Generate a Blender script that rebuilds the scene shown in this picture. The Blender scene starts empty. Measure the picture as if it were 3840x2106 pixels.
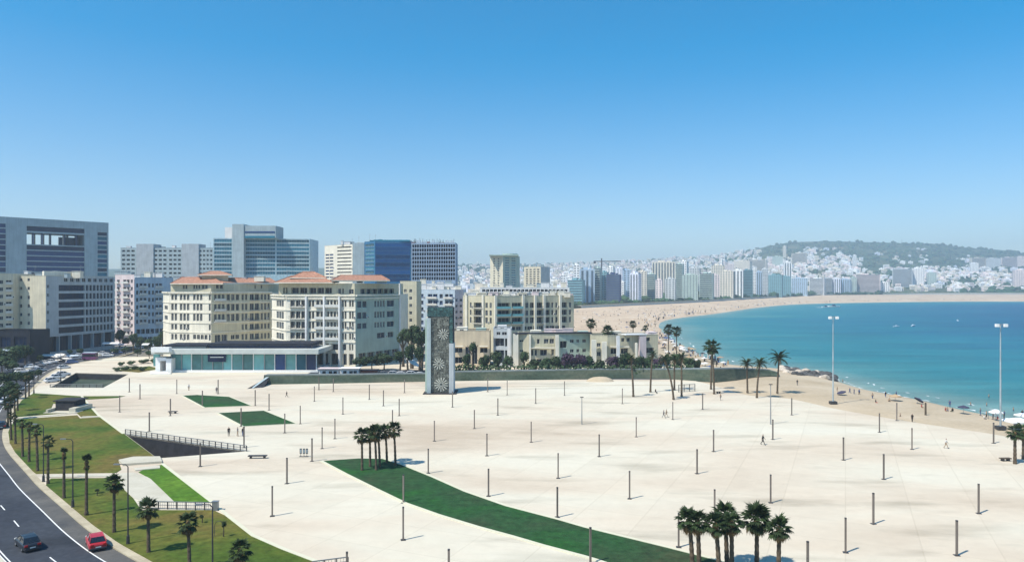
import bpy, bmesh, math, random
from mathutils import Vector, Matrix, Euler, noise
from mathutils.geometry import delaunay_2d_cdt
R = random.Random(7)
sc = bpy.context.scene
COL = sc.collection
rad = math.radians

# ------------------------------------------------------------------ camera, sky, sun, exposure
F, U0, VH, ZC = 2800.0, 1920.0, 1075.0, 28.0        # focal length and horizon in photo pixels, eye height in metres
cam_d = bpy.data.cameras.new("camera")
cam = bpy.data.objects.new("camera", cam_d); COL.objects.link(cam)
cam.location = (0, 0, ZC); cam.rotation_euler = (rad(90), 0, 0)
cam_d.sensor_width = 36; cam_d.lens = 36 * F / 3840; cam_d.shift_y = (VH - 1053) / 3840
cam_d.clip_start = 1; cam_d.clip_end = 60000
sc.camera = cam

SUN_EL, SUN_AZ = 56.0, 36.0                          # sun stands on the left, a little behind the camera
sdir = Vector((-math.cos(rad(SUN_EL)) * math.cos(rad(SUN_AZ)), -math.cos(rad(SUN_EL)) * math.sin(rad(SUN_AZ)), math.sin(rad(SUN_EL))))
world = bpy.data.worlds.new("World"); sc.world = world; world.use_nodes = True
wn = world.node_tree.nodes; wl = world.node_tree.links
bg = wn["Background"]
sky = wn.new("ShaderNodeTexSky"); sky.sky_type = 'NISHITA'; sky.sun_disc = False
sky.sun_elevation = rad(SUN_EL); sky.sun_rotation = math.atan2(sdir.x, sdir.y)
sky.altitude = 0; sky.air_density = 0.9; sky.dust_density = 0.7; sky.ozone_density = 3.6
hs = wn.new("ShaderNodeHueSaturation"); hs.inputs['Hue'].default_value = 0.486; hs.inputs['Saturation'].default_value = 1.52; hs.inputs['Value'].default_value = 1.16
h2 = wn.new("ShaderNodeHueSaturation"); h2.inputs['Hue'].default_value = 0.500; h2.inputs['Saturation'].default_value = 1.12; h2.inputs['Value'].default_value = 1.02
tc = wn.new("ShaderNodeTexCoord"); sx = wn.new("ShaderNodeSeparateXYZ"); mr0 = wn.new("ShaderNodeMapRange"); mr0.inputs[1].default_value = 0.0; mr0.inputs[2].default_value = 0.30
mx0 = wn.new("ShaderNodeMix"); mx0.data_type = 'RGBA'           # clear deep blue above, paler summer air towards the horizon, alike all round
wl.new(tc.outputs['Generated'], sx.inputs[0]); wl.new(sx.outputs['Z'], mr0.inputs[0]); wl.new(mr0.outputs[0], mx0.inputs[0])
wl.new(sky.outputs[0], hs.inputs['Color']); wl.new(sky.outputs[0], h2.inputs['Color']); wl.new(h2.outputs[0], mx0.inputs[6]); wl.new(hs.outputs[0], mx0.inputs[7]); wl.new(mx0.outputs[2], bg.inputs[0])
bg.inputs[1].default_value = 0.12
sun_d = bpy.data.lights.new("sun", 'SUN'); sun_d.energy = 4.6; sun_d.angle = rad(0.6); sun_d.color = (1.0, 0.93, 0.81)
sun = bpy.data.objects.new("sun", sun_d); COL.objects.link(sun)
sun.rotation_euler = sdir.to_track_quat('Z', 'Y').to_euler(); sun.location = (-200, -100, 400)
sc.view_settings.view_transform = 'Standard'; sc.view_settings.look = 'None'
sc.view_settings.exposure = 0.33; sc.view_settings.gamma = 1; sc.view_settings.use_curve_mapping = False
sc.render.engine = 'CYCLES'
sc.cycles.use_denoising = True
sc.cycles.max_bounces = 5; sc.cycles.volume_bounces = 1; sc.cycles.diffuse_bounces = 3; sc.cycles.glossy_bounces = 2
sc.cycles.transparent_max_bounces = 6

# ------------------------------------------------------------------ photo pixel -> place
def G(u, v, z=0.0):
    d = F * (ZC - z) / (v - VH)
    return Vector(((u - U0) / F * d, d, z))
def D(u, d): return Vector(((u - U0) / F * d, d))
def ZV(v, d): return ZC - (v - VH) * d / F

# ------------------------------------------------------------------ materials
MATS = {}
def mat(name, col, rough=0.85, var=0.18, scale=0.6, col2=None, bump=0.0, spec=0.3, metal=0.0, streak=0.0, bscale=8.0, rnd=0.0, det=6):
    if name in MATS: return MATS[name]
    m = bpy.data.materials.new(name); m.use_nodes = True; nt = m.node_tree; N = nt.nodes; L = nt.links
    b = N["Principled BSDF"]; b.inputs['Roughness'].default_value = rough
    b.inputs['Specular IOR Level'].default_value = spec; b.inputs['Metallic'].default_value = metal
    geo = N.new("ShaderNodeNewGeometry")
    nz = N.new("ShaderNodeTexNoise"); nz.inputs['Scale'].default_value = scale; nz.inputs['Detail'].default_value = det; nz.inputs['Roughness'].default_value = 0.62
    L.new(geo.outputs['Position'], nz.inputs['Vector'])
    mx = N.new("ShaderNodeMix"); mx.data_type = 'RGBA'
    rp = N.new("ShaderNodeValToRGB"); rp.color_ramp.elements[0].position = 0.34; rp.color_ramp.elements[1].position = 0.68
    L.new(nz.outputs[0], rp.inputs[0]); L.new(rp.outputs[0], mx.inputs[0])
    c1 = tuple(c * (1 - var) for c in col); c2 = col2 if col2 else tuple(min(1, c * (1 + var)) for c in col)
    mx.inputs[6].default_value = (*c1, 1); mx.inputs[7].default_value = (*c2, 1)
    out = mx.outputs[2]
    if streak > 0:
        mp = N.new("ShaderNodeMapping"); mp.inputs['Scale'].default_value = (1.6, 1.6, 0.06)
        n2 = N.new("ShaderNodeTexNoise"); n2.inputs['Scale'].default_value = 1.0; n2.inputs['Detail'].default_value = 5
        L.new(geo.outputs['Position'], mp.inputs[0]); L.new(mp.outputs[0], n2.inputs['Vector'])
        r2 = N.new("ShaderNodeValToRGB"); r2.color_ramp.elements[0].position = 0.42; r2.color_ramp.elements[1].position = 0.6
        r2.color_ramp.elements[0].color = (1 - streak, 1 - streak, 1 - streak * 0.9, 1); r2.color_ramp.elements[1].color = (1, 1, 1, 1)
        L.new(n2.outputs[0], r2.inputs[0])
        m2 = N.new("ShaderNodeMix"); m2.data_type = 'RGBA'; m2.blend_type = 'MULTIPLY'; m2.inputs[0].default_value = 1
        L.new(out, m2.inputs[6]); L.new(r2.outputs[0], m2.inputs[7]); out = m2.outputs[2]
    if rnd > 0:
        oi = N.new("ShaderNodeObjectInfo"); h = N.new("ShaderNodeHueSaturation")
        mr = N.new("ShaderNodeMapRange"); mr.inputs[3].default_value = 1 - rnd; mr.inputs[4].default_value = 1 + rnd
        L.new(oi.outputs['Random'], mr.inputs[0]); L.new(mr.outputs[0], h.inputs['Value']); L.new(out, h.inputs['Color']); out = h.outputs[0]
    L.new(out, b.inputs['Base Color'])
    if bump > 0:
        n3 = N.new("ShaderNodeTexNoise"); n3.inputs['Scale'].default_value = bscale; n3.inputs['Detail'].default_value = 6
        L.new(geo.outputs['Position'], n3.inputs['Vector'])
        bp = N.new("ShaderNodeBump"); bp.inputs['Strength'].default_value = 0.6; bp.inputs['Distance'].default_value = bump
        L.new(n3.outputs[0], bp.inputs['Height']); L.new(bp.outputs[0], b.inputs['Normal'])
    MATS[name] = m; return m

def wallm(name, col, streak=0.10): return mat(name, col, rough=0.9, var=0.10, scale=0.25, streak=streak, spec=0.2)

def glass_mat(name, col, curtain=(0.20, 0.19, 0.16), thr=0.70, rough=0.15, spec=0.22):
    if name in MATS: return MATS[name]
    m = bpy.data.materials.new(name); m.use_nodes = True; nt = m.node_tree; N = nt.nodes; L = nt.links
    b = N["Principled BSDF"]; b.inputs['Roughness'].default_value = rough; b.inputs['Specular IOR Level'].default_value = spec
    oi = N.new("ShaderNodeObjectInfo")
    geo = N.new("ShaderNodeNewGeometry"); nz = N.new("ShaderNodeTexNoise"); nz.inputs['Scale'].default_value = 0.45; nz.inputs['Detail'].default_value = 3
    L.new(geo.outputs['Position'], nz.inputs['Vector'])
    ad = N.new("ShaderNodeMath"); ad.operation = 'MULTIPLY_ADD'; ad.inputs[1].default_value = 0.5; 
    L.new(nz.outputs[0], ad.inputs[0]); L.new(oi.outputs['Random'], ad.inputs[2])
    rp = N.new("ShaderNodeValToRGB"); e = rp.color_ramp.elements
    e[0].position = 0.25; e[0].color = (*[c * 0.6 for c in col], 1); e[1].position = thr + 0.2; e[1].color = (*[min(1, c * 1.7) for c in col], 1)
    x = e.new(min(0.99, thr + 0.28)); x.color = (*curtain, 1)
    mr = N.new("ShaderNodeMath"); mr.operation = 'MULTIPLY'; mr.inputs[1].default_value = 0.75
    L.new(ad.outputs[0], mr.inputs[0]); L.new(mr.outputs[0], rp.inputs[0]); L.new(rp.outputs[0], b.inputs['Base Color'])
    MATS[name] = m; return m

M_glass = glass_mat("window_glass", (0.022, 0.03, 0.042))
M_glass_navy = glass_mat("navy_glass", (0.012, 0.035, 0.105), curtain=(0.03, 0.08, 0.2), rough=0.15)
M_glass_blue = glass_mat("blue_glass", (0.008, 0.06, 0.17), curtain=(0.015, 0.10, 0.25), rough=0.2, spec=0.3)
M_glass_teal = glass_mat("teal_glass", (0.012, 0.12, 0.18), curtain=(0.03, 0.2, 0.28), rough=0.18)
M_glass_pav = glass_mat("pavilion_glass", (0.12, 0.29, 0.29), curtain=(0.18, 0.36, 0.35), rough=0.2)
M_glass_ink = glass_mat("ink_glass", (0.006, 0.014, 0.036), curtain=(0.02, 0.04, 0.09), rough=0.15, spec=0.15)
M_frame = mat("frame_white", (0.55, 0.55, 0.52), var=0.05)
M_frame_d = mat("frame_dark", (0.06, 0.06, 0.065), var=0.1)
M_cream = wallm("cream_render", (0.62, 0.57, 0.43))
M_creamw = wallm("light_cream_render", (0.74, 0.70, 0.58))
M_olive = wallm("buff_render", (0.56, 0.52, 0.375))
M_tan = wallm("tan_render", (0.64, 0.53, 0.37))
M_white = wallm("white_render", (0.74, 0.74, 0.72))
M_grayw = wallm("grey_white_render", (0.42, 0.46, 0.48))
M_conc = wallm("office_concrete", (0.37, 0.45, 0.47), 0.12)
M_bluew = wallm("blue_white_render", (0.46, 0.55, 0.62))
M_pinkw = wallm("pink_white_render", (0.66, 0.56, 0.55))
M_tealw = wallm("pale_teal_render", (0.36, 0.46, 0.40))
M_redbr = wallm("red_brown_render", (0.28, 0.10, 0.08))
M_dark = mat("dark_facade", (0.016, 0.019, 0.030), var=0.3, scale=0.4)
M_roof = mat("roof_screed", (0.36, 0.34, 0.31), var=0.25, scale=0.3)
M_tile = mat("red_roof_tile", (0.37, 0.19, 0.125), var=0.35, scale=1.2, bump=0.06, bscale=5)
M_slab = mat("balcony_slab", (0.58, 0.58, 0.54), var=0.08)
M_metal = mat("grey_metal", (0.30, 0.31, 0.32), rough=0.45, metal=0.6, var=0.1)
M_post = mat("pole_paint", (0.17, 0.145, 0.125), rough=0.6, var=0.15, rnd=0.25)
M_iron = mat("dark_iron", (0.045, 0.045, 0.05), rough=0.5, var=0.15)
M_wpaint = mat("white_paint", (0.78, 0.78, 0.76), rough=0.6, var=0.08, scale=3)
M_canvas = mat("white_canvas", (0.8, 0.79, 0.76), var=0.06)

def ramp_ground(name, stops, scale, bump=0.02, bscale=20, rough=0.95, warp=(1, 1, 1), fine=0.12, fscale=6, smear=0, slabs=None):
    m = bpy.data.materials.new(name); m.use_nodes = True; nt = m.node_tree; N = nt.nodes; L = nt.links
    b = N["Principled BSDF"]; b.inputs['Roughness'].default_value = rough; b.inputs['Specular IOR Level'].default_value = 0.15
    geo = N.new("ShaderNodeNewGeometry"); mp = N.new("ShaderNodeMapping"); mp.inputs['Scale'].default_value = warp
    L.new(geo.outputs['Position'], mp.inputs[0])
    nz = N.new("ShaderNodeTexNoise"); nz.inputs['Scale'].default_value = scale; nz.inputs['Detail'].default_value = 7; nz.inputs['Roughness'].default_value = 0.55
    nz.inputs['Distortion'].default_value = 0.4
    L.new(mp.outputs[0], nz.inputs['Vector'])
    rp = N.new("ShaderNodeValToRGB"); e = rp.color_ramp.elements
    e[0].position, e[0].color = stops[0][0], (*stops[0][1], 1); e[1].position, e[1].color = stops[-1][0], (*stops[-1][1], 1)
    for p, c in stops[1:-1]: x = e.new(p); x.color = (*c, 1)
    L.new(nz.outputs[0], rp.inputs[0])
    n2 = N.new("ShaderNodeTexNoise"); n2.inputs['Scale'].default_value = fscale; n2.inputs['Detail'].default_value = 8; n2.inputs['Roughness'].default_value = 0.7
    L.new(geo.outputs['Position'], n2.inputs['Vector'])
    mr = N.new("ShaderNodeMapRange"); mr.inputs[1].default_value = 0.3; mr.inputs[2].default_value = 0.7; mr.inputs[3].default_value = 1 - fine; mr.inputs[4].default_value = 1 + fine
    L.new(n2.outputs[0], mr.inputs[0])
    h = N.new("ShaderNodeHueSaturation"); L.new(rp.outputs[0], h.inputs['Color']); L.new(mr.outputs[0], h.inputs['Value'])
    L.new(h.outputs[0], b.inputs['Base Color'])
    if smear:                                            # slightly grey patches stretched one way, tyre wear on the asphalt
        m3 = N.new("ShaderNodeMapping"); m3.inputs['Scale'].default_value = (0.045, 0.16, 1); m3.inputs['Rotation'].default_value = (0, 0, 0.12); L.new(geo.outputs['Position'], m3.inputs[0])
        n4 = N.new("ShaderNodeTexNoise"); n4.inputs['Scale'].default_value = 1; n4.inputs['Detail'].default_value = 4; L.new(m3.outputs[0], n4.inputs['Vector'])
        r4 = N.new("ShaderNodeValToRGB"); r4.color_ramp.elements[0].position = 0.56; r4.color_ramp.elements[0].color = (1, 1, 1, 1); r4.color_ramp.elements[1].position = 0.72; r4.color_ramp.elements[1].color = (1 - smear, 1 - smear, 1 - smear * 1.05, 1); L.new(n4.outputs[0], r4.inputs[0])
        m4 = N.new("ShaderNodeMix"); m4.data_type = 'RGBA'; m4.blend_type = 'MULTIPLY'; m4.inputs[0].default_value = 1; L.new(h.outputs[0], m4.inputs[6]); L.new(r4.outputs[0], m4.inputs[7]); L.new(m4.outputs[2], b.inputs['Base Color'])
        if slabs:                                        # cast panels, each a slightly different tone
            m5 = N.new("ShaderNodeMapping"); m5.inputs['Rotation'].default_value = (0, 0, slabs[1]); L.new(geo.outputs['Position'], m5.inputs[0])
            bt_ = N.new("ShaderNodeTexBrick"); bt_.offset = 0; bt_.inputs['Scale'].default_value = 1 / slabs[0]; bt_.inputs['Mortar Size'].default_value = 0.010; bt_.inputs['Brick Width'].default_value = 1; bt_.inputs['Row Height'].default_value = 1
            bt_.inputs['Color1'].default_value = (.90, .90, .90, 1); bt_.inputs['Color2'].default_value = (1, 1, 1, 1); bt_.inputs['Mortar'].default_value = (.80, .79, .77, 1); L.new(m5.outputs[0], bt_.inputs['Vector'])
            m6 = N.new("ShaderNodeMix"); m6.data_type = 'RGBA'; m6.blend_type = 'MULTIPLY'; m6.inputs[0].default_value = .55; L.new(m4.outputs[2], m6.inputs[6]); L.new(bt_.outputs[0], m6.inputs[7]); L.new(m6.outputs[2], b.inputs['Base Color'])
    bp = N.new("ShaderNodeBump"); bp.inputs['Strength'].default_value = 0.5; bp.inputs['Distance'].default_value = bump
    n3 = N.new("ShaderNodeTexNoise"); n3.inputs['Scale'].default_value = bscale; n3.inputs['Detail'].default_value = 5
    L.new(geo.outputs['Position'], n3.inputs['Vector']); L.new(n3.outputs[0], bp.inputs['Height']); L.new(bp.outputs[0], b.inputs['Normal'])
    MATS[name] = m; return m

M_plaza = ramp_ground("plaza_paving", [(0.30, (0.48, 0.40, 0.305)), (0.38, (0.555, 0.475, 0.37)), (0.47, (0.60, 0.53, 0.42)), (0.56, (0.615, 0.57, 0.46)), (0.72, (0.635, 0.61, 0.51))], 0.030, warp=(0.5, 1.3, 1), fine=0.05, fscale=0.5, bump=0.01, smear=0.28, slabs=(7.5, 0.42))
M_sand = ramp_ground("beach_sand", [(0.3, (0.39, 0.315, 0.215)), (0.5, (0.45, 0.37, 0.262)), (0.7, (0.50, 0.42, 0.31))], 0.06, bump=0.12, bscale=1.4, fine=0.12, fscale=1.2)
M_sandfar = ramp_ground("far_beach_sand", [(0.3, (0.42, 0.32, 0.225)), (0.5, (0.51, 0.40, 0.29)), (0.7, (0.55, 0.455, 0.34))], 0.03, bump=0.1, bscale=0.5, fine=0.18, fscale=0.25)
M_lawn = ramp_ground("olive_lawn", [(0.3, (0.030, 0.070, 0.012)), (0.43, (0.060, 0.098, 0.014)), (0.53, (0.098, 0.112, 0.020)), (0.62, (0.135, 0.112, 0.028)), (0.74, (0.10, 0.080, 0.028))], 0.07, bump=0.08, bscale=2, fine=0.42, fscale=0.9)
M_lawn_b = ramp_ground("bright_lawn", [(0.3, (0.05, 0.13, 0.012)), (0.7, (0.10, 0.19, 0.02))], 0.12, bump=0.08, bscale=2, fine=0.4, fscale=0.9)
M_lawn_d = ramp_ground("dark_lawn", [(0.26, (0.055, 0.060, 0.030)), (0.38, (0.030, 0.062, 0.026)), (0.55, (0.022, 0.070, 0.024)), (0.7, (0.018, 0.088, 0.016))], 0.10, bump=0.08, bscale=2, fine=0.42, fscale=0.8)
M_asph = ramp_ground("asphalt", [(0.3, (0.036, 0.042, 0.055)), (0.6, (0.052, 0.060, 0.074)), (0.75, (0.066, 0.07, 0.08))], 0.09, bump=0.01, bscale=12, fine=0.22, fscale=1.3, smear=0.35)
M_shoulder = ramp_ground("shoulder_asphalt", [(0.3, (0.07, 0.072, 0.075)), (0.7, (0.13, 0.125, 0.115))], 0.2, bump=0.01, fine=0.15, fscale=2.5)
M_pave = ramp_ground("pavement_beige", [(0.3, (0.36, 0.31, 0.22)), (0.7, (0.52, 0.46, 0.33))], 0.35, fine=0.12, fscale=3)
M_path = ramp_ground("pale_path", [(0.3, (0.46, 0.43, 0.34)), (0.7, (0.55, 0.52, 0.43))], 0.3, fine=0.06, fscale=2)
M_kerb = ramp_ground("pale_kerb", [(0.3, (0.58, 0.56, 0.42)), (0.7, (0.62, 0.60, 0.47))], 0.3, fine=0.05, fscale=2)
M_earth = ramp_ground("city_ground", [(0.3, (0.16, 0.15, 0.13)), (0.7, (0.28, 0.26, 0.22))], 0.03, fine=0.2, fscale=0.3)
M_hedge = ramp_ground("climbing_green", [(0.3, (0.030, 0.050, 0.036)), (0.5, (0.062, 0.085, 0.062)), (0.7, (0.11, 0.12, 0.085))], 0.12, bump=0.3, bscale=2.2, fine=0.3, fscale=1.2, warp=(0.5, 1, 3))

def leaf_mat(name, col, var=0.45):
    return mat(name, col, rough=0.7, var=var, scale=0.9, spec=0.25, rnd=0.22)
M_leaf = leaf_mat("tree_leaves", (0.030, 0.058, 0.020))
M_leaf2 = leaf_mat("tree_leaves_green", (0.045, 0.085, 0.028))
M_purple = leaf_mat("purple_leaves", (0.055, 0.030, 0.060))
M_palm = leaf_mat("palm_leaves", (0.026, 0.048, 0.015), 0.55)
M_palmdry = leaf_mat("palm_dry_leaves", (0.13, 0.085, 0.035), 0.4)
M_trunk = mat("palm_trunk", (0.10, 0.075, 0.05), var=0.35, scale=2.5, bump=0.05, bscale=7)
M_bark = mat("tree_bark", (0.09, 0.07, 0.05), var=0.3, scale=2)

# ------------------------------------------------------------------ mesh helpers
class MB:
    def __init__(s): s.v = []; s.f = []; s.m = []
    def face(s, pts, m=0):
        i = len(s.v); s.v += [tuple(p) for p in pts]; s.f.append(tuple(range(i, i + len(pts)))); s.m.append(m)
    def mesh_part(s, vs, fs, m=0):
        i = len(s.v); s.v += [tuple(p) for p in vs]; s.f += [tuple(i + k for k in f) for f in fs]; s.m += [m] * len(fs)
    def box(s, x0, x1, y0, y1, z0, z1, m=0, M=None):
        vs = [Vector((x, y, z)) for z in (z0, z1) for y in (y0, y1) for x in (x0, x1)]
        if M: vs = [M @ p for p in vs]
        s.mesh_part(vs, [(0, 2, 3, 1), (4, 5, 7, 6), (0, 1, 5, 4), (2, 6, 7, 3), (0, 4, 6, 2), (1, 3, 7, 5)], m)
    def obox(s, A, B, d0, d1, z0, z1, m=0):
        """box along the line A->B, from depth d0 to d1 behind it"""
        A = Vector(A[:2]); B = Vector(B[:2]); t = (B - A).normalized(); n = Vector((-t.y, t.x))
        q = [A + n * d0, B + n * d0, B + n * d1, A + n * d1]
        s.prism(q, z0, z1, m)
    def prism(s, q, z0, z1, m=0, mt=None):
        k = len(q); vs = [(p[0], p[1], z0) for p in q] + [(p[0], p[1], z1) for p in q]
        fs = [(i, (i + 1) % k, k + (i + 1) % k, k + i) for i in range(k)]
        s.mesh_part(vs, fs + [tuple(range(k))[::-1]], m)
        s.mesh_part(vs, [tuple(range(k, 2 * k))], m if mt is None else mt)
    def tube(s, path, radii, n=6, m=0, cap=True):
        rings = []
        for i, p in enumerate(path):
            p = Vector(p)
            a = Vector(path[max(0, i - 1)]); b = Vector(path[min(len(path) - 1, i + 1)])
            t = (b - a).normalized(); up = Vector((0, 0, 1)) if abs(t.z) < 0.9 else Vector((1, 0, 0))
            x = t.cross(up).normalized(); y = t.cross(x)
            rings.append([p + (x * math.cos(2 * math.pi * k / n) + y * math.sin(2 * math.pi * k / n)) * radii[i] for k in range(n)])
        vs = [q for r_ in rings for q in r_]; fs = []
        for i in range(len(path) - 1):
            for k in range(n):
                a = i * n + k; b = i * n + (k + 1) % n; fs.append((a, b, b + n, a + n))
        if cap: fs += [tuple(range(n))[::-1], tuple(range((len(path) - 1) * n, len(path) * n))]
        s.mesh_part(vs, fs, m)
    def mesh(s, name, mats, off=None, smooth=False):
        me = bpy.data.meshes.new(name)
        vs = s.v if off is None else [(p[0] - off[0], p[1] - off[1], p[2] - off[2]) for p in s.v]
        me.from_pydata(vs, [], s.f)
        for x in (mats if isinstance(mats, (list, tuple)) else [mats] if mats else []): me.materials.append(x)
        me.polygons.foreach_set('material_index', s.m)
        if smooth: me.polygons.foreach_set('use_smooth', [True] * len(me.polygons))
        me.update(); return me
    def build(s, name, mats, parent=None, smooth=False, loc=None):
        """vertices in world coordinates when the parent stands unrotated at parent.location"""
        off = None
        if parent is not None and loc is None: off = parent['_w'] if '_w' in parent else parent.location
        me = s.mesh(name, mats, off, smooth)
        o = bpy.data.objects.new(name, me); COL.objects.link(o)
        if parent: o.parent = parent
        if loc is not None: o.location = loc
        return o

USED = {}
def tag(o, label, cat, group=None):
    o['label'] = label; o['category'] = cat
    if group: o['group'] = group
    return o
def thing(name, label, cat, loc=(0, 0, 0), rz=0, group=None):
    o = bpy.data.objects.new(name, None); COL.objects.link(o); o.empty_display_size = 0.1
    o.location = loc; o.rotation_euler = (0, 0, rz); return tag(o, label, cat, group)
def struct(o): o['kind'] = 'structure'; return o
def stuff(o, label=None, cat=None):
    o['kind'] = 'stuff'
    if label: o['label'] = label
    if cat: o['category'] = cat
    return o
def inst(name, me, loc, rz=0, parent=None, scale=None, rot=None):
    o = bpy.data.objects.new(name, me); COL.objects.link(o)
    o.location = loc; o.rotation_euler = rot if rot else (0, 0, rz)
    if scale is not None: o.scale = scale if hasattr(scale, '__len__') else (scale,) * 3
    if parent: o.parent = parent
    return o
KIDS = {}
def dup(root, loc, rz, label, group=None, scale=None):
    r = root.copy(); COL.objects.link(r); r.location = loc; r.rotation_euler = (0, 0, rz); r['label'] = label
    if group: r['group'] = group
    if scale: r.scale = (scale,) * 3
    if root.name not in KIDS:
        KIDS[root.name] = [(c, [g for g in bpy.data.objects if g.parent == c]) for c in bpy.data.objects if c.parent == root]
    for ch, gs in KIDS[root.name]:
        c = ch.copy(); COL.objects.link(c); c.parent = r
        for g in gs:
            d = g.copy(); COL.objects.link(d); d.parent = c
    return r

ORD = ['', 'second ', 'third ', 'fourth ', 'fifth ', 'sixth ', 'seventh ', 'eighth ', 'ninth ', 'tenth ', 'eleventh ', 'twelfth ']
ORDN = ['first', 'second', 'third', 'fourth', 'fifth', 'sixth', 'seventh', 'eighth', 'ninth', 'tenth', 'eleventh', 'twelfth', 'thirteenth', 'fourteenth', 'fifteenth', 'sixteenth', 'seventeenth', 'eighteenth', 'nineteenth', 'twentieth']
def ordn(i):
    if i < 20: return ORDN[i]
    t, k = divmod(i + 1, 10)
    tens = ['', '', 'twenty', 'thirty', 'forty', 'fifty', 'sixty', 'seventy', 'eighty', 'ninety']
    tth = ['', '', 'twentieth', 'thirtieth', 'fortieth', 'fiftieth', 'sixtieth', 'seventieth', 'eightieth', 'ninetieth']
    return tth[t] if k == 0 else tens[t] + '-' + ORDN[k - 1]
def by_landmarks(pts, marks, what):
    """one label per point: what + rank + side + landmark, from positions in the picture"""
    grp = {}
    for i, (u, v) in enumerate(pts):
        n, mu, mv = min(marks, key=lambda m: math.hypot(u - m[1], (v - m[2]) * 1.6))
        du, dv = u - mu, (v - mv) * 1.6
        side = ('to the right of' if du > 0 else 'to the left of') if abs(du) >= abs(dv) else ('in front of' if dv > 0 else 'behind')
        grp.setdefault((n, side), []).append((math.hypot(du, dv), i))
    out = [None] * len(pts)
    for (n, side), L in grp.items():
        for k, (_, i) in enumerate(sorted(L)): out[i] = f"{what}, {'nearest' if k == 0 else ORD[min(k, 11)] + 'nearest'} {side} {n}"
    return out

# ------------------------------------------------------------------ sheets with holes
def sheet(name, outer, z, m, holes=(), thick=0.0, parent=None, zf=None):
    pts = [Vector(p[:2]) for p in outer]; edges = [(i, (i + 1) % len(pts)) for i in range(len(pts))]
    hl = []
    for h in holes:
        k = len(pts); hp = [Vector(p[:2]) for p in h]; pts += hp; edges += [(k + i, k + (i + 1) % len(hp)) for i in range(len(hp))]; hl.append(hp)
    vs, es, fs, *_ = delaunay_2d_cdt(pts, edges, [], 1 if not hl else 1, 1e-6)
    def inside(p, poly):
        c = False; n = len(poly)
        for i in range(n):
            a, b = poly[i], poly[(i + 1) % n]
            if (a.y > p.y) != (b.y > p.y) and p.x < (b.x - a.x) * (p.y - a.y) / (b.y - a.y) + a.x: c = not c
        return c
    op = [Vector(p[:2]) for p in outer]
    mb = MB(); V = [(p.x, p.y, (zf(p.x, p.y) if zf else z)) for p in vs]; FF = []
    for f in fs:
        c = sum((vs[i] for i in f), Vector((0, 0))) / len(f)
        if inside(c, op) and not any(inside(c, h) for h in hl):
            a, b, d = (vs[i] for i in f[:3])
            if (b - a).cross(d - a) < 0: f = f[::-1]
            FF.append(tuple(f))
    mb.mesh_part(V, FF)
    if thick:
        for poly in [op] + hl:
            for i in range(len(poly)):
                a, b = poly[i], poly[(i + 1) % len(poly)]
                mb.face([(a.x, a.y, z - thick), (b.x, b.y, z - thick), (b.x, b.y, z), (a.x, a.y, z)])
    return mb.build(name, m, parent)

def ribbon(name, path, w, z, m, side=0, h=0.0, parent=None):
    """band of width w along a path; side -1/0/1 = left of, centred on, right of it"""
    mb = MB(); P = [Vector(p[:2]) for p in path]; L = []; Rr = []
    for i, p in enumerate(P):
        t = (P[min(i + 1, len(P) - 1)] - P[max(0, i - 1)]).normalized(); n = Vector((-t.y, t.x))
        a = {0: -0.5, 1: -1.0, -1: 0.0}[side] * w
        L.append(p + n * (a + w)); Rr.append(p + n * a)
    for i in range(len(P) - 1):
        mb.face([(*Rr[i], z), (*Rr[i + 1], z), (*L[i + 1], z), (*L[i], z)])
        if h:
            mb.face([(*Rr[i], z - h), (*Rr[i + 1], z - h), (*Rr[i + 1], z), (*Rr[i], z)])
            mb.face([(*L[i + 1], z - h), (*L[i], z - h), (*L[i], z), (*L[i + 1], z)])
    if h:
        mb.face([(*L[0], z - h), (*Rr[0], z - h), (*Rr[0], z), (*L[0], z)]); mb.face([(*Rr[-1], z - h), (*L[-1], z - h), (*L[-1], z), (*Rr[-1], z)])
    return mb.build(name, m, parent)
def smooth_path(pts, n=6):
    P = [Vector(p[:2]) for p in pts]; out = []
    for i in range(len(P) - 1):
        p0, p1, p2, p3 = P[max(0, i - 1)], P[i], P[i + 1], P[min(len(P) - 1, i + 2)]
        for k in range(n):
            t = k / n
            out.append(0.5 * ((2 * p1) + (p2 - p0) * t + (2 * p0 - 5 * p1 + 4 * p2 - p3) * t * t + (3 * p1 - p0 - 3 * p2 + p3) * t ** 3))
    out.append(P[-1]); return out

# ================================================================== THE SETTING
def Ws(l): return [G(*p).xy for p in l]
# --- lawn-side edge of the kerb, near to far
K_px = [(1300, 2600), (900, 2300), (660, 2160), (565, 2102), (446, 2035), (347, 1966), (258, 1891), (170, 1816), (122, 1765), (85, 1726), (57, 1695),
        (36, 1660), (30, 1620), (45, 1565), (82, 1500), (125, 1462), (183, 1405), (250, 1372), (340, 1352), (440, 1338), (500, 1322), (560, 1305)]
KP = smooth_path(Ws(K_px), 5)
def offset(path, w):
    P = [Vector(p) for p in path]; o = []
    for i, p in enumerate(P):
        t = (P[min(i + 1, len(P) - 1)] - P[max(0, i - 1)]).normalized(); o.append(p + Vector((-t.y, t.x)) * w)
    return o
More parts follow.
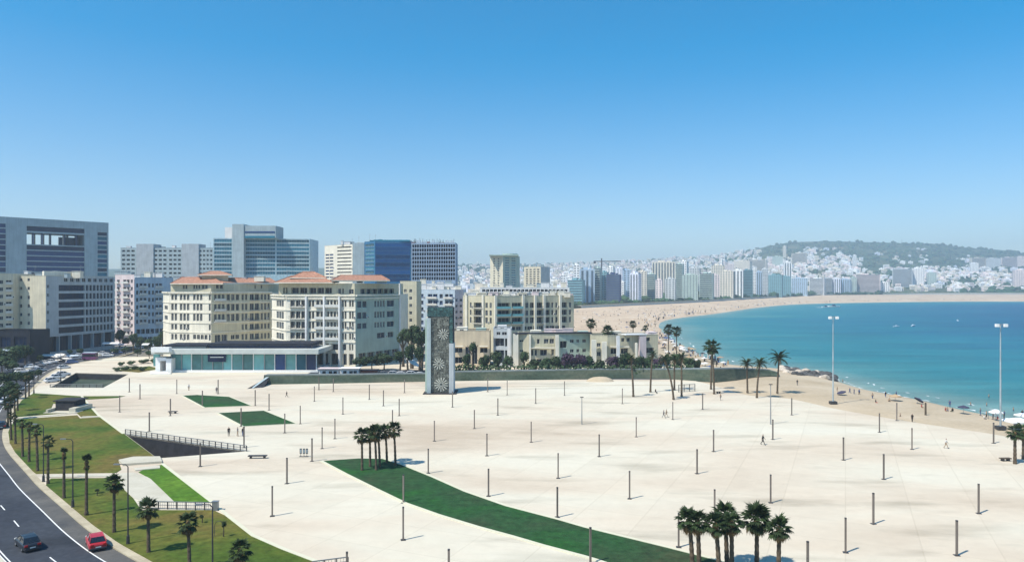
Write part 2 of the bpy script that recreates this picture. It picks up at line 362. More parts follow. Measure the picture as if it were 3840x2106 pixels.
# --- waterline and inland line of the beach (matched)
Wl = [(5200, 2300), (4400, 1790), (3840, 1592), (3600, 1532), (3400, 1490), (3250, 1462), (3150, 1432), (3080, 1412), (2950, 1388), (2850, 1378), (2740, 1368), (2650, 1345),
      (2560, 1310), (2505, 1262), (2470, 1225), (2490, 1203), (2560, 1190), (2680, 1176), (2850, 1152), (3000, 1140), (3250, 1134), (3500, 1131), (3840, 1130), (5200, 1130), (9000, 1130)]
Il = [(4200, 2300, -.12), (4000, 1850, -.12), (3700, 1680, -.12), (3480, 1622, -.12), (3300, 1590, -.12), (3130, 1560, -.12), (2980, 1525, -.12), (2900, 1512, -.12), (2800, 1500, -.12), (2700, 1480, -.12), (2620, 1462, -.12),
      (2560, 1440, -.12), (2400, 1400, -.12), (2150, 1330, -.12), (2000, 1215, 0), (2030, 1172, .5), (2150, 1157, 2), (2330, 1147, 3), (2600, 1134, 3.5), (2880, 1117, 4), (3080, 1106, 6), (3450, 1103, 8), (3840, 1102, 9),
      (5200, 1102, 9), (9000, 1102, 9)]
Wp = [G(u, v, -2.0) for u, v in Wl]; Ip = [G(u, v, z) for u, v, z in Il]
def catm(P, n):
    out = []
    for i in range(len(P) - 1):
        p0, p1, p2, p3 = P[max(0, i - 1)], P[i], P[i + 1], P[min(len(P) - 1, i + 2)]
        for k in range(n):
            t = k / n; out.append(0.5 * ((2 * p1) + (p2 - p0) * t + (2 * p0 - 5 * p1 + 4 * p2 - p3) * t * t + (3 * p1 - p0 - 3 * p2 + p3) * t ** 3))
    return out + [P[-1]]
Wp = catm(Wp, 5); Ip = catm(Ip, 5)

def beach(i0, i1, name, m):
    mb = MB(); rows = []
    for i in range(i0, i1 + 1):
        w, q = Wp[i], Ip[i]; d = (Vector((q.x, q.y)) - Vector((w.x, w.y))); L = d.length; d.normalize()
        wob = 1.6 * noise.noise(Vector((w.x * 0.05, w.y * 0.05, 0))) if i < 70 else 0
        crest = min(14, L * 0.4) * (1 if w.y < 500 else 3.0 if L > 120 else 1.5)
        crest = min(crest, L * 0.5); zc = -0.45 + (q.z + 0.12) * 0.25
        pt = lambda s, z: (w.x + d.x * s, w.y + d.y * s, z)
        rows.append([pt(-60, -5), pt(-25 + wob, -3.6), pt(wob, -2.0), pt(wob + crest * 0.5, -1.0 + (zc + .45) * .5), pt(crest, zc), pt(crest + (L - crest) * .5, (zc + q.z) / 2 + 0.1), (q.x, q.y, q.z), (q.x + d.x * 4, q.y + d.y * 4, q.z - 1.5)])
    k = len(rows[0]); vs = [p for r_ in rows for p in r_]
    fs = [(i * k + j, (i + 1) * k + j, (i + 1) * k + j + 1, i * k + j + 1) for i in range(len(rows) - 1) for j in range(k - 1)]
    mb.mesh_part(vs, [f[::-1] for f in fs]); return struct(mb.build(name, m, smooth=True))
beach(0, 62, "beach_sand", M_sand)
beach(62, len(Wp) - 1, "far_beach_sand", M_sandfar)

# --- land base
inset = []
for w, q in zip(Wp, Ip):
    d = (q.xy - w.xy); L = d.length; inset.append(w.xy + d * min(0.75, 45 / L if L > 90 else 0.75))
inset = [p for p in inset if p.y < 960][::3]
land = [Vector((-60, -80)), Vector((110, -80))] + [p for p in inset if p.y > 0] + [Vector((-2600, 960)), Vector((-2600, -80))]
struct(sheet("ground", land, -0.35, M_earth, [Ws([(188, 1452), (386, 1453), (482, 1402), (285, 1397)]), Ws([(925, 1691), (590, 1717), (470, 1627)])]))

# --- sea with a colour that follows the distance from the shore
def seg_dist(p, a, b):
    ab = b - a; t = max(0, min(1, (p - a).dot(ab) / max(1e-6, ab.length_squared))); return (p - a - ab * t).length
coast = [w.xy for w in Wp][::2]
gx = [20, 40] + [60 + 14 * i for i in range(40)] + [640 + 60 * i for i in range(30)] + [2600 + 800 * i for i in range(8)] + [30000]
gy = [-400, -100] + [16 * i for i in range(60)] + [980 + 50 * i for i in range(16)] + [2200, 4000, 12000, 45000]
mb = MB(); nx = len(gx); att = []
for y in gy:
    for x in gx:
        mb.v.append((x, y, -2.0)); p = Vector((x, y))
        att.append(min(seg_dist(p, coast[i], coast[i + 1]) for i in range(len(coast) - 1)) if x < 3000 and y < 2300 else 800)
for j in range(len(gy) - 1):
    for i in range(nx - 1):
        mb.f.append((j * nx + i, j * nx + i + 1, (j + 1) * nx + i + 1, (j + 1) * nx + i)); mb.m.append(0)
mw = bpy.data.materials.new("sea_water"); mw.use_nodes = True; N = mw.node_tree.nodes; L = mw.node_tree.links; b = N["Principled BSDF"]
at = N.new("ShaderNodeAttribute"); at.attribute_name = "offshore"
geo = N.new("ShaderNodeNewGeometry")
mpw = N.new("ShaderNodeMapping"); mpw.inputs['Scale'].default_value = (0.006, 0.018, 1); L.new(geo.outputs['Position'], mpw.inputs[0])
nw = N.new("ShaderNodeTexNoise"); nw.inputs['Scale'].default_value = 1; nw.inputs['Detail'].default_value = 6; L.new(mpw.outputs[0], nw.inputs['Vector'])
ma = N.new("ShaderNodeMath"); ma.operation = 'MULTIPLY_ADD'; ma.inputs[1].default_value = 420; L.new(nw.outputs[0], ma.inputs[0]); 
sb = N.new("ShaderNodeMath"); sb.operation = 'ADD'; sb.inputs[1].default_value = -205; L.new(at.outputs['Fac'], sb.inputs[0]); L.new(sb.outputs[0], ma.inputs[2])
mn = N.new("ShaderNodeMix"); mn.data_type = 'FLOAT'      # near the shore the noise fades out
mr = N.new("ShaderNodeMapRange"); mr.inputs[1].default_value = 5; mr.inputs[2].default_value = 120; L.new(at.outputs['Fac'], mr.inputs[0]); L.new(mr.outputs[0], mn.inputs[0])
L.new(at.outputs['Fac'], mn.inputs[2]); L.new(ma.outputs[0], mn.inputs[3])
dv = N.new("ShaderNodeMath"); dv.operation = 'DIVIDE'; dv.inputs[1].default_value = 500; L.new(mn.outputs[0], dv.inputs[0])
rp = N.new("ShaderNodeValToRGB"); e = rp.color_ramp.elements
e[0].position = 0.0; e[0].color = (0.30, 0.36, 0.29, 1); e[1].position = 1.0; e[1].color = (0.003, 0.055, 0.145, 1)
for p, c in [(0.012, (0.16, 0.27, 0.245)), (0.05, (0.055, 0.21, 0.215)), (0.13, (0.014, 0.17, 0.20)), (0.34, (0.006, 0.128, 0.19)), (0.6, (0.003, 0.078, 0.16))]:
    x = e.new(p); x.color = (*c, 1)
L.new(dv.outputs[0], rp.inputs[0]); mp5 = N.new("ShaderNodeMapping"); mp5.inputs['Scale'].default_value = (0.012, 0.06, 1); mp5.inputs['Rotation'].default_value = (0, 0, 0.1); L.new(geo.outputs['Position'], mp5.inputs[0])
n5 = N.new("ShaderNodeTexNoise"); n5.inputs['Scale'].default_value = 1; n5.inputs['Detail'].default_value = 9; n5.inputs['Roughness'].default_value = 0.68; L.new(mp5.outputs[0], n5.inputs['Vector'])
mr5 = N.new("ShaderNodeMapRange"); mr5.inputs[1].default_value = .35; mr5.inputs[2].default_value = .65; mr5.inputs[3].default_value = .74; mr5.inputs[4].default_value = 1.16; L.new(n5.outputs[0], mr5.inputs[0])
h5 = N.new("ShaderNodeHueSaturation"); L.new(rp.outputs[0], h5.inputs['Color']); L.new(mr5.outputs[0], h5.inputs['Value'])
L.new(h5.outputs[0], b.inputs['Base Color'])
b.inputs['Roughness'].default_value = 0.32; b.inputs['Specular IOR Level'].default_value = 0.22; b.inputs['IOR'].default_value = 1.33
mp2 = N.new("ShaderNodeMapping"); mp2.inputs['Scale'].default_value = (0.25, 0.7, 1); L.new(geo.outputs['Position'], mp2.inputs[0])
n2 = N.new("ShaderNodeTexNoise"); n2.inputs['Scale'].default_value = 1; n2.inputs['Detail'].default_value = 8; n2.inputs['Roughness'].default_value = 0.65; L.new(mp2.outputs[0], n2.inputs['Vector'])
bp = N.new("ShaderNodeBump"); bp.inputs['Strength'].default_value = 1.0; bp.inputs['Distance'].default_value = 0.7; L.new(n2.outputs[0], bp.inputs['Height']); L.new(bp.outputs[0], b.inputs['Normal'])
me = mb.mesh("sea", mw); a_ = me.attributes.new("offshore", 'FLOAT', 'POINT'); a_.data.foreach_set('value', att)
sea = bpy.data.objects.new("sea", me); COL.objects.link(sea); struct(sea)
M_foam = mat("foam", (0.8, 0.83, 0.84), var=0.1, scale=1.5)
mb = MB()
for i in range(8, 66):                                   # broken lines of foam at the water's edge
    for off_, pr in ((-1.2, 0.75), (-7.5, 0.35)):
        if R.random() < pr:
            a, c = Wp[i], Wp[i + 1]; t = (c.xy - a.xy).normalized(); n = Vector((t.y, -t.x))
            s0 = a.xy + n * (-off_); s1 = a.xy + (c.xy - a.xy) * R.uniform(.5, .95) + n * (-off_ + R.uniform(-.8, .8)); w = R.uniform(.35, 1.0)
            mid = (s0 + s1) / 2 + n * R.uniform(-.5, .9)
            mb.face([(*s0, -1.96), (*(mid - n * w * .5), -1.96), (*s1, -1.96), (*(mid + n * w * .5), -1.96)])
stuff(mb.build("surf_foam", M_foam), "broken white lines of foam along the near shore", "foam")

# --- far town ground and hills
SKY = [(-1500, 1015), (0, 1010), (1500, 1003), (1750, 992), (2000, 992), (2200, 986), (2400, 979), (2600, 967), (2760, 947), (2860, 928), (2960, 908), (3100, 904), (3380, 911), (3520, 914), (3620, 929), (3700, 934), (3750, 936), (3840, 950), (4400, 985), (5200, 1010), (9000, 1050)]
def lerp_tab(T, x, k=1):
    if x <= T[0][0]: return T[0][k]
    for a, b_ in zip(T, T[1:]):
        if x <= b_[0]:
            t = (x - a[0]) / (b_[0] - a[0]); return a[k] + (b_[k] - a[k]) * t
    return T[-1][k]
D0 = [(-9999, 930, -0.2), (2020, 930, -0.2)] + [(u, F * (ZC - z) / (v - VH) + 3, z + 0.3) for u, v, z in Il[16:]]
DR = 4300.0
def terr(u, t):
    d0 = lerp_tab(D0, u, 1); z0 = lerp_tab(D0, u, 2); zr = ZC - (lerp_tab(SKY, u) - VH) * DR / F
    if t <= 1: d = d0 + (DR - d0) * t; z = z0 + (zr - z0) * t ** 1.25
    else: d = DR + 2200 * (t - 1); z = zr * (1 - 0.75 * (t - 1))
    x = (u - U0) / F * d
    if 0.02 < t < 0.99: z += 9 * min(1, t * 4) * noise.noise(Vector((x * 0.004, d * 0.004, 1)))
    return Vector((x, d, z))
us = [-1500 + 70 * i for i in range(50)] + [2000 + 28 * i for i in range(78)] + [4300 + 250 * i for i in range(20)]
ts = [0, .02, .05, .09] + [0.13 + 0.0435 * i for i in range(20)] + [1.0, 1.2, 2.0]
mb = MB(); mb.v = [tuple(terr(u, t)) for t in ts for u in us]; nu = len(us)
mb.f = [(j * nu + i, j * nu + i + 1, (j + 1) * nu + i + 1, (j + 1) * nu + i) for j in range(len(ts) - 1) for i in range(nu - 1)]; mb.m = [0] * len(mb.f)
M_hill = ramp_ground("hill_scrub", [(0.32, (0.028, 0.052, 0.024)), (0.5, (0.045, 0.075, 0.032)), (0.6, (0.09, 0.10, 0.05)), (0.75, (0.24, 0.20, 0.14))], 0.006, bump=6, bscale=0.03, fine=0.3, fscale=0.05)
struct(mb.build("hills", M_hill, smooth=True))
def on_terr(u, v):
    lo = 0.0
    prev = None
    for k in range(0, 101):
        p = terr(u, k / 100); vv = VH - (p.z - ZC) * F / p.y
        if vv <= v: return terr(u, k / 100), k / 100
    return terr(u, 1.0), 1.0

# --- raised promenade round the bay
pr = [p for p in Ip if p.y > 900][:-2]
mb = MB()
for a, c in zip(pr, pr[1:]):
    t = (c.xy - a.xy).normalized(); n = Vector((-t.y, t.x))
    q = [a.xy, c.xy, c.xy + n * 14, a.xy + n * 14]
    za, zc = a.z + 2.6, c.z + 2.6
    mb.face([(*q[0], a.z - 2), (*q[1], c.z - 2), (*q[1], zc), (*q[0], za)], 1); mb.face([(*q[0], za), (*q[1], zc), (*q[2], zc), (*q[3], za)])
    mb.face([(*(q[0] - n * .3), za + .9), (*(q[1] - n * .3), zc + .9), (*(q[1] - n * .3), zc - .3), (*(q[0] - n * .3), za - .3)][::-1])
struct(mb.build("promenade", [M_path, M_conc]))

# --- plaza with its sunken openings
H_ramp = [(188, 1452), (386, 1453), (482, 1402), (285, 1397)]
H_under = [(925, 1691), (590, 1717), (470, 1627)]
plaza_edge = [(2600, 1426), (2660, 1440), (2800, 1480), (2960, 1494), (3150, 1535), (3400, 1578), (3600, 1608), (3840, 1650), (4400, 1790)]
kp_near = [p for p in KP if p.y < 300]
plz = [p for p in kp_near] + [Vector((-150, 300)), Vector((-60, 300)), Vector((70, 262))] + Ws(smooth_path([Vector(p) for p in plaza_edge], 4)) + [Vector((110, 20)), Vector((10, 20))]
struct(sheet("plaza", plz, 0.0, M_plaza, [Ws(H_ramp), Ws(H_under)], thick=0.3))
def recess(name, px, depth, mats):
    P = Ws(px); mb = MB(); k = len(P)
    for i in range(k):
        a, c = P[i], P[(i + 1) % k]; mb.face([(*a, -depth), (*c, -depth), (*c, -0.02), (*a, -0.02)], 0)
    mb.face([(*p, -depth) for p in P], 1); return struct(mb.build(name, mats))
M_rwall = mat("dark_wall", (0.030, 0.031, 0.036), var=0.35, scale=0.7)  # near-black tone for the sunken walls and the underpass floor
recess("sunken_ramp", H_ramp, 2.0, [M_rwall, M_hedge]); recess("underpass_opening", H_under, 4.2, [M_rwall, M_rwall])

# --- street: everything follows the kerb line
struct(ribbon("road", offset(KP, 14.5), 29, -0.13, M_asph))
struct(ribbon("road_shoulder", offset(KP, 0.9), 2.1, -0.126, M_shoulder, side=-1))
struct(ribbon("pavement", KP, 0.9, 0.02, M_pave, side=-1, h=0.16))
def line(name, off_, w, i0=0, i1=None, dash=None):
    P = smooth_path(offset(KP, off_), 3); L_ = 0; runs = []; cur = []
    for i in range(len(P) - 1):
        L_ += (P[i + 1] - P[i]).length
        on = True if dash is None else ((L_ + dash[2]) % (dash[0] + dash[1])) < dash[0]
        if on: cur.append(P[i]); 
        if (not on or i == len(P) - 2) and cur: runs.append(cur + [P[i]]); cur = []
    mb = MB()
    for r_ in runs:
        for a, c in zip(r_, r_[1:]):
            if (c - a).length < 1e-4: continue
            t = (c - a).normalized(); n = Vector((-t.y, t.x)) * w / 2
            mb.face([(*(a - n), -.121), (*(c - n), -.121), (*(c + n), -.121), (*(a + n), -.121)])
    return mb.build(name, M_wpaint)

struct(line("edge_line", 3.0, 0.14)); struct(line("lane_dashes", 6.35, 0.13, dash=(3.2, 5.6, 2.6))); struct(line("median_line", 9.55, 0.13)); struct(line("far_lane_dashes", 16.2, 0.13, dash=(3.2, 5.6, 0)))
struct(ribbon("median", offset(KP, 10.0), 2.2, 0.02, M_path, side=-1, h=0.16))
struct(line("inner_line", 9.85, 0.1))

# --- street behind the long wall, terrace round the pavilion
street = [Vector((-66, 226)), Vector((60, 226)), Vector((60, 250)), Vector((-10, 252)), Vector((-66, 252))]
struct(sheet("back_street", street, 0.012, M_asph))

# --- lawns and paths
def lawn(px, z, m, name="lawn"): return struct(sheet(name, Ws(px), z, m, thick=0.25))
lawn([(565, 2102), (446, 2035), (347, 1966), (258, 1891), (172, 1818), (190, 1793), (440, 1791), (468, 1838), (500, 1868), (530, 1912), (800, 1912), (828, 1925), (860, 1940), (947, 2011), (1060, 2060), (1174, 2102), (1300, 2170), (900, 2290), (660, 2160)], 0.05, M_lawn)
lawn([(135, 1776), (122, 1765), (85, 1726), (57, 1695), (36, 1660), (31, 1620), (37, 1600), (62, 1571), (290, 1556), (300, 1568), (375, 1564), (463, 1624), (586, 1716), (445, 1730), (455, 1760), (435, 1772), (190, 1775)], 0.05, M_lawn)
lawn([(64, 1563), (45, 1563), (60, 1530), (82, 1500), (125, 1474), (185, 1477), (300, 1485), (470, 1484), (440, 1491), (318, 1498), (369, 1558), (303, 1562), (287, 1547), (262, 1520), (200, 1512), (190, 1535), (240, 1549)], 0.05, M_lawn, "upper_lawn")
lawn([(600, 1742), (616, 1742), (700, 1813), (790, 1884), (545, 1882), (660, 1884), (560, 1792), (480, 1768), (500, 1755)], 0.055, M_lawn_b, "bright_lawn") if False else None
lawn([(555, 1752), (606, 1742), (700, 1812), (792, 1882), (655, 1882), (565, 1795), (520, 1770)], 0.06, M_lawn_b, "bright_lawn")
def shaped_kerb(px, w, name):
    P = Ws(px); return struct(ribbon(name, P, w, 0.10, M_kerb, h=0.12))
shaped_kerb([(306, 1485), (318, 1499), (369, 1556), (463, 1626)], 0.5, "lawn_kerb")
shaped_kerb([(608, 1738), (700, 1809), (795, 1882), (855, 1934), (950, 2008), (1062, 2057), (1180, 2102), (1310, 2170)], 0.5, "lawn_kerb")
struct(sheet("slab_platform", Ws([(445, 1730), (500, 1718), (600, 1717), (608, 1736), (460, 1746)]), 0.35, M_path, thick=0.4))
struct(sheet("slab_step", Ws([(500, 1758), (600, 1747), (600, 1757), (508, 1765)]), 0.16, M_path, thick=0.2))
struct(sheet("sloped_path", Ws([(430, 1776), (500, 1771), (560, 1790), (655, 1882), (545, 1884), (500, 1866), (470, 1838), (440, 1792)]), 0.045, M_path, thick=0.1))
struct(ribbon("garden_path", Ws([(172, 1790), (190, 1784), (300, 1783), (440, 1781)]), 1.5, 0.06, M_path))
struct(ribbon("garden_path", Ws([(55, 1568), (120, 1562), (200, 1557), (262, 1550), (290, 1545)]), 0.9, 0.07, M_path))
struct(sheet("garden_path", Ws([(300, 1566), (310, 1561), (372, 1559), (372, 1563)]), 0.07, M_path))
strip_top = [(1205, 1728), (1345, 1718), (1440, 1720), (1507, 1741), (1621, 1787), (1745, 1842), (1900, 1896), (2092, 1946), (2196, 1976), (2500, 2050), (2598, 2075), (2697, 2100), (2900, 2158), (3100, 2230)]
strip_bot = [(1299, 1778), (1408, 1832), (1522, 1887), (1646, 1931), (1794, 1976), (1919, 2010), (2038, 2045), (2196, 2087), (2246, 2102), (2500, 2190), (2800, 2360)]
lawn(strip_top + strip_bot[::-1], 0.05, M_lawn_d, "long_lawn")
shaped_kerb(strip_top[2:], 0.45, "lawn_kerb"); shaped_kerb([(1205, 1728)] + strip_bot, 0.45, "lawn_kerb")
L1 = [(682, 1483), (742, 1480), (861, 1487), (945, 1521), (766, 1528)]; L2 = [(815, 1548), (992, 1539), (1113, 1588), (912, 1599)]
lawn(L1, 0.05, M_lawn_d, "diamond_lawn"); lawn(L2, 0.05, M_lawn_d, "diamond_lawn")
for q in (L1, L2): shaped_kerb(q + [q[0]], 0.4, "lawn_kerb")
lawn([(425, 1388), (560, 1372), (600, 1382), (520, 1396)], 0.05, M_lawn, "corner_lawn")

# ================================================================== BUILDINGS
WINM = {}
def window_mesh(w, h, style, gm, fm):
    """origin at the lower left corner of the opening, x along the wall, y into it"""
    key = (round(w * 10), round(h * 10), style, gm.name, fm.name)
    if key in WINM: return WINM[key]
    w, h = key[0] / 10, key[1] / 10; mb = MB(); fw = 0.07
    mb.face([(0, .05, 0), (w, .05, 0), (w, .05, h), (0, .05, h)], 0)
    bars = [(0, fw, 0, h), (w - fw, w, 0, h), (0, w, 0, fw), (0, w, h - fw, h)]
    if style == 'plain' and w > 0.9: bars.append((w / 2 - .03, w / 2 + .03, 0, h))
    if style == 'strip':
        n = max(2, round(w / 1.5)); bars += [(w * i / n - .035, w * i / n + .035, 0, h) for i in range(1, n)]
    if style == 'curtain':
        n = max(1, round(w / 1.6)); bars += [(w * i / n - .03, w * i / n + .03, 0, h) for i in range(1, n)]
        bars += [(0, w, h * .32 - .03, h * .32 + .03)]
    if style == 'door': bars += [(w / 2 - .04, w / 2 + .04, 0, h)]
    for a, b_, c, d in bars: mb.box(a, b_, -.02, .05, c, d, 1)
    me = mb.mesh("window", [gm, fm]); WINM[key] = me; return me

class Seg:
    """one wall of a building, from ground point A to B as seen left to right"""
    def __init__(s, A, B, z1=None, m=0):
        s.A = Vector(A[:2]); s.B = Vector(B[:2]); s.L = (s.B - s.A).length; s.t = (s.B - s.A) / s.L; s.n = Vector((s.t.y, -s.t.x))
        s.op = []; s.z1 = z1; s.m = m; s.extra = []
    def s_of(s, u):
        r_ = Vector(((u - U0) / F, 1.0)); den = r_.cross(s.t)
        k = s.A.cross(s.t) / den; p = r_ * k; return (p - s.A).dot(s.t), p.y
    def add(s, u0, u1, v0, v1, n=1, gap=0.35, style='plain', dep=0.25, gm=None, fm=None, vref=None, bal=False):
        a, da = s.s_of(u0); b_, db = s.s_of(u1); dr = s.s_of(vref)[1] if vref else (da + db) / 2
        za, zb = ZV(v1, dr), ZV(v0, dr); a, b_ = max(0.06, min(a, b_)), min(s.L - 0.06, max(a, b_))
        if b_ - a < .15: return
        w = (b_ - a); uw = (w - gap * (n - 1)) / n if n > 1 else w
        if uw < .25: uw = w / n * .6; gap = w / n * .4
        for i in range(n):
            x0 = a + i * (uw + gap); s.op.append((x0, x0 + uw, za, zb, style, dep, gm, fm))
        if bal: s.extra.append((a - .2, b_ + .2, za - .12, bal))
    def rows(s, cols, rows, **k):
        vr = k.pop('vref', None)
        for c in cols:
            kk = dict(k)
            if len(c) > 3: kk.update(c[3])
            for r_ in rows: s.add(c[0], c[1], r_[0], r_[1], n=(c[2] if len(c) > 2 else 1), vref=vr if vr else (cols[0][0] + cols[-1][1]) / 2, **kk)

RAILM = {}
AC = random.Random(99); _ac = []
def AC_ME():
    if not _ac:
        mb = MB(); mb.box(-.4, .4, -.15, .15, 0, .6); mb.box(-.3, .3, -.17, -.151, .06, .54, 1); _ac.append(mb.mesh("air_conditioner", [M_wpaint, M_frame_d]))
    return _ac[0]
def balcony_mesh(w, style, mslab):
    key = (round(w * 5), style, mslab.name)
    if key in RAILM: return RAILM[key]
    w = key[0] / 5; mb = MB(); mb.box(0, w, -1.1, 0.0, -.14, 0.0, 0)
    if style == 'wall': mb.box(0, w, -1.12, -1.0, 0.0, .85, 0)
    elif style == 'glass': mb.box(0, w, -1.08, -1.05, 0.0, .9, 1)
    else:
        mb.box(0, w, -1.08, -1.03, .88, .94, 1); mb.box(0, w, -1.07, -1.04, .1, .14, 1)
        n = max(2, int(w / .35))
        for i in range(n + 1): x = w * i / n; mb.box(max(0, x - .015), x + .015, -1.07, -1.04, 0, .9, 1)
    me = mb.mesh("balcony", [mslab, M_frame_d if style == 'rail' else M_glass_pav]); RAILM[key] = me; return me

def building(name, label, segs, z1, wm, depth, glass=None, frame=None, z0=-0.3, roof=None, roofm=None, par=0.7, coping=True, cat="building", group=None, slab=None, back=None):
    wm = wm if isinstance(wm, list) else [wm]; glass = glass or M_glass; frame = frame or M_frame
    A = segs[0].A; B = segs[-1].B
    bd = back if back is not None else Vector((0, 1))
    A2 = A + bd * depth; B2 = B + bd * depth
    ctr = (A + B) / 2
    root = thing(name, label, cat, (ctr.x, ctr.y, z0), group=group)
    mb = MB(); poly = [A] + [s.B for s in segs] + [B2, A2]
    for s in segs:
        top = s.z1 or z1
        ops = [(max(0, o[0]), min(s.L, o[1]), max(z0, o[2]), min(top - .05, o[3])) + o[4:] for o in s.op]
        ops = [o for o in ops if o[3] - o[2] > .1]
        S = sorted({0.0, s.L} | {o[0] for o in ops} | {o[1] for o in ops}); Z = sorted({z0, top} | {o[2] for o in ops} | {o[3] for o in ops})
        P = lambda x, z, dn=0.0: (*(s.A + s.t * x - s.n * dn), z)
        for za, zb in zip(Z, Z[1:]):
            if zb - za < 1e-4: continue
            zc = (za + zb) / 2; row = [o for o in ops if o[2] < zc < o[3]]; run = None
            for xa, xb in zip(S, S[1:]):
                xc = (xa + xb) / 2; hit = any(o[0] < xc < o[1] for o in row)
                if not hit: run = (run[0] if run else xa, xb)
                if (hit or xb == S[-1]) and run: mb.face([P(run[0], za), P(run[1], za), P(run[1], zb), P(run[0], zb)], s.m); run = None
        for a, b_, za, zb, st, dep, gm, fm in ops:
            for q in ([(a, za), (a, zb)], [(b_, zb), (b_, za)], [(a, zb), (b_, zb)], [(b_, za), (a, za)]):
                (xa, ya), (xb, yb) = q; mb.face([P(xa, ya), P(xa, ya, dep), P(xb, yb, dep), P(xb, yb)][::-1], s.m)
            me = window_mesh(b_ - a, zb - za, st, gm or glass, fm or frame)
            p = s.A + s.t * a - s.n * (dep - .06)
            o = inst("window", me, (p.x - ctr.x, p.y - ctr.y, za - z0), math.atan2(s.t.y, s.t.x), root)
            o.scale = ((b_ - a) / max(.1, round((b_ - a) * 10) / 10), 1, (zb - za) / max(.1, round((zb - za) * 10) / 10))
        for a, b_, za, zb, st, dep, gm, fm in ops:
            if name.startswith('apartment') and AC.random() < .16:
                p = s.A + s.t * (b_ + .45) + s.n * .16; inst("air_conditioner", AC_ME(), (p.x - ctr.x, p.y - ctr.y, za + .2 - z0), math.atan2(s.t.y, s.t.x), root)
        for a, b_, z, st in s.extra:
            me = balcony_mesh(b_ - a, st, slab or M_slab); p = s.A + s.t * a
            inst("balcony", me, (p.x - ctr.x, p.y - ctr.y, z - z0), math.atan2(s.t.y, s.t.x), root)
    for a, b_ in ((B, B2), (B2, A2), (A2, A)): mb.face([(*a, z0), (*b_, z0), (*b_, z1), (*a, z1)])
    mb.build("wall", wm, root)
    if roof != 'none':
        r_ = MB(); r_.face([(*p, z1 - par) for p in poly]); r_.build("roof", roofm or M_roof, root)
    if coping:
        c = MB()
        for i in range(len(poly)):
            a, b_ = poly[i], poly[(i + 1) % len(poly)]
            if (b_ - a).length > .5: c.obox(a, b_, -.06, .26, z1 + .003, z1 + .12)
        c.build("coping", wm[0], root)
    root['_p'] = [c_ for p in poly for c_ in p]
    return root

def roof_bits(root, u0, u1, d, z, seed, n=6, hmax=2.6, dd=10, m=None, masts=2):
    """stair heads, water tanks, aerials on a flat roof"""
    rr = random.Random(seed)
    for i in range(n):
        u = u0 + (u1 - u0) * (i + rr.uniform(.2, .8)) / n; p = D(u, d + rr.uniform(1.5, dd)); w = rr.uniform(1.2, 4); h = rr.uniform(.9, hmax)
        mb = MB(); mb.box(p.x - w / 2, p.x + w / 2, p.y - 1.2, p.y + 1.2, z - .7, z + h, 0); mb.box(p.x - w / 2 - .15, p.x + w / 2 + .15, p.y - 1.35, p.y + 1.35, z + h + .002, z + h + .14, 0)
        mb.build("stair_head" if w > 2.4 else "water_tank", m or rr.choice([M_white, M_creamw, M_conc]), root)
    for i in range(masts):
        p = D(rr.uniform(u0, u1), d + rr.uniform(1, dd)); h = rr.uniform(2.5, 5); mb = MB()
        mb.tube([(p.x, p.y, z - .7), (p.x, p.y, z + h)], [.06, .04], 5); mb.box(p.x - .7, p.x + .7, p.y - .02, p.y + .02, z + h * .8, z + h * .8 + .05); mb.box(p.x - .5, p.x + .5, p.y - .02, p.y + .02, z + h * .95, z + h * .95 + .05)
        mb.build("aerial", M_metal, root)

def hip_roof(root, q, z, h, over=0.9, ridge=0.45, name="tiled_roof"):
    """hipped roof over the quad q (front-left, front-right, back-right, back-left)"""
    c = sum(q, Vector((0, 0))) / 4; Q = [p + (p - c).normalized() * over * 1.4 for p in q]
    fl, fr, br, bl = Q; ml = (fl + bl) / 2; mr_ = (fr + br) / 2; r0 = ml + (mr_ - ml) * (0.5 - ridge / 2); r1 = ml + (mr_ - ml) * (0.5 + ridge / 2)
    mb = MB(); z2 = z + h
    mb.face([(*fl, z), (*fr, z), (*r1, z2), (*r0, z2)]); mb.face([(*br, z), (*bl, z), (*r0, z2), (*r1, z2)]); mb.face([(*bl, z), (*fl, z), (*r0, z2)]); mb.face([(*fr, z), (*br, z), (*r1, z2)])
    mb.face([(*fl, z - .01), (*fr, z - .01), (*br, z - .01), (*bl, z - .01)][::-1], 1)
    for a, b_ in zip(Q, Q[1:] + Q[:1]): mb.obox(a, b_, -.05, .12, z - .32, z - .012, 1)
    for a, b_, za, zb in ((r0, r1, z2, z2), (fl, r0, z, z2), (fr, r1, z, z2), (bl, r0, z, z2), (br, r1, z, z2)):
        mb.tube([(*a, za + .05), (*b_, zb + .05)], [.16, .16], 5)
    return mb.build(name, [M_tile, M_creamw], root)

def px_rows(v0, pitch, n, h): return [(v0 + pitch * i, v0 + pitch * i + h) for i in range(n)]

# ---------- cream apartment block, right wing (u 1020-1500)
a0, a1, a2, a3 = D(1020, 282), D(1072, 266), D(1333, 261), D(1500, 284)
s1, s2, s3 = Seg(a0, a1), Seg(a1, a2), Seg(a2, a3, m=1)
RW = [(1125, 1149), (1167, 1194), (1206, 1231), (1247, 1271), (1288, 1311)]
s1.rows([(1037, 1064, 3)], RW, gap=.3, dep=.3); s1.add(1037, 1064, 1330, 1360, 2)
s2.rows([(1088, 1146, 3, dict(bal='rail')), (1157, 1178, 2), (1185, 1214, 2, dict(bal='wall')), (1225, 1273, 4, dict(bal='wall')), (1282, 1299, 2), (1309, 1326, 2)], RW[:4], gap=.3, dep=.6, vref=1200)
s2.rows([(1200, 1273, 2, dict(dep=1.2)), (1284, 1298, 1), (1309, 1325, 2)], [RW[4]], gap=.4, dep=.6, vref=1200)
s2.add(1084, 1176, 1288, 1311, 4, style='door', dep=.8, vref=1200)
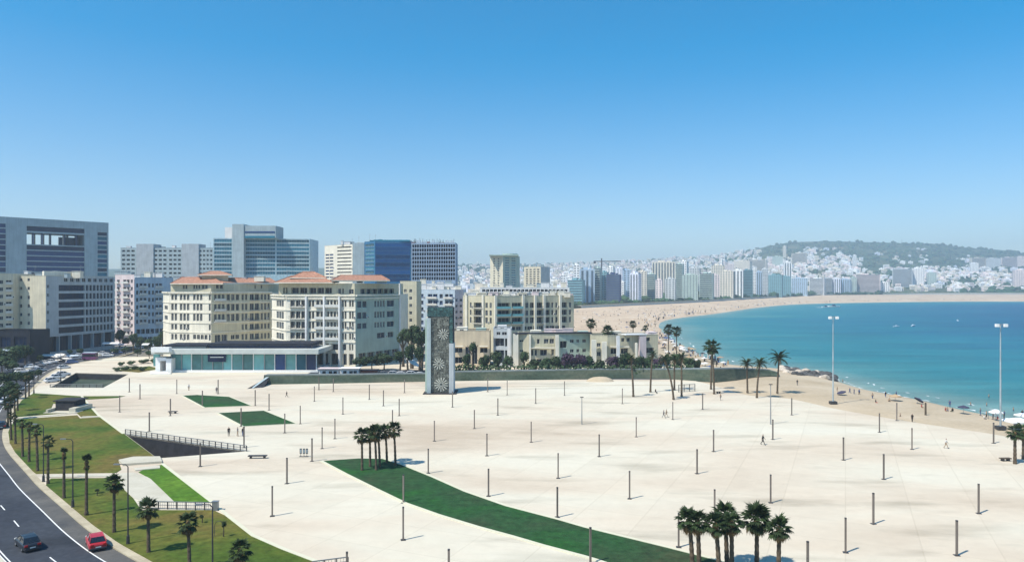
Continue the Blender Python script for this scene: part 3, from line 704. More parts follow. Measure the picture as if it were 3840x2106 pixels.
for x0, x1 in ((1084, 1130), (1140, 1178), (1190, 1230), (1240, 1272), (1284, 1300), (1308, 1326)): s2.add(x0, x1, 1324, 1366, 1, style='strip', dep=1.0, vref=1200)
s3.rows([(1340, 1375, 2), (1404, 1443, 4), (1451, 1478, 1)], [(1127, 1151), (1168, 1192), (1208, 1229)], gap=.45, dep=.3, vref=1400)
s3.rows([(1414, 1443, 1), (1454, 1475, 1)], [(1249, 1270)], dep=.3, vref=1400)
s3.add(1345, 1495, 1318, 1362, 5, style='strip', dep=.8, vref=1400)
zt = ZV(1106, 262)
bJ = building("apartment_block", "right wing of the cream apartments with red tiled roofs, behind the glass pavilion", [s1, s2, s3], zt, [M_creamw, M_tealw], 22)  # turned-away right face: its shade is put into the greener render
# set-back attic floor with dark loggias under the eaves
b1, b2, b3 = D(1045, 271), D(1330, 265.5), D(1490, 287)
t1, t2 = Seg(b1, b2), Seg(b2, b3)
t1.rows([(1062, 1078, 2), (1092, 1152, 2, dict(style='strip')), (1160, 1244, 3, dict(style='strip'))], [(1078, 1100)], dep=.9, vref=1200); t1.rows([(1268, 1278, 1), (1283, 1289, 1)], [(1081, 1101)], vref=1200)
t1.add(1308, 1326, 1084, 1102); t2.add(1352, 1478, 1082, 1101, 6, style='strip', dep=.8)
at = building("attic_floor", "", [t1, t2], ZV(1062, 262), [M_olive], 15, z0=zt - .5, coping=False); 
for k in ("label", "category"): del at[k]
at.parent = bJ; at.location = at.location - bJ.location
EAV = ZV(1060, 262)
def w2(u, d): return D(u, d)
hip_roof(bJ, [w2(1040, 268), w2(1245, 266), w2(1245, 284), w2(1040, 286)], ZV(1058, 262), 2.4)
hip_roof(bJ, [w2(1252, 264), w2(1452, 271), w2(1452, 290), w2(1252, 284)], ZV(1050, 262), 1.9, ridge=.7)
hip_roof(bJ, [w2(1098, 272), w2(1215, 272), w2(1215, 282), w2(1098, 282)], ZV(1040, 268), 2.2, name="upper_tiled_roof", ridge=.3)
mb = MB(); mb.prism([w2(1105, 273), w2(1208, 273), w2(1208, 281), w2(1105, 281)], EAV, ZV(1041, 268)); mb.build("roof_pavilion", M_tan, bJ)
for u in (1152, 1219, 1276):                       # tall white piers
    s, d = s2.s_of(u); p = s2.A + s2.t * s; mb = MB(); mb.obox(p - s2.t * .28, p + s2.t * .28, -1.2, .0, -.3, ZV(1112, 262)); mb.build("pier", M_white, bJ)
p = s3.B; mb = MB(); mb.obox(p - s3.t * .7, p - s3.t * .05, -.35, .0, -.3, ZV(1062, 284)); mb.build("pier", M_white, bJ)
mb = MB()
for s in (s1, s2, s3): mb.obox(s.A, s.B, -.5, -.004, ZV(1121, 262), ZV(1116, 262)); mb.obox(s.A, s.B, -.7, -.003, ZV(1110, 262), ZV(1105.8, 262))
mb.build("cornice", M_creamw, bJ)
mb = MB()
for z in (1162, 1201, 1240, 1281): mb.obox(s1.A, s1.B, -.25, -.004, ZV(z + 3, 262), ZV(z, 262)); mb.obox(s2.A, s2.B, -.25, -.004, ZV(z + 3, 262), ZV(z, 262))
mb.build("string_course", M_creamw, bJ)
roof_bits(bJ, 1060, 1480, 276, ZV(1050, 270) - .2, 3, n=5, hmax=1.6)

# ---------- cream apartment block, left wing (u 615-1020)
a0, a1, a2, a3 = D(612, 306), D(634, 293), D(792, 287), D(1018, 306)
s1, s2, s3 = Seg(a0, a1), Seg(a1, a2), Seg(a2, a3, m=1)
RI = [(1103, 1125), (1138, 1163), (1175, 1202), (1215, 1236), (1252, 1274)]
s1.add(617, 629, 1145, 1160, 1); s1.add(617, 629, 1182, 1198, 1)
s2.rows([(642, 664, 2), (674, 710, 3), (724, 759, 3)], RI[:3], gap=.45, dep=.35, vref=700)
s2.rows([(642, 664, 2), (674, 710, 3)], RI[3:], gap=.45, dep=.35, vref=700); s2.add(724, 778, 1254, 1272, 4)
s2.rows([(783, 790, 1)], RI, vref=700)
s3.rows([(803, 842, 3, dict(bal='wall')), (850, 897, 3)], RI[:3], gap=.5, dep=.45, vref=900)
s3.rows([(906, 928, 2), (937, 972, 2, dict(bal='rail')), (978, 1012, 3)], RI, gap=.5, dep=.45, vref=900)
s3.add(806, 852, 1254, 1290, 2, style='door', dep=.6); s3.add(866, 897, 1254, 1271, 2)
zt = ZV(1098, 290)
bI = building("apartment_block", "left wing of the cream apartments with red tiled roofs, above the pavilion's white entrance", [s1, s2, s3], zt, [M_creamw, M_olive], 24)  # right face in a duller buff, its shade put into the colour
b1, b2, b3 = D(640, 299), D(792, 293), D(1005, 311)
t1, t2 = Seg(b1, b2), Seg(b2, b3)
t1.rows([(685, 702, 2), (724, 750, 3), (757, 778, 2)], [(1068, 1083)], vref=700)
t2.rows([(810, 836, 2), (955, 960, 1), (978, 984, 1), (1004, 1010, 1)], [(1068, 1082)], vref=900, dep=.4); t2.add(852, 1000, 1102, 1121, 3, style='strip', dep=1)
at = building("attic_floor", "", [t1, t2], ZV(1064, 290), [M_olive], 16, z0=zt - .4, coping=False)
for k in ("label", "category"): del at[k]
at.parent = bI; at.location = at.location - bI.location
hip_roof(bI, [w2(650, 297), w2(830, 292), w2(830, 312), w2(650, 316)], ZV(1062, 290), 2.5, ridge=.6)
hip_roof(bI, [w2(822, 297), w2(1030, 311), w2(1030, 328), w2(822, 314)], ZV(1059, 290), 2.0, ridge=.75)
hip_roof(bI, [w2(752, 300), w2(862, 300), w2(862, 310), w2(752, 310)], ZV(1030, 300), 1.5, name="upper_tiled_roof", ridge=.3)
mb = MB(); mb.prism([w2(758, 301), w2(856, 301), w2(856, 309), w2(758, 309)], ZV(1062, 290), ZV(1031, 300)); mb.build("roof_pavilion", M_olive, bI)
mb = MB()
for s in (s1, s2, s3): mb.obox(s.A, s.B, -.6, -.003, ZV(1099, 290), ZV(1094, 290))
for z in (1133, 1170, 1209, 1244):
    for s in (s1, s2, s3): mb.obox(s.A, s.B, -.22, -.004, ZV(z + 3, 290), ZV(z, 290))
mb.build("cornice", M_creamw, bI)
roof_bits(bI, 640, 1010, 305, ZV(1048, 300), 5, n=7, hmax=1.4)

# ---------- white strip-window office on the corner (u -60..430)
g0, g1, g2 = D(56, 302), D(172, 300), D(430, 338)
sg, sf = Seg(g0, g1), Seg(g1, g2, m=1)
RG = [(1043, 1054), (1075, 1087), (1108, 1121), (1140, 1153), (1173, 1185), (1204, 1217), (1237, 1250)]
sg.rows([(69, 83, 1), (103, 112, 1)], RG, dep=.3, vref=90); sg.rows([(60, 64, 1)], RG, dep=.2, vref=90)
for i in range(6):
    v = 1068 + 32.5 * i
    sf.add(220, 318, v, v + 23, 1, style='strip', dep=.7, gm=M_glass_ink, fm=M_frame_d, vref=172); sf.add(322, 424, v, v + 23, 8, gap=.5, dep=.6, gm=M_glass_ink, fm=M_frame_d, vref=172)
    sf.rows([(176, 184, 1)], [(v - 1, v + 12)], vref=172)
sf.add(178, 428, 1264, 1322, 6, style='strip', dep=1.6, gm=M_glass_ink, vref=172, fm=M_frame_d); sf.add(240, 424, 1041, 1056, 9, gap=1.2, dep=.3, vref=172)
bG = building("office_building", "white office with long dark window strips at the street corner on the left", [sg, sf], ZV(1034, 300), [M_cream, M_grayw], 26, back=Vector((-.97, .25)))  # street face takes a greyer render with its shade in the colour
roof_bits(bG, 80, 330, 306, ZV(1034, 300), 9, n=5, hmax=2.2, dd=12)
mb = MB(); mb.prism([D(165, 303), D(280, 316), D(276, 322), D(158, 309)], ZV(1036, 300), ZV(1016, 305)); mb.build("stair_head", M_creamw, bG)
# the block beside it, cut by the frame
l0, l1 = D(-190, 285), D(50, 298)
sl = Seg(l0, l1); sl.rows([(-150, -120, 2), (-90, -60, 2), (-20, 12, 2), (22, 44, 1, dict(bal='wall'))], [(1050 + 27 * i, 1064 + 27 * i) for i in range(7)], dep=.4, vref=20)
building("apartment_building", "cream balconied block cut by the left edge, beside the white strip-window office", [sl], ZV(1026, 295), M_cream, 20)

# ---------- white and blue apartment towers across the street (u 430-620)
h0, h1 = D(432, 372), D(503, 366); sh = Seg(h0, h1)
sh.rows([(438, 449, 1, dict(bal='wall')), (462, 486, 2, dict(bal='wall')), (490, 498, 1)], [(1048 + 27.5 * i, 1061 + 27.5 * i) for i in range(8)], dep=.5, vref=470)
bh = building("apartment_building", "slim pinkish white apartment block with dark windows, right of the white corner office", [sh], ZV(1030, 370), M_pinkw, 22); roof_bits(bh, 440, 495, 372, ZV(1030, 370), 11, n=3)
h0, h1 = D(505, 352), D(622, 362); sh = Seg(h0, h1)
sh.rows([(511, 519, 1), (524, 550, 2, dict(bal='wall')), (556, 564, 1), (570, 578, 1), (583, 608, 2, dict(bal='wall'))], [(1062 + 27 * i, 1077 + 27 * i) for i in range(6)], dep=.6, vref=560)
sh.add(512, 614, 1232, 1250, 6, style='strip', dep=.9, gm=M_glass_ink); sh.add(512, 614, 1262, 1290, 5, style='strip', dep=.9, gm=M_glass_ink)
bh = building("apartment_building", "pale blue apartment block with paired balconies, left of the cream apartments", [sh], ZV(1040, 355), M_bluew, 22, glass=M_glass_ink); roof_bits(bh, 510, 610, 357, ZV(1040, 355), 12, n=5)

# ---------- blocks behind the cream apartments
k0, k1 = D(1500, 332), D(1562, 330); sk = Seg(k0, k1)
sk.rows([(1515, 1525, 1), (1535, 1545, 1)], [(1084 + 27.5 * i, 1096 + 27.5 * i) for i in range(7)], vref=1530)
building("apartment_building", "narrow buff block with two columns of windows, right behind the cream apartments", [sk], ZV(1054, 331), M_olive, 18)
k0, k1, k2 = D(1566, 362), D(1706, 352), D(1738, 356); sa, sb_ = Seg(k0, k1), Seg(k1, k2, m=1)
sa.rows([(1574, 1588, 1), (1604, 1640, 2, dict(bal='wall')), (1648, 1660, 1), (1668, 1698, 2, dict(bal='wall'))], [(1102 + 25 * i, 1118 + 25 * i) for i in range(9)], dep=.6, vref=1640, gm=M_glass_navy)
sb_.rows([(1708, 1716, 1), (1724, 1733, 1)], [(1120 + 22 * i, 1130 + 22 * i) for i in range(9)], vref=1720)
bl = building("apartment_building", "blue-white balconied block rising behind the patterned tower", [sa, sb_], ZV(1086, 356), [M_bluew, M_pinkw], 20); roof_bits(bl, 1580, 1730, 362, ZV(1086, 356), 13, n=7, hmax=3)
k0, k1 = D(1575, 396), D(1700, 392); sk = Seg(k0, k1); sk.add(1583, 1692, 1076, 1088, 8, dep=.4); sk.add(1583, 1692, 1098, 1110, 8, dep=.4)
bk = building("apartment_building", "low white penthouse block behind the blue-white balconied one", [sk], ZV(1064, 394), M_white, 16); roof_bits(bk, 1580, 1690, 396, ZV(1064, 394), 14, n=4)

# ---------- tan apartments with dark balcony bays (u 1735-2150)
m0, m1, m2 = D(1736, 318), D(1856, 306), D(2152, 322)
sa, sb_ = Seg(m0, m1), Seg(m1, m2)
RM = [(1134, 1154), (1162, 1182), (1189, 1211)]
sa.rows([(1762, 1768, 1), (1777, 1812, 1, dict(style='strip', dep=1.2, bal='rail')), (1820, 1829, 1), (1836, 1844, 1)], RM, vref=1800)
sb_.rows([(1860, 1912, 1, dict(style='strip', dep=1.3, bal='glass')), (1920, 1957, 1, dict(style='strip', dep=1.3, bal='glass')), (1971, 1981, 1), (1988, 2003, 1, dict(dep=.7)), (2012, 2034, 1, dict(style='strip', dep=1.3, bal='rail')), (2044, 2062, 1, dict(dep=.8)), (2068, 2075, 1), (2083, 2090, 1), (2107, 2126, 1, dict(dep=.9)), (2134, 2142, 1)], RM, vref=2000)
sb_.rows([(1870, 2120, 12)], [(1222, 1236)], vref=2000, dep=.3)
bM = building("apartment_building", "long tan apartment block with dark balcony bays and pale piers, right of the patterned tower", [sa, sb_], ZV(1109, 312), M_olive, 20)
for s, us_ in ((sa, (1752, 1814)), (sb_, (1851, 1961, 2006, 2039, 2100))):
    for u in us_:
        k, d = s.s_of(max(u, 1858) if s is sb_ else u); p = s.A + s.t * k; mb = MB(); mb.obox(p - s.t * .5, p + s.t * .5, -.75, -.003, -.3, ZV(1106, 312)); mb.build("pier", M_creamw, bM)
roof_bits(bM, 1750, 2140, 318, ZV(1109, 312), 15, n=15, hmax=2.2, m=None, masts=5)
k0, k1 = D(1800, 352), D(2135, 350); sk = Seg(k0, k1); sk.add(1808, 2128, 1084, 1094, 22, dep=.4); sk.add(1808, 2128, 1098, 1104, 22, dep=.4)
bk = building("apartment_building", "white terraced block showing just above the long tan apartment roof", [sk], ZV(1078, 351), M_white, 16); roof_bits(bk, 1805, 2130, 355, ZV(1078, 351), 16, n=10, masts=5)

# ---------- low houses along the wall
def low_house(label, segs, v, d, wm, depth, **k): return building("beach_house", label, segs, ZV(v, d), wm, depth, cat="house", **k)
n0, n1 = D(1690, 262), D(1836, 262); sn = Seg(n0, n1)
sn.rows([(1704, 1734, 1), (1800, 1828, 1)], [(1303, 1322), (1338, 1362)], style='strip', dep=.9, vref=1750); sn.add(1745, 1790, 1300, 1365, 2, style='door', dep=.8)
hh = low_house("low tan house with a wide blank upper wall, just right of the patterned tower", [sn], 1240, 262, M_tan, 14)
n0, n1 = D(1850, 264), D(1918, 262); sn = Seg(n0, n1); sn.rows([(1862, 1876, 1), (1882, 1900, 1)], [(1244, 1256)], vref=1880); sn.rows([(1854, 1890, 1, dict(style='strip')), (1893, 1902, 1)], [(1268, 1298), (1312, 1362)], vref=1880, dep=1)
hh = low_house("narrow white-topped house with dark glazing between the two tan beach houses", [sn], 1232, 262, [M_grayw], 13)
p = D(1908, 260.4); mb = MB(); mb.box(p.x - .5, p.x + .5, p.y - .3, p.y + .5, -.3, ZV(1230, 262)); mb.build("pier", M_white, hh)
n0, n1, n2, n3 = D(1943, 259), D(1980, 258), D(2094, 260), D(2218, 264); sa, sb_, sd = Seg(n0, n1), Seg(n1, n2), Seg(n2, n3, m=1)
sa.rows([(1948, 1962, 1)], [(1274, 1281), (1311, 1318)], vref=1960)
sb_.rows([(2014, 2024, 1), (2040, 2078, 2)], [(1270, 1288)], vref=2030); sb_.rows([(1992, 2000, 1), (2006, 2014, 1), (2026, 2052, 1), (2068, 2078, 1)], [(1310, 1332)], vref=2030, dep=.5); sb_.add(1990, 2078, 1345, 1370, 4, dep=.7)
sd.add(2100, 2126, 1278, 1304, 1, dep=.6); sd.rows([(2138, 2152, 1), (2162, 2172, 1), (2184, 2198, 1)], [(1272, 1284), (1308, 1321)], vref=2160); sd.add(2104, 2200, 1340, 1366, 3, dep=.6)
hh = low_house("cream and pale teal beach house with bright end pillars in the middle of the row", [sa, sb_, sd], 1252, 260, [M_olive, M_tealw], 13)
for u, w, v in ((1934, .9, 1252), (1987, .35, 1254), (2089, .6, 1256)):
    p = D(u, 258); mb = MB(); mb.box(p.x - w, p.x + w, p.y - .6, p.y + .9, -.3, ZV(v, 258)); mb.build("pier", M_creamw, hh)
mb = MB(); mb.obox(D(1930, 258.2), D(2218, 262.8), -1.0, 3, ZV(1252, 260) + .13, ZV(1249, 260) + .2); mb.build("eave", M_dark, hh)
roof_bits(hh, 2050, 2140, 264, ZV(1249, 260), 17, n=4, hmax=1.2, dd=5, m=M_pinkw, masts=1)
n0, n1, n2 = D(2218, 258), D(2278, 257), D(2468, 262); sa, sb_ = Seg(n0, n1), Seg(n1, n2)
sa.rows([(2238, 2252, 1)], [(1285, 1300), (1318, 1334)], vref=2240)
sb_.rows([(2290, 2318, 1), (2328, 2356, 1), (2422, 2452, 1)], [(1305, 1325)], vref=2360, dep=.9, style='strip'); sb_.rows([(2330, 2342, 1), (2350, 2362, 1), (2398, 2408, 1), (2420, 2438, 1)], [(1266, 1280)], vref=2360, dep=.6); sb_.add(2290, 2450, 1342, 1366, 5, dep=.7)
hh = low_house("flat-roofed cream house with pinkish bay at the right end of the beach row", [sa, sb_], 1256, 259, [M_olive], 12)
for u, w, v, m_ in ((2227, .8, 1274, M_creamw), (2266, .85, 1280, M_creamw), (2318, .55, 1259, M_white), (2386, .35, 1285, M_creamw)):
    p = D(u, 255.6); mb = MB(); mb.box(p.x - w, p.x + w, p.y - .5, p.y + .8, -.3, ZV(v, 256)); mb.build("pier", m_, hh)
mb = MB(); p0, p1 = D(2394, 258.6), D(2418, 259.2); mb.obox(p0, p1, -1.2, .2, ZV(1365, 258), ZV(1258, 258)); mb.build("bay", M_pinkw, hh)
mb = MB(); mb.obox(D(2345, 256.5), D(2425, 258.5), -.5, 3.5, ZV(1256, 259) + .13, ZV(1252.5, 259) + .2); mb.build("canopy_slab", M_white, hh)

# stepped upper rooms, terraces and window hoods that break up the flat blocks
def step_room(root, u0, u1, d, zb_, vt, m, dep=5, win=True):
    a, c = D(u0, d), D(u1, d); z1 = ZV(vt, d); mb = MB(); mb.obox(a, c, 0, dep, zb_ - .6, z1); mb.obox(a, c, -.15, dep + .15, z1 + .002, z1 + .16); mb.build("roof_room", m, root)
    w = c.x - a.x
    if win and w > 1.6:
        me = window_mesh(min(1.4, w * .4), 1.0, 'plain', M_glass, M_frame)
        for f_ in ((.3,) if w < 4 else (.15, .62)): inst("window", me, (a.x + w * f_ - root.location.x, d - .08 - root.location.y, z1 - 1.5 - root.location.z), 0, root)
HB = [o for o in bpy.data.objects if o.name.startswith('beach_house')]
for root, lst in zip(HB, (((1712, 1752, 267, 1228, M_creamw), (1784, 1822, 268, 1232, M_tealw)), ((1866, 1900, 266, 1222, M_white),), ((1990, 2030, 266, 1240, M_creamw), (2106, 2150, 267, 1238, M_white), (2170, 2206, 268, 1243, M_tealw)), ((2290, 2330, 263, 1244, M_creamw), (2430, 2462, 264, 1246, M_pinkw)))):
    for u0, u1, d, vt, m_ in lst: step_room(root, u0, u1, d, {0: ZV(1240, 262), 1: ZV(1232, 262), 2: ZV(1252, 260), 3: ZV(1256, 259)}[HB.index(root)], vt, m_)
zM = ZV(1109, 312)
for i, (u0, u1, vt) in enumerate(((1740, 1764, 1098), (1790, 1822, 1101), (1836, 1868, 1096), (1884, 1912, 1102), (1940, 1976, 1098), (1996, 2020, 1094), (2036, 2066, 1101), (2086, 2116, 1096), (2126, 2148, 1102))):
    step_room(bM, u0, u1, 321 if 1770 < u0 < 2000 else 326, zM, vt, (M_creamw, M_cream, M_pinkw)[i % 3], win=(i % 2 == 0))
for root, (u0, u1, d, v) in ((HB[0], (1702, 1738, 261.6, 1298)), (HB[0], (1798, 1830, 261.6, 1298)), (HB[2], (1992, 2080, 258.6, 1304)), (HB[3], (2288, 2358, 257.4, 1300))):
    a, c = D(u0, d), D(u1, d); mb = MB(); mb.obox(a, c, -1.3, -.05, ZV(v, d), ZV(v - 2.5, d)); mb.build("balcony_slab", M_creamw, root)

# ---------- glass pavilion (u 575-1190)
PD_ = 246.0
pav = thing("glass_pavilion", "long low teal glass pavilion with pale flat roof, in front of the cream apartments", "pavilion", (*D(880, PD_), 0))
def zb(v, d=PD_): return ZV(v, d)
def pbox(name, u0, u1, d0, d1, v0, v1, m, parent=pav):
    a, c = D(u0, d0), D(u1, d0); mb = MB(); mb.box(a.x, c.x, d0, d1, zb(v1, d0), zb(v0, d0)); return mb.build(name, m, parent)
pbox("plinth", 600, 1192, PD_ - 1.2, PD_ + 18, 1388, 1396, M_wpaint)
pbox("roof_slab", 566, 1194, PD_ - 2.4, PD_ + 19, 1310, 1327, mat("fascia_metal", (0.50, 0.53, 0.50), rough=.6, var=.12, scale=.2))
pbox("roof_prow", 566, 634, PD_ - 4.4, PD_ - 2.42, 1302, 1320, M_wpaint)
pbox("upper_roof", 780, 1172, PD_ + 2, PD_ + 15, 1287, 1297, M_dark); pbox("upper_storey", 786, 1166, PD_ + 3, PD_ + 14, 1297, 1312, M_glass_navy)
pbox("upper_roof", 612, 776, PD_ + 2.1, PD_ + 12, 1292, 1299, M_dark); pbox("upper_storey", 620, 772, PD_ + 3, PD_ + 11, 1299, 1312, M_conc)
pbox("core_wall", 640, 1186, PD_ + 3.0, PD_ + 3.3, 1325, 1390, M_glass_teal)
bnd = [643, 681, 718, 757, 797, 835, 869, 910, 950, 991, 1030, 1070, 1110, 1148, 1186]
for i in range(len(bnd) - 1):
    pbox("glass_panel", bnd[i] + .7, bnd[i + 1] - .7, PD_, PD_ + .06, 1329, 1387.5, M_glass_navy if bnd[i] in (1030, 1148) else M_glass_pav if bnd[i] != 1110 else M_glass_teal)
for u in bnd: pbox("mullion", u - 1.3, u + 1.3, PD_ - .35, PD_ - .1, 1327, 1388, M_wpaint if u in (718, 869, 950, 1030, 1110, 1186) else M_metal)
pbox("sign_box", 779, 846, PD_ - .9, PD_ - .5, 1328, 1356, mat("sign_navy", (.015, .025, .07))); pbox("sign_stripe", 788, 838, PD_ - .96, PD_ - .905, 1337, 1340, M_wpaint)
pbox("entrance_wall", 583, 600, PD_ - 3, PD_ + 2, 1340, 1397, M_wpaint); pbox("entrance_wall", 622, 642, PD_ - 3, PD_ + 2, 1344, 1397, M_wpaint); pbox("entrance_lintel", 600, 622, PD_ - 3, PD_ + 2, 1340, 1352, M_wpaint); pbox("entrance_recess", 600, 622, PD_ + 1, PD_ + 1.4, 1352, 1394, M_redbr)
pbox("entrance_glass", 575, 600, PD_ + 2.1, PD_ + 2.4, 1327, 1372, M_glass_pav)
for k in range(5): pbox("step", 562 - 0 * k, 640 - 4 * k, PD_ - 6.5 + k * .6, PD_ - 5.8 + k * .6, 1398.5 - k * 1.6, 1402 - k * 1.0, M_wpaint)

# ---------- distant offices on the left skyline
# broad office with a see-through sky terrace
oA, oB = D(-40, 424), D(407, 470); tO = (oB - oA).normalized(); so = Seg(oA, oB)
off = thing("office_building", "huge grey office with a see-through opening under its roof, at the far left skyline", "building", (*oA, 0))
def of_box(name, u0, u1, v0, v1, m, dp=(0, 18), split=None):
    a = max(0, so.s_of(u0)[0]); c = min(so.L, so.s_of(u1)[0]); dr = so.s_of(200)[1]; mb = MB()
    mb.obox(oA + so.t * a, oA + so.t * c, dp[0], dp[1], ZV(v1, dr) if v1 < 1300 else -.3, ZV(v0, dr)); return mb.build(name, m, off)
of_box("pier", 22, 100, 823, 1400, M_conc); of_box("pier", 317, 366, 823, 1400, M_conc); of_box("pier", 402, 407, 823, 1400, M_conc)
of_box("top_beam", 100.05, 316.95, 823, 852, M_conc); of_box("top_beam", -40, 21.9, 823, 848, M_conc); of_box("top_beam", 366.1, 401.9, 823, 862, M_conc)
of_box("window_band", 100.1, 316.9, 852, 870, M_glass_navy, (.8, 17.2)); of_box("lintel_band", 100.1, 316.9, 870, 876, M_conc, (.2, 17.8))
for i, u in enumerate((104, 124, 140, 158, 174, 190, 200, 240, 262, 285, 300)): of_box("column", u, u + (4 if i < 7 else 7), 876, 918, M_glass_navy, (1, 3) if i % 2 else (6, 9))
of_box("terrace_glass", 240, 316, 884, 918, M_glass_navy, (10, 11))
for k in range(6): of_box("floor_band", 100.1, 316.9, 918 + 20 * k, 922 + 20 * k, M_conc, (0, 17.9)); of_box("window_band", 100.1, 316.9, 922 + 20 * k, 938 + 20 * k, M_glass_navy, (.7, 17.2)) 
for k in range(9): of_box("floor_band", -40, 21.9, 862 + 20 * k, 866 + 20 * k, M_conc, (0, 17.9)); of_box("window_band", -40, 21.9, (848 if k == 0 else 846 + 20 * k), 862 + 20 * k, M_glass_navy, (.7, 17))
for k in range(10): of_box("window_band", 366.1, 401.9, 862 + 17.5 * k, 875 + 17.5 * k, M_glass_teal if k % 2 else M_glass_navy, (.7, 17.2)); of_box("floor_band", 366.1, 401.9, 875 + 17.5 * k, 879.5 + 17.5 * k, M_conc, (.1, 17.9))
of_box("lower_wall", -40, 407, 1045, 1400, M_conc, (.3, 17.5))

q0, q1 = D(452, 520), D(812, 520); sq = Seg(q0, q1)
for k in range(7): sq.rows([(457, 505, 3), (578, 624, 3), (634, 678, 3), (748, 796, 4)], [(937 + 16.6 * k, 944 + 16.6 * k)], dep=.9, gap=1.0, style='strip', vref=600)
bq = building("office_building", "pale striped office with two blank lift towers, between the huge grey and teal glass ones", [sq], ZV(929, 520), M_conc, 20)
for a, c in ((511, 575), (681, 745)):
    mb = MB(); mb.obox(D(a, 519.3), D(c, 519.3), 0, 12, -.3, ZV(914, 519)); mb.build("lift_tower", M_grayw, bq)
roof_bits(bq, 460, 790, 525, ZV(929, 520), 21, n=4, masts=1)

c0, c1 = D(800, 478), D(1161, 486); sc_ = Seg(c0, c1)
for k in range(9): sc_.rows([(803, 869, 1), (917, 1032, 1), (1037, 1159, 1)], [(898 + 15 * k, 909 + 15 * k)], style='curtain', dep=.25, gm=M_glass_teal, vref=980)
bc = building("office_tower", "teal glass office tower with a taller middle block, above the cream apartments", [sc_], ZV(893, 480), mat("teal_spandrel", (.36, .50, .55), rough=.4), 22, coping=False)
mb = MB(); mb.obox(D(871, 476.8), D(914, 476.8), 0, 14, -.3, ZV(840, 477)); mb.build("lift_tower", M_conc, bc)
mb = MB(); mb.obox(D(914.3, 477.4), D(1034, 477.4), 0, 16, ZV(893, 480) + .01, ZV(846, 477)); mb.build("upper_block", M_conc, bc)
for v0, v1, g in ((867, 873, M_glass_navy), (884, 892, M_glass_teal)):
    mb = MB(); mb.obox(D(918, 477.2), D(1030, 477.2), 0, .15, ZV(v1, 477), ZV(v0, 477)); mb.build("window_band", g, bc)
mb = MB(); mb.obox(D(843, 480), D(870.6, 480), 0, 12, ZV(893, 480) + .01, ZV(852, 480)); mb.build("stair_head", M_white, bc)  # white box added in place of the upper block's sunlit side wall

e0, e1, e2 = D(1217, 470), D(1256, 462), D(1322, 452); sa, sb_ = Seg(e0, e1), Seg(e1, e2)
for k in range(9): sa.add(1221, 1250, 952 + 12 * k, 958 + 12 * k, 2, style='strip', gap=.6, gm=M_glass_navy, vref=1240); 
for k in range(10): sb_.add(1264, 1318, 924 + 13.5 * k, 929 + 13.5 * k, 1, style='strip', vref=1290, dep=.5)
be = building("apartment_tower", "cream tower striped with white floors, left of the deep blue glass block", [sa, sb_], ZV(917, 455), [M_creamw], 16)
mb = MB(); mb.obox(D(1322.5, 452), D(1366, 452), 0, 14, -.3, ZV(910, 452)); mb.build("lift_tower", M_conc, be); roof_bits(be, 1265, 1360, 455, ZV(912, 455), 22, n=4, hmax=1.6)

e0, e1, e2 = D(1367, 446), D(1406, 438), D(1541, 442); sa, sb_ = Seg(e0, e1), Seg(e1, e2)
for k in range(10): sa.add(1370, 1403, 914 + 14.5 * k, 924 + 14.5 * k, 1, style='curtain', gm=M_glass_teal, vref=1390, dep=.2); sb_.add(1408, 1538, 912 + 14.5 * k, 925.3 + 14.5 * k, 1, style='curtain', gm=M_glass_blue, fm=M_glass_blue, vref=1470, dep=.12)
bb = building("office_tower", "deep blue glass office block beside the grid-fronted tower", [sa, sb_], ZV(905, 441), mat("blue_spandrel", (.04, .15, .28), rough=.35), 18)
mb = MB(); mb.obox(D(1400, 440), D(1536, 440), .6, 13, ZV(905, 441) + .13, ZV(899, 441)); mb.build("roof_plant", M_glass_teal, bb); roof_bits(bb, 1385, 1440, 443, ZV(903, 441), 23, n=3, hmax=1.4, m=M_glass_teal)

e0, e1 = D(1543, 434), D(1708, 430); sa = Seg(e0, e1)
for k in range(9):
    for j in range(6): sa.add(1546 + 27 * j, 1571 + 27 * j, 916 + 15.2 * k, 928 + 15.2 * k, 3, gap=.25, style='x', dep=.5, gm=M_dark, fm=M_dark, vref=1625)
bf = building("office_tower", "dark tower behind a white concrete grid, with bare steel rods standing on its roof", [sa], ZV(911, 432), mat("grid_concrete", (.28, .37, .48), var=.1), 18)
for k in range(34):
    p = D(R.uniform(1546, 1704), 433 + R.uniform(.5, 10)); h = R.uniform(.8, 3.4); mb = MB(); mb.tube([(p.x, p.y, ZV(912, 432)), (p.x + R.uniform(-.3, .3), p.y, ZV(911, 432) + h)], [.12, .08], 4); mb.build("steel_rod", M_iron, bf)
for k in range(9):
    p = D(1552 + 18 * k, 433 + R.uniform(.5, 6)); h = R.uniform(.6, 1.8); mb = MB(); mb.box(p.x - R.uniform(.6, 1.5), p.x + 1, p.y, p.y + 1.5, ZV(913, 432), ZV(911, 432) + h); mb.build("formwork", M_bluew if k % 3 else M_redbr, bf)

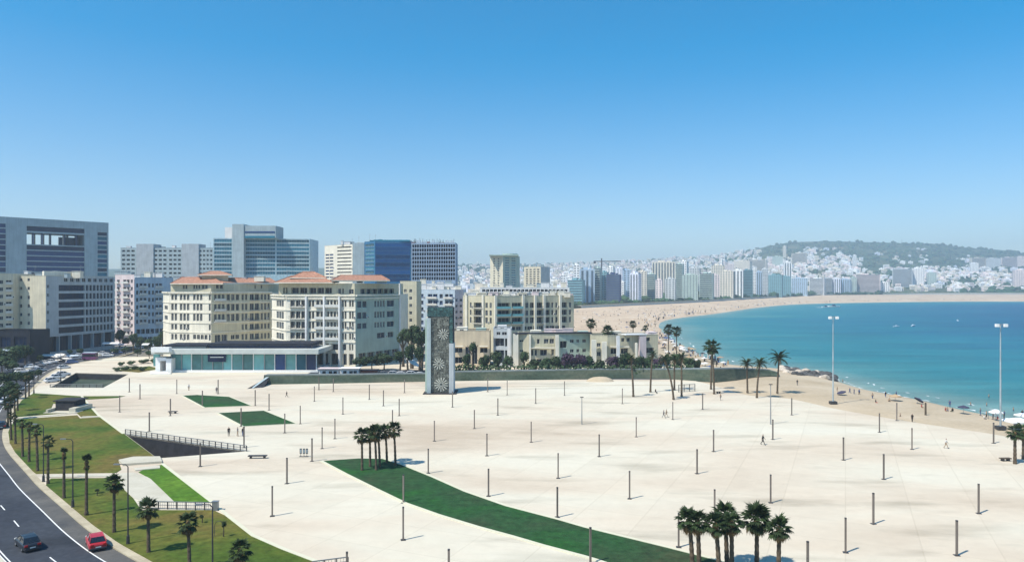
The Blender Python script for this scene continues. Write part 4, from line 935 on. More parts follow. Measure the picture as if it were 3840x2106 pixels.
# ---------- two towers in the middle distance
e0, e1, e2 = D(1838, 705), D(1886, 695), D(1949, 712); sa, sb_ = Seg(e0, e1), Seg(e1, e2, m=1)
for k in range(12): sa.rows([(1850, 1856, 1), (1866, 1872, 1)], [(968 + 9 * k, 973 + 9 * k)], vref=1860); sb_.rows([(1894, 1910, 1), (1918, 1934, 1)], [(966 + 9 * k, 970 + 9 * k)], vref=1915, gm=M_glass_teal)
bt = building("apartment_tower", "tall cream and grey-green tower standing alone above the tan apartment roofs", [sa, sb_], ZV(960, 700), [M_cream, M_tealw], 20)
mb = MB(); mb.obox(D(1834, 694), D(1945, 694), -1, 16, ZV(960, 700) + .15, ZV(955.5, 700)); mb.build("roof_slab", M_tealw, bt)
mb = MB(); mb.tube([(*D(1912, 702), ZV(960, 700)), (*D(1912, 702), ZV(951, 700))], [7.5, 7.3], 16); mb.build("roof_drum", M_tealw, bt)
e0, e1, e2 = D(1966, 760), D(2028, 750), D(2062, 765); sa, sb_ = Seg(e0, e1), Seg(e1, e2, m=1)
for k in range(8): sa.rows([(1972, 1980, 1), (1986, 1994, 1), (2000, 2008, 1), (2014, 2022, 1)], [(1008 + 8.5 * k, 1013 + 8.5 * k)], vref=2000)
bt = building("apartment_tower", "shorter cream tower with a shaded grey side, right of the lone tall tower", [sa, sb_], ZV(1000, 755), [M_cream, M_conc], 18); roof_bits(bt, 1970, 2050, 758, ZV(1000, 755), 24, n=3, hmax=3)

# ================================================================== MONUMENT AND WALL
MD = 196.0
mon = thing("patterned_tower", "tall dark slab tower with white flower shapes and pale side fins on the plaza", "monument", (*D(1652, MD), 0))
def mbox(name, u0, u1, d0, d1, v0, v1, m, z0=None):
    a, c = D(u0, MD), D(u1, MD); mb = MB(); mb.box(a.x, c.x, MD + d0, MD + d1, ZV(v1, MD) if z0 is None else z0, ZV(v0, MD), 0); return mb.build(name, m, mon)
M_mon = mat("mosaic_dark", (0.115, 0.122, 0.105), rough=.55, var=.8, scale=3.4, rnd=.4, det=9)
M_montop = mat("mosaic_teal", (0.035, 0.085, 0.085), rough=.5, var=.6, scale=2.6, rnd=.4)
mbox("core", 1604, 1699, .3, 5.0, 1152, 0, M_dark, -.1)
mbox("fin", 1601, 1616, -.5, 5.2, 1192, 0, M_conc, -.1); mbox("fin", 1684.5, 1701, -.5, 5.2, 1287, 0, M_grayw, -.1); mbox("fin", 1592, 1600.6, 1.5, 4.6, 1200, 0, M_tealw, -.1)
PAN = {}
def panel(u0, u1, v0, v1, m, d=0.0):
    w = (u1 - u0) / F * MD; h = (v1 - v0) / F * MD; k = (round(w, 2), round(h, 2), m.name)
    if k not in PAN:
        mb = MB(); mb.box(.02, w - .02, 0, .12, .02, h - .02); PAN[k] = mb.mesh("panel", m)
    o = inst("panel", PAN[k], (D(u0, MD).x - mon.location.x, d + R.uniform(-.04, .04), ZV(v1, MD)), 0, mon)
for j in range(25):
    v0 = 1186 + 11.4 * j
    for i in range(6): panel(1616.5 + 11.25 * i, 1616.5 + 11.25 * (i + 1), v0, v0 + 11.4, M_mon, .05)
for j in range(3):
    for i in range(8): panel(1602 + 12 * i, 1614 + 12 * i, 1152 + 11.3 * j, 1163.3 + 11.3 * j, M_montop, -.1)
for j in range(9): panel(1685, 1698, 1187 + 11 * j, 1198 + 11 * j, M_montop, -.05)
M_petal = mat("pale_petals", (0.42, 0.43, 0.38), var=.3, scale=3)
def flower(u, v, r_, n=10, skip=()):
    c = Vector((D(u, MD).x, MD - .12, ZV(v, MD))); rr = r_ / F * MD; mb = MB(); rg = random.Random(int(u + v))
    for i in range(n):
        if i in skip: continue
        a = 2 * math.pi * i / n + .2; ln = rr * rg.uniform(.88, 1.04); w = rr * .085
        dx, dz = math.cos(a), math.sin(a)
        pts = [(.18, -.35), (.18, .35), (.55, .75), (.92, 1.0), (1.0, .3), (1.0, -.3), (.92, -1.0), (.55, -.75)]
        q = [(c.x + dx * s * ln - dz * t * w, c.y, c.z + dz * s * ln + dx * t * w) for s, t in pts]
        mb.face(q); mb.face([(p[0], p[1] + .1, p[2]) for p in q][::-1])
        for k in range(len(q)): a_, b_ = q[k], q[(k + 1) % len(q)]; mb.face([a_, b_, (b_[0], b_[1] + .1, b_[2]), (a_[0], a_[1] + .1, a_[2])])
    mb.build("flower_ornament", M_petal, mon)
flower(1662, 1252, 22, 12); flower(1646, 1362, 23, 12); flower(1654, 1440, 27, 14); flower(1677, 1192, 8, 6, (0, 1)); flower(1637.5, 1307, 6, 6)
mbox("base_step", 1588, 1712, -1.6, 6.5, 1472, 0, M_rwall, -.1)

# long green wall behind the plaza
wb = [(985, 1441), (1250, 1437), (1600, 1430), (1750, 1427), (2000, 1424), (2200, 1421), (2380, 1418), (2500, 1420), (2600, 1427), (2680, 1432), (2760, 1424), (2830, 1412), (2890, 1408), (2925, 1409)]
wt = [1406, 1405, 1400, 1393, 1389, 1385, 1384, 1384, 1383, 1382, 1381, 1383, 1386, 1396]
wall = thing("retaining_wall", "long low grey-green planted wall along the back of the plaza", "wall", (*G(1900, 1424).xy, 0))
mb = MB(); topm = MB()
for (a, ta), (c, tc) in zip(list(zip(wb, wt)), list(zip(wb, wt))[1:]):
    pa, pc = G(*a), G(*c); ha, hc = ZV(ta, pa.y + 1.2), ZV(tc, pc.y + 1.2)
    A_, C_ = pa.xy, pc.xy; A2 = A_ + Vector((0, 1.2)); C2 = C_ + Vector((0, 1.2)); A3 = A_ + Vector((0, 4.5)); C3 = C_ + Vector((0, 4.5))
    mb.face([(*A_, -.05), (*C_, -.05), (*C2, hc), (*A2, ha)]); topm.face([(*A2, ha + .004), (*C2, hc + .004), (*C3, hc + .004), (*A3, ha + .004)])
    topm.face([(*A2, ha - .28), (*C2, hc - .28), (*C2, hc + .15), (*A2, ha + .15)]) ; mb.face([(*C3, -.05), (*A3, -.05), (*A3, ha), (*C3, hc)])
    for v_ in list(mb.v[-8:]): pass
mb.build("planted_face", M_hedge, wall); topm.v = [(x, y - .06 if z else y, z) for x, y, z in topm.v]; topm.build("coping", mat("wall_coping", (.17, .20, .20), var=.2), wall)
mb = MB(); p1, p2, p3 = G(1003, 1441), G(925, 1457), G(988, 1452); h = ZV(1397, 224)
mb.face([(*p2.xy, -.02), (*p3.xy, -.02), (*(p1.xy + Vector((0, 3))), h)]); mb.face([(*p3.xy, -.02), (*p1.xy, -.02), (*(p1.xy + Vector((0, 3))), h)]); mb.face([(*p2.xy, -.02), (*(p1.xy + Vector((0, 3))), h), (*(p1.xy + Vector((-1, 6))), -.02)])
mb.build("sloping_end", M_rwall, wall)
mb = MB(); a = G(940, 1455).xy; c = p1.xy + Vector((-.5, 2.6)); n = Vector((.8, -.1)); mb.face([(*a, .06), (*(a + n), .06), (*(c + n), h + .12), (*c, h + .12)]); mb.build("sloping_coping", M_conc, wall)

struct(ribbon("kerb_line", Ws([(1000, 1461), (1190, 1459), (1560, 1456), (1720, 1451), (2100, 1446), (2420, 1443), (2600, 1444)]), .35, .05, M_pave, h=.07))

# ================================================================== POLES ON THE PLAZA
MARKS = [("the patterned tower", 1650, 1480), ("the row of six palms", 1420, 1700), ("the person in black", 2861, 1655), ("the lower palms", 2760, 2000), ("the long lawn's tip", 1230, 1735),
         ("the nearer diamond lawn", 970, 1570), ("the underpass railing", 700, 1660), ("the left beach mast", 3124, 1515), ("the right beach mast", 3755, 1610), ("the leaning palm", 2526, 1498), ("the pale-clothed person", 3549, 1680), ("the two strollers", 2494, 1565)]
POLES = [(663, 1475), (639, 1558), (525, 1495), (485, 1469), (449, 1544), (560, 1616), (759, 1523), (957, 1520), (1009, 1537), (1179, 1504), (1126, 1588), (1286, 1552), (1256, 1644), (1208, 1681), (1170, 1728), (1076, 1812), (1021, 1934),
         (1068, 1622), (904, 1598), (751, 1748), (915, 1677), (1385, 1497), (1438, 1521), (1517, 1472), (1196, 1461), (1250, 1468), (1497, 1558), (1472, 1606), (1697, 1526), (1867, 1556), (1779, 1606), (1629, 1653), (1826, 1708), (2009, 1512), (1902, 1480), (1829, 1468), (2117, 1482),
         (1992, 1657), (1606, 1773), (1832, 1859), (1683, 2205), (1512, 2023), (1513, 1884), (2093, 1792), (2090, 1938), (2247, 1711), (2386, 1637), (2334, 1513), (2361, 1869), (2635, 1534), (2523, 1572), (2676, 1692), (2614, 1775), (2680, 1948), (2545, 2050), (2898, 1647), (2969, 1555), (2890, 1884), (3029, 2171),
         (3298, 1620), (3363, 1576), (3420, 1684), (3726, 1661), (3163, 1724), (3314, 1796), (3275, 1963), (3171, 2070), (3670, 1924), (3588, 2081), (2214, 2111), (1301, 2217), (818, 1476)]
lab = by_landmarks(POLES, MARKS, "slim brown-grey plaza pole")
pole0 = thing("plaza_pole", lab[0], "pole", (*G(*POLES[0]).xy, 0), group="slim poles standing all over the plaza")
mb = MB(); mb.box(-.27, .27, -.27, .27, 0, .05); b_ = inst("base_plate", mb.mesh("base_plate", M_iron), (0, 0, 0), 0, pole0)
mb = MB(); mb.box(-.095, .095, -.095, .095, .05, 3.55)
inst("shaft", mb.mesh("shaft", M_post), (0, 0, 0), 0, pole0)
mb = MB(); mb.box(-.1, .1, -.1, .1, 3.56, 3.68); inst("lamp_cap", mb.mesh("lamp_cap", M_iron), (0, 0, 0), 0, pole0)
pole0.rotation_euler.z = .3
for i, p in enumerate(POLES):
    if i: dup(pole0, G(*p), R.uniform(-.3, .3), lab[i])
# two taller masts
for (u, v, hpx, lb) in ((2182, 1590, 102, "tall thin grey lamp mast on the plaza below the left end of the beach"), (2890, 1590, 150, "tallest thin grey lamp mast on the plaza, beside the palms at the beach")):
    p = G(u, v); h = hpx / F * p.y; t = thing("lamp_mast", lb, "mast", p); mb = MB(); mb.tube([(0, 0, 0), (0, 0, h)], [.13, .07], 6); inst("shaft", mb.mesh("shaft", M_metal), (0, 0, 0), 0, t); mb = MB(); mb.box(-.35, .35, -.1, .1, h - .1, h + .06); inst("lamp_head", mb.mesh("lamp_head", M_iron), (0, 0, 0), 0, t)

# floodlight masts at the beach
def flood(u, v, h, lb):
    t = thing("floodlight_mast", lb, "mast", G(u, v), group="floodlight masts at the beach")
    for nm, f_, m_ in (("shaft", lambda mb: mb.tube([(0, 0, 0), (0, 0, h * .5), (0, 0, h)], [.2, .16, .10], 8), mat("galvanised", (.36, .42, .44), rough=.45, metal=.2)), ("base_block", lambda mb: mb.box(-.8, .8, -.6, .6, -.1, .55), M_iron), ("crossarm", lambda mb: mb.box(-1.0, 1.0, -.08, .08, h - .1, h + .05), M_metal)):
        mb = MB(); f_(mb); inst(nm, mb.mesh(nm, m_), (0, 0, 0), 0, t)
    for sx in (-.85, .85):
        mb = MB(); mb.box(-.33, .33, -.3, .15, -.25, .35); inst("floodlight", mb.mesh("floodlight", M_wpaint), (sx, -.2, h - .25), 0, t)
flood(3124, 1512, 20.8, "tall grey floodlight mast by the rocks, left of the pair at the beach")
flood(3752, 1606, 20.6, "tall grey floodlight mast on the sand by the white canopies at the right edge")

# street lamps along the pavement
def lamp(u, v, h, lb):
    t = thing("street_lamp", lb, "street lamp", G(u, v), group="dark street lamps along the kerb")
    mb = MB(); mb.tube([(0, 0, 0), (0, 0, .9), (0, 0, 1.0), (0, 0, h)], [.2, .16, .09, .06], 8); inst("shaft", mb.mesh("shaft", M_iron), (0, 0, 0), 0, t)
    mb = MB(); mb.tube([(0, 0, h), (-.25, 0, h + .25), (-.9, -.1, h + .3)], [.05, .045, .04], 5); inst("arm", mb.mesh("arm", M_iron), (0, 0, 0), 0, t)
    mb = MB(); mb.box(-1.5, -.85, -.18, .02, h + .24, h + .36); inst("lamp_head", mb.mesh("lamp_head", M_metal), (0, 0, 0), 0, t)
for a in ((163, 1805, 8.0, "dark street lamp at the kerb beside the start of the garden path"), (273, 1901, 8.4, "dark street lamp second from the red car along the kerb"), (480, 2038, 8.4, "dark street lamp on the grass nearest the red car"), (797, 2255, 8.4, "dark street lamp cut by the bottom edge, right of the lower railing"),
          (228, 1430, 8.0, "dark street lamp at the sunken ramp's left corner"), (127, 1474, 8.0, "dark street lamp at the tip of the upper lawn")): lamp(*a)

# ================================================================== PALMS AND TREES
def fan_frond(seed, L=1.5, blades=12, spread=2.5, droop=.35, pet=.5):
    r_ = random.Random(seed); mb = MB(); P = [Vector((0, 0, 0)), Vector((L * pet * .6, 0, L * .06)), Vector((L * pet, 0, 0))]
    mb.tube(P, [.035, .025, .02], 3, cap=False); c = P[-1]
    for i in range(blades):
        a = (i / (blades - 1) - .5) * spread; ln = L * (1 - pet) * (1 - .25 * abs(a)) * r_.uniform(.85, 1.15) * 1.35; d = Vector((math.cos(a), math.sin(a), 0)); n = Vector((-d.y, d.x, 0)); w = .055 * L * 1.75
        m1 = c + d * ln * .55 + Vector((0, 0, .02)); tip = c + d * ln + Vector((0, 0, -droop * ln * r_.uniform(.6, 1.4)))
        mb.mesh_part([c, m1 + n * w, m1 + Vector((0, 0, -.05)), m1 - n * w, tip], [(0, 2, 1), (0, 3, 2), (1, 2, 4), (2, 3, 4)])
    return mb
def date_frond(seed, L=2.6, n=16):
    r_ = random.Random(seed); mb = MB(); P = []
    for i in range(7): t = i / 6; P.append(Vector((L * t * (1 - .12 * t), 0, L * (.28 * t - .62 * t * t))))
    mb.tube(P, [.05, .045, .04, .032, .025, .018, .01], 3, cap=False)
    for i in range(n):
        t = (i + 1.5) / (n + 1.5); k = min(5, int(t * 6)); f_ = t * 6 - k; c = P[k].lerp(P[k + 1], f_); ln = L * .30 * (1 - .55 * abs(t - .45)) * r_.uniform(.8, 1.15)
        for s in (-1, 1):
            tip = c + Vector((ln * .55, s * ln * .8, -ln * r_.uniform(.15, .5))); mb.mesh_part([c - Vector((.09, 0, 0)), c + Vector((.09, 0, 0)), tip], [(0, 1, 2)])
    return mb
FAN = [fan_frond(i).mesh("frond", M_palm) for i in range(4)]; FAND = [fan_frond(9 + i, droop=.8).mesh("frond", M_palmdry) for i in range(2)]
DATE = [date_frond(i).mesh("frond", M_palm) for i in range(4)]; DATED = [date_frond(9).mesh("frond", M_palmdry)]
def trunk_mesh(h, r0, r1, lean, seed):
    r_ = random.Random(seed); mb = MB(); P = []; Rd = []; n = max(6, int(h * 3.2))
    for i in range(n + 1):
        t = i / n; P.append((lean[0] * t * t * .7 + lean[0] * .3 * t, lean[1] * t, h * t)); Rd.append((r0 + (r1 - r0) * t + (.05 if t < .05 else 0)) * (1.10 if i % 2 else .94))
    mb.tube(P, Rd, 8); return mb.mesh("trunk", M_trunk), Vector(P[-1])
def palm(u, v, vt, lb, kind='fan', lean=(0, 0), n=26, fr=1.0, up=0.3, group=None, seed=0, d=None, r0=.2, joined=False, tuft=False):
    loc = G(u, v) if d is None else Vector((*D(u, d), 0)); rs = random.Random(seed + int(u) * 7); H = (v - vt) / F * loc.y if d is None else ZV(vt, d)
    fl = {'fan': 1.5, 'date': 2.6}[kind] * fr; th = max(1.2, H - fl * (.62 if kind == 'fan' else .3))
    t = thing("palm_tree", lb, "palm", loc, group=group)
    me, top = trunk_mesh(th, r0, r0 * .72, lean, seed); tr = inst("trunk", me, (0, 0, 0), 0, t)
    live, dry = (FAN, FAND) if kind == 'fan' else (DATE, DATED)
    T = []
    for i in range(n):
        az = i * 2.399 + rs.uniform(-.2, .2); q = i / n
        el = (1.35 - 2.3 * q ** (1 - up)) + rs.uniform(-.15, .15) if kind == 'fan' else 1.15 - 1.75 * q + rs.uniform(-.12, .12)
        if tuft: el = rs.uniform(.9, 1.5) if i < n * .7 else rs.uniform(-1.3, -.9)
        dead = (q > .82); src = rs.choice(dry if dead else live); s = fr * rs.uniform(.85, 1.1) * (.8 if dead else 1)
        T.append((src, top + Vector((0, 0, .05 - q * .35)), (rs.uniform(-.2, .2), -el, az), s))
    if not joined:
        for src, p, e_, s in T: inst("frond", src, p, rot=e_, parent=t, scale=s)
    else:
        mb = MB()
        for src, p, e_, s in T:
            M = Matrix.Translation(p) @ Euler(e_).to_matrix().to_4x4() @ Matrix.Scale(s, 4)
            mb.mesh_part([M @ v_.co for v_ in src.vertices], [tuple(f.vertices) for f in src.polygons], 1 if src in dry else 0)
        inst("crown", mb.mesh("crown", [M_palm, M_palmdry]), (0, 0, 0), 0, t)
    mb = MB(); mb.tube([(top.x, top.y, top.z - .5), (top.x, top.y, top.z - .1), (top.x, top.y, top.z + .25)], [r0 * .9, r0 * 1.35, r0 * .5], 8); inst("crown_shaft", mb.mesh("crown_shaft", M_palmdry), (0, 0, 0), 0, t)
    return t
g1 = "six fan palms on the tip of the long lawn"
for i, (u, v, vt) in enumerate(((1358, 1763, 1613), (1388, 1749, 1612), (1411, 1762, 1602), (1424, 1749, 1606), (1451, 1734, 1600), (1483, 1745, 1592))):
    palm(u, v, vt, ["leftmost", "second from left", "third from left", "fourth from left", "fifth from left", "rightmost"][i] + " of the six small palms on the long lawn's tip", n=24, fr=.85, group=g1, seed=i, lean=(-.25 if i > 1 else -.05, 0), up=-.1, r0=.2)
g2 = "fan palms at the bottom of the picture"
for i, (u, vt, fr, lb, ln) in enumerate(((2597, 1918, .92, "left palm of the twin pair left in the lower palm clump", -.35), (2622, 1926, .85, "right palm of the twin pair left in the lower palm clump", -.15), (2697, 1936, .9, "bushy leaning palm, left of the three in the middle of the lower clump", -.35),
                                    (2726, 1902, .95, "tallest palm with upright green tuft in the middle of the lower clump", -.2), (2744, 1932, .85, "right palm of the three in the middle of the lower clump", 0), (2838, 1910, 1.15, "single thick-crowned palm, second from right in the lower clump", 0), (2919, 1950, .9, "short brownish-crowned palm at the right of the lower clump", .1))):
    palm(u, (vt - 225) / .79, vt, lb, n=34 if i != 5 else 46, fr=fr * .9, group=g2, seed=20 + i, lean=(ln, 0), up=.0 if i != 5 else -.25, r0=.25)
palm(3806, 1738, 1600, "left palm of the pair at the right edge of the picture", n=26, fr=.85, seed=31, group="two palms at the right edge", r0=.26)
palm(3838, 1720, 1596, "right palm of the pair at the right edge of the picture, half cut off", n=26, fr=.9, seed=32, group="two palms at the right edge", r0=.26)
g3 = "palms planted along the pavement"
RP = [(42, 1649, 1548, .6), (58, 1663, 1560, .6), (85, 1712, 1575, .7), (109, 1731, 1585, .7), (141, 1765, 1601, .75), (180, 1813, 1640, .8), (240, 1867, 1685, .6), (324, 1931, 1712, .8), (428, 1995, 1788, .95), (557, 2070, 1880, 1.0), (711, 2145, 1934, .95), (907, 2270, 2036, .95)]
PN = ["third palm above the garden path's start by the kerb, beside the parked car", "slim palm behind the kerb bend, farthest but one from the road", "scruffy palm with a high dark head at the kerb bend", "slim palm between the kerb bend and the garden path", "palm just above the garden path beside the lamp", "palm with drooping head standing at the garden path's start",
      "palm with a tied-up narrow tuft below the garden path", "thin palm with one raised tuft, left of the sloped path", "wide-headed palm standing left of the lower railing", "palm in front of the left end of the lower railing", "palm below the middle of the lower railing", "palm at the bottom edge, right of the last lawn lamp"]
for i, (u, v, vt, fr) in enumerate(RP): palm(u, v, vt, PN[i], n=18 if i < 8 else 28, fr=fr * .76, group=g3, seed=40 + i, tuft=(i in (6, 7)), lean=(R.uniform(-.3, .1), 0), up=.15)
for i, (u, v, vt) in enumerate(((96, 1494, 1400), (109, 1485, 1398), (40, 1572, 1470), (55, 1560, 1462), (66, 1540, 1450), (30, 1600, 1500))):
    palm(u, v, vt, ["far slim palm at the upper lawn's left corner", "slim palm by the upper lawn's tip, next to the lamp", "dark palm in the tight row left of the upper lawn", "second dark palm in the tight row left of the upper lawn", "third dark palm in the tight row left of the upper lawn", "nearest dark palm in the tight row left of the upper lawn"][i], n=18, fr=.8, group="dark palms crowded left of the upper lawn", seed=60 + i, joined=True)
g4 = "tall palms at the beach edge"
for i, (u, v, vt, ln, k, fr, lb) in enumerate(((2375, 1487, 1335, -.6, 'date', .6, "leftmost tall palm standing before the shrubs of the beach houses"), (2439, 1470, 1322, .6, 'date', .6, "second tall palm from the left before the beach houses"), (2526, 1498, 1338, -2.2, 'date', .75, "strongly leaning tall palm on the plaza's far edge"),
    (2529, 1462, 1340, 0, 'date', .7, "tall palm directly behind the leaning one"), (2556, 1486, 1330, 0, 'date', .7, "straight tall palm just right of the leaning one"), (2678, 1477, 1280, -.6, 'fan', 1.5, "tallest fan palm standing alone against the water"), (2666, 1459, 1290, .3, 'fan', .9, "slender palm almost hidden behind the tallest fan palm"),
    (2803, 1472, 1352, -.2, 'date', .85, "date palm with spreading fronds, left of three by the wall's end"), (2838, 1491, 1350, .8, 'date', .9, "leaning date palm, middle of three by the wall's end"), (2915, 1474, 1328, .5, 'date', 1.15, "largest date palm, right of three beside the rocks"))):
    palm(u, v, vt, lb, kind=k, n=26, fr=fr, group=g4, seed=80 + i, lean=(ln, 0), r0=.26, joined=(i in (0, 1, 3, 6)))
for i, (u, vt, d) in enumerate(((2507, 1222, 300), (2537, 1230, 306), (2216, 1200, 280), (2279, 1228, 262), (2374, 1206, 300), (2420, 1222, 300))):
    palm(u, 0, vt, ["left of the twin fan palms between the last house and the sea", "right of the twin fan palms between the last house and the sea", "fan palm rising between the two right-hand beach houses", "bushy palm in front of the right-hand beach house's left end", "palm behind the right-hand beach house roof", "small palm top right behind the last beach house"][i],
         d=d, n=30, fr=[1.5, 1.5, 1.35, 1.5, 1.1, .8][i], group="palms among the beach houses", seed=100 + i, joined=True, r0=.22, up=0)

def crown_mesh(seed, rx, ry, rz, n=900, s=.42, m=None):
    r_ = random.Random(seed); mb = MB(); lobes = [(Vector((r_.uniform(-.55, .55) * rx, r_.uniform(-.55, .55) * ry, r_.uniform(-.4, .6) * rz)), r_.uniform(.4, .68)) for _ in range(9)]
    for i in range(n):
        c, k = r_.choice(lobes); dv_ = Vector((r_.gauss(0, 1), r_.gauss(0, 1), r_.gauss(0, 1))).normalized() * r_.uniform(.55, 1.02)
        p = c + Vector((dv_.x * rx * k, dv_.y * ry * k, dv_.z * rz * k)); nrm = (dv_ + Vector((r_.uniform(-.6, .6), r_.uniform(-.6, .6), r_.uniform(-.3, .7)))).normalized()
        a = nrm.orthogonal().normalized(); b2 = nrm.cross(a); z_ = s * r_.uniform(.6, 1.3)
        mb.mesh_part([p - a * z_ * .5 - b2 * z_ * .4, p + a * z_ * .5 - b2 * z_ * .3, p + a * z_ * .35 + b2 * z_ * .5, p - a * z_ * .4 + b2 * z_ * .4], [(0, 1, 2, 3)])
    return mb.mesh("crown", m or M_leaf)
CR = [crown_mesh(i, 1, 1, 1, 1100, .2) for i in range(4)]; CRG = [crown_mesh(10 + i, 1, 1, 1, 900, .2, M_leaf2) for i in range(2)]; CRP = [crown_mesh(20 + i, 1, 1, 1, 900, .2, M_purple) for i in range(2)]
mb = MB(); mb.tube([(0, 0, 0), (.03, 0, .5), (0, .02, 1)], [.06, .045, .03], 6); mb.tube([(0, 0, .6), (.25, .1, 1.1)], [.03, .012], 5); mb.tube([(0, 0, .7), (-.22, -.1, 1.15)], [.03, .012], 5); TRK = mb.mesh("trunk", M_bark)
def tree(u, d, vtop, rpx, lb, kind=CR, group=None, vbase=None, name="tree", cat="tree", z=0, low=False):
    p = D(u, d); H = ZV(vtop, d) - z; r_ = rpx / F * d; t = thing(name, lb, cat, (p.x, p.y, z), R.uniform(0, 6), group)
    ch = min(H * (.98 if low else .72), r_ * 2.6); inst("trunk", TRK, (0, 0, 0), 0, t, scale=(H * .8, H * .8, max(.3, H - ch * .6)))
    inst("crown", R.choice(kind), (0, 0, H - ch / 2), R.uniform(0, 6), t, scale=(r_, r_, ch / 2)); return t
gt = "dark trees between the cream apartments and the patterned tower"
for i, (u, d, vt, r_) in enumerate(((1512, 262, 1232, 26), (1545, 256, 1218, 30), (1580, 250, 1240, 28), (1530, 244, 1290, 26), (1572, 240, 1300, 24), (1500, 250, 1315, 20), (1600, 262, 1225, 20), (1440, 252, 1325, 36), (1395, 250, 1334, 34), (1350, 248, 1336, 28))):
    tree(u, d, vt, r_, ["tall dark tree at the cream apartments' right corner", "tallest dark tree left of the patterned tower", "dark tree touching the patterned tower's left side", "lower dark tree in front of the tallest one", "round dark tree low beside the patterned tower", "small dark tree by the apartment corner", "dark tree peeping just behind the patterned tower", "dark rounded shrub-like tree before the apartments' shaded side", "second dark shrub-like tree before the apartments' shaded side", "third dark shrub-like tree before the apartments, nearest the pavilion"][i], group=gt)
for i, (u, d, vt, r_, k, lb) in enumerate(((1774, 248, 1284, 13, CR, "slim dark tree in front of the tan house with a blank wall"), (1745, 250, 1330, 16, CR, "low dark bushy tree at the tan house's left end"), (1815, 247, 1335, 18, CR, "dark bushy tree at the tan house's right end"), (1868, 246, 1322, 20, CR, "dark tree hiding the narrow house's ground floor"), (1900, 244, 1338, 16, CR, "low dark tree next to the narrow house's white pillar"),
    (1963, 247, 1322, 15, CR, "round dark tree before the middle house's left pillar"), (2000, 246, 1352, 18, CR, "low shrub before the middle house's windows"), (2045, 245, 1346, 20, CR, "wide low shrub before the middle house"), (2090, 246, 1340, 18, CR, "dark shrub at the middle house's bright pillar"), (2130, 245, 1330, 24, CRP, "purple flowering shrub under the teal house wall"), (2175, 245, 1334, 22, CRP, "second purple shrub under the teal house wall"),
    (2212, 246, 1338, 20, CR, "dark shrub between the two right-hand houses"), (2250, 245, 1350, 16, CR, "low green shrub before the cream pillars"), (2300, 246, 1340, 22, CRP, "purple bush left before the last house"), (2345, 245, 1326, 24, CR, "big dark bush in the middle before the last house"), (2390, 245, 1338, 20, CR, "dark bush behind the leftmost tall palm"), (2428, 246, 1342, 20, CR, "dark bush before the last house's right window"),
    (2466, 245, 1344, 18, CRP, "purple bush at the last house's right corner"), (2500, 246, 1330, 16, CRG, "olive bush right of the last house"), (2540, 248, 1328, 18, CRG, "pale olive bush below the twin fan palms"), (2580, 246, 1342, 20, CR, "dark bush at the wall behind the straight palm"), (2612, 247, 1352, 14, CR, "last dark bush at the wall before the sand"))):
    tree(u, d, vt - 5, r_ * 1.25, lb, k, group="shrubs and small trees before the beach houses", low=True, name="shrub" if r_ > 17 else "small_tree")
mb = MB()
for k in range(1500):
    p = D(R.uniform(1702, 2600), R.uniform(229, 235)); z = R.uniform(.1, ZV(1368, 232)); s = .55; a = Vector((R.gauss(0, 1), R.gauss(0, 1), R.gauss(0, 1))).normalized() * s; b2 = a.orthogonal().normalized() * s * .7; c = Vector((*p, z)); mb.face([c - a, c + b2, c + a, c - b2])
stuff(mb.build("hedge", M_leaf), "dark clipped hedge running behind the long wall", "hedge")
for i, (u, v, vt, r_) in enumerate(((22, 1462, 1395, 30), (62, 1448, 1390, 26), (104, 1436, 1392, 22), (18, 1520, 1440, 26), (142, 1424, 1384, 16), (48, 1495, 1425, 24))):
    tree(u, G(u, v).y, vt, r_, ["dark roadside tree at the left edge, level with the sunken ramp", "dark roadside tree second from the left edge, level with the ramp", "dark roadside tree by the ramp's street corner", "dark roadside tree at the left edge above the kerb bend", "small dark roadside tree nearest the ramp", "dark roadside tree in the crowded palm row"][i], group="dark roadside trees by the ramp")
gs = "dark street trees on the left"
for i, (u, d, vt, r_) in enumerate(((20, 262, 1300, 40), (62, 258, 1296, 34), (95, 268, 1290, 26), (8, 244, 1335, 38), (48, 240, 1350, 32), (140, 286, 1288, 14), (118, 290, 1306, 12), (448, 338, 1235, 20), (470, 330, 1262, 18), (500, 325, 1250, 16), (528, 322, 1262, 18), (556, 315, 1270, 18), (590, 312, 1258, 20), (612, 318, 1240, 14), (470, 310, 1300, 16), (430, 305, 1305, 14), (515, 300, 1308, 14), (560, 292, 1312, 15), (262, 300, 1310, 12), (300, 304, 1306, 12), (150, 276, 1330, 15))):
    tree(u, d, vt, r_, ["big dark tree at the left edge", "dark tree beside the cream balconied block", "dark tree at the left foot of the cream gable", "low dark tree cut by the left edge", "dark tree by the road at far left", "slim tree before the cream gable wall", "small tree left of the cream gable", "tall street tree before the pinkish white block", "street tree beside the pinkish white block", "street tree before the pale blue block's left end", "second street tree before the pale blue block", "third street tree before the pale blue block", "street tree at the pale blue block's right end", "narrow tree between the blue block and cream apartments",
        "lower street tree near the white cars", "small street tree near the office corner", "small street tree left of the pavilion", "small tree at the pavilion's white prow", "small tree under the strip-window office", "second small tree under the strip-window office", "tree at the bus stop before the cream gable"][i], group=gs)
for i, (u, v, r_) in enumerate(((440, 1392, 14), (470, 1388, 18), (505, 1385, 14), (535, 1390, 16), (455, 1372, 12), (492, 1368, 14), (540, 1362, 20), (575, 1360, 12))):
    d = G(u, v).y; tree(u, d, v - 16, r_, f"{ORDN[i]} low green shrub from the street in the bed left of the pavilion", CRG, group="low shrubs beside the pavilion", low=True, name="shrub", cat="shrub")
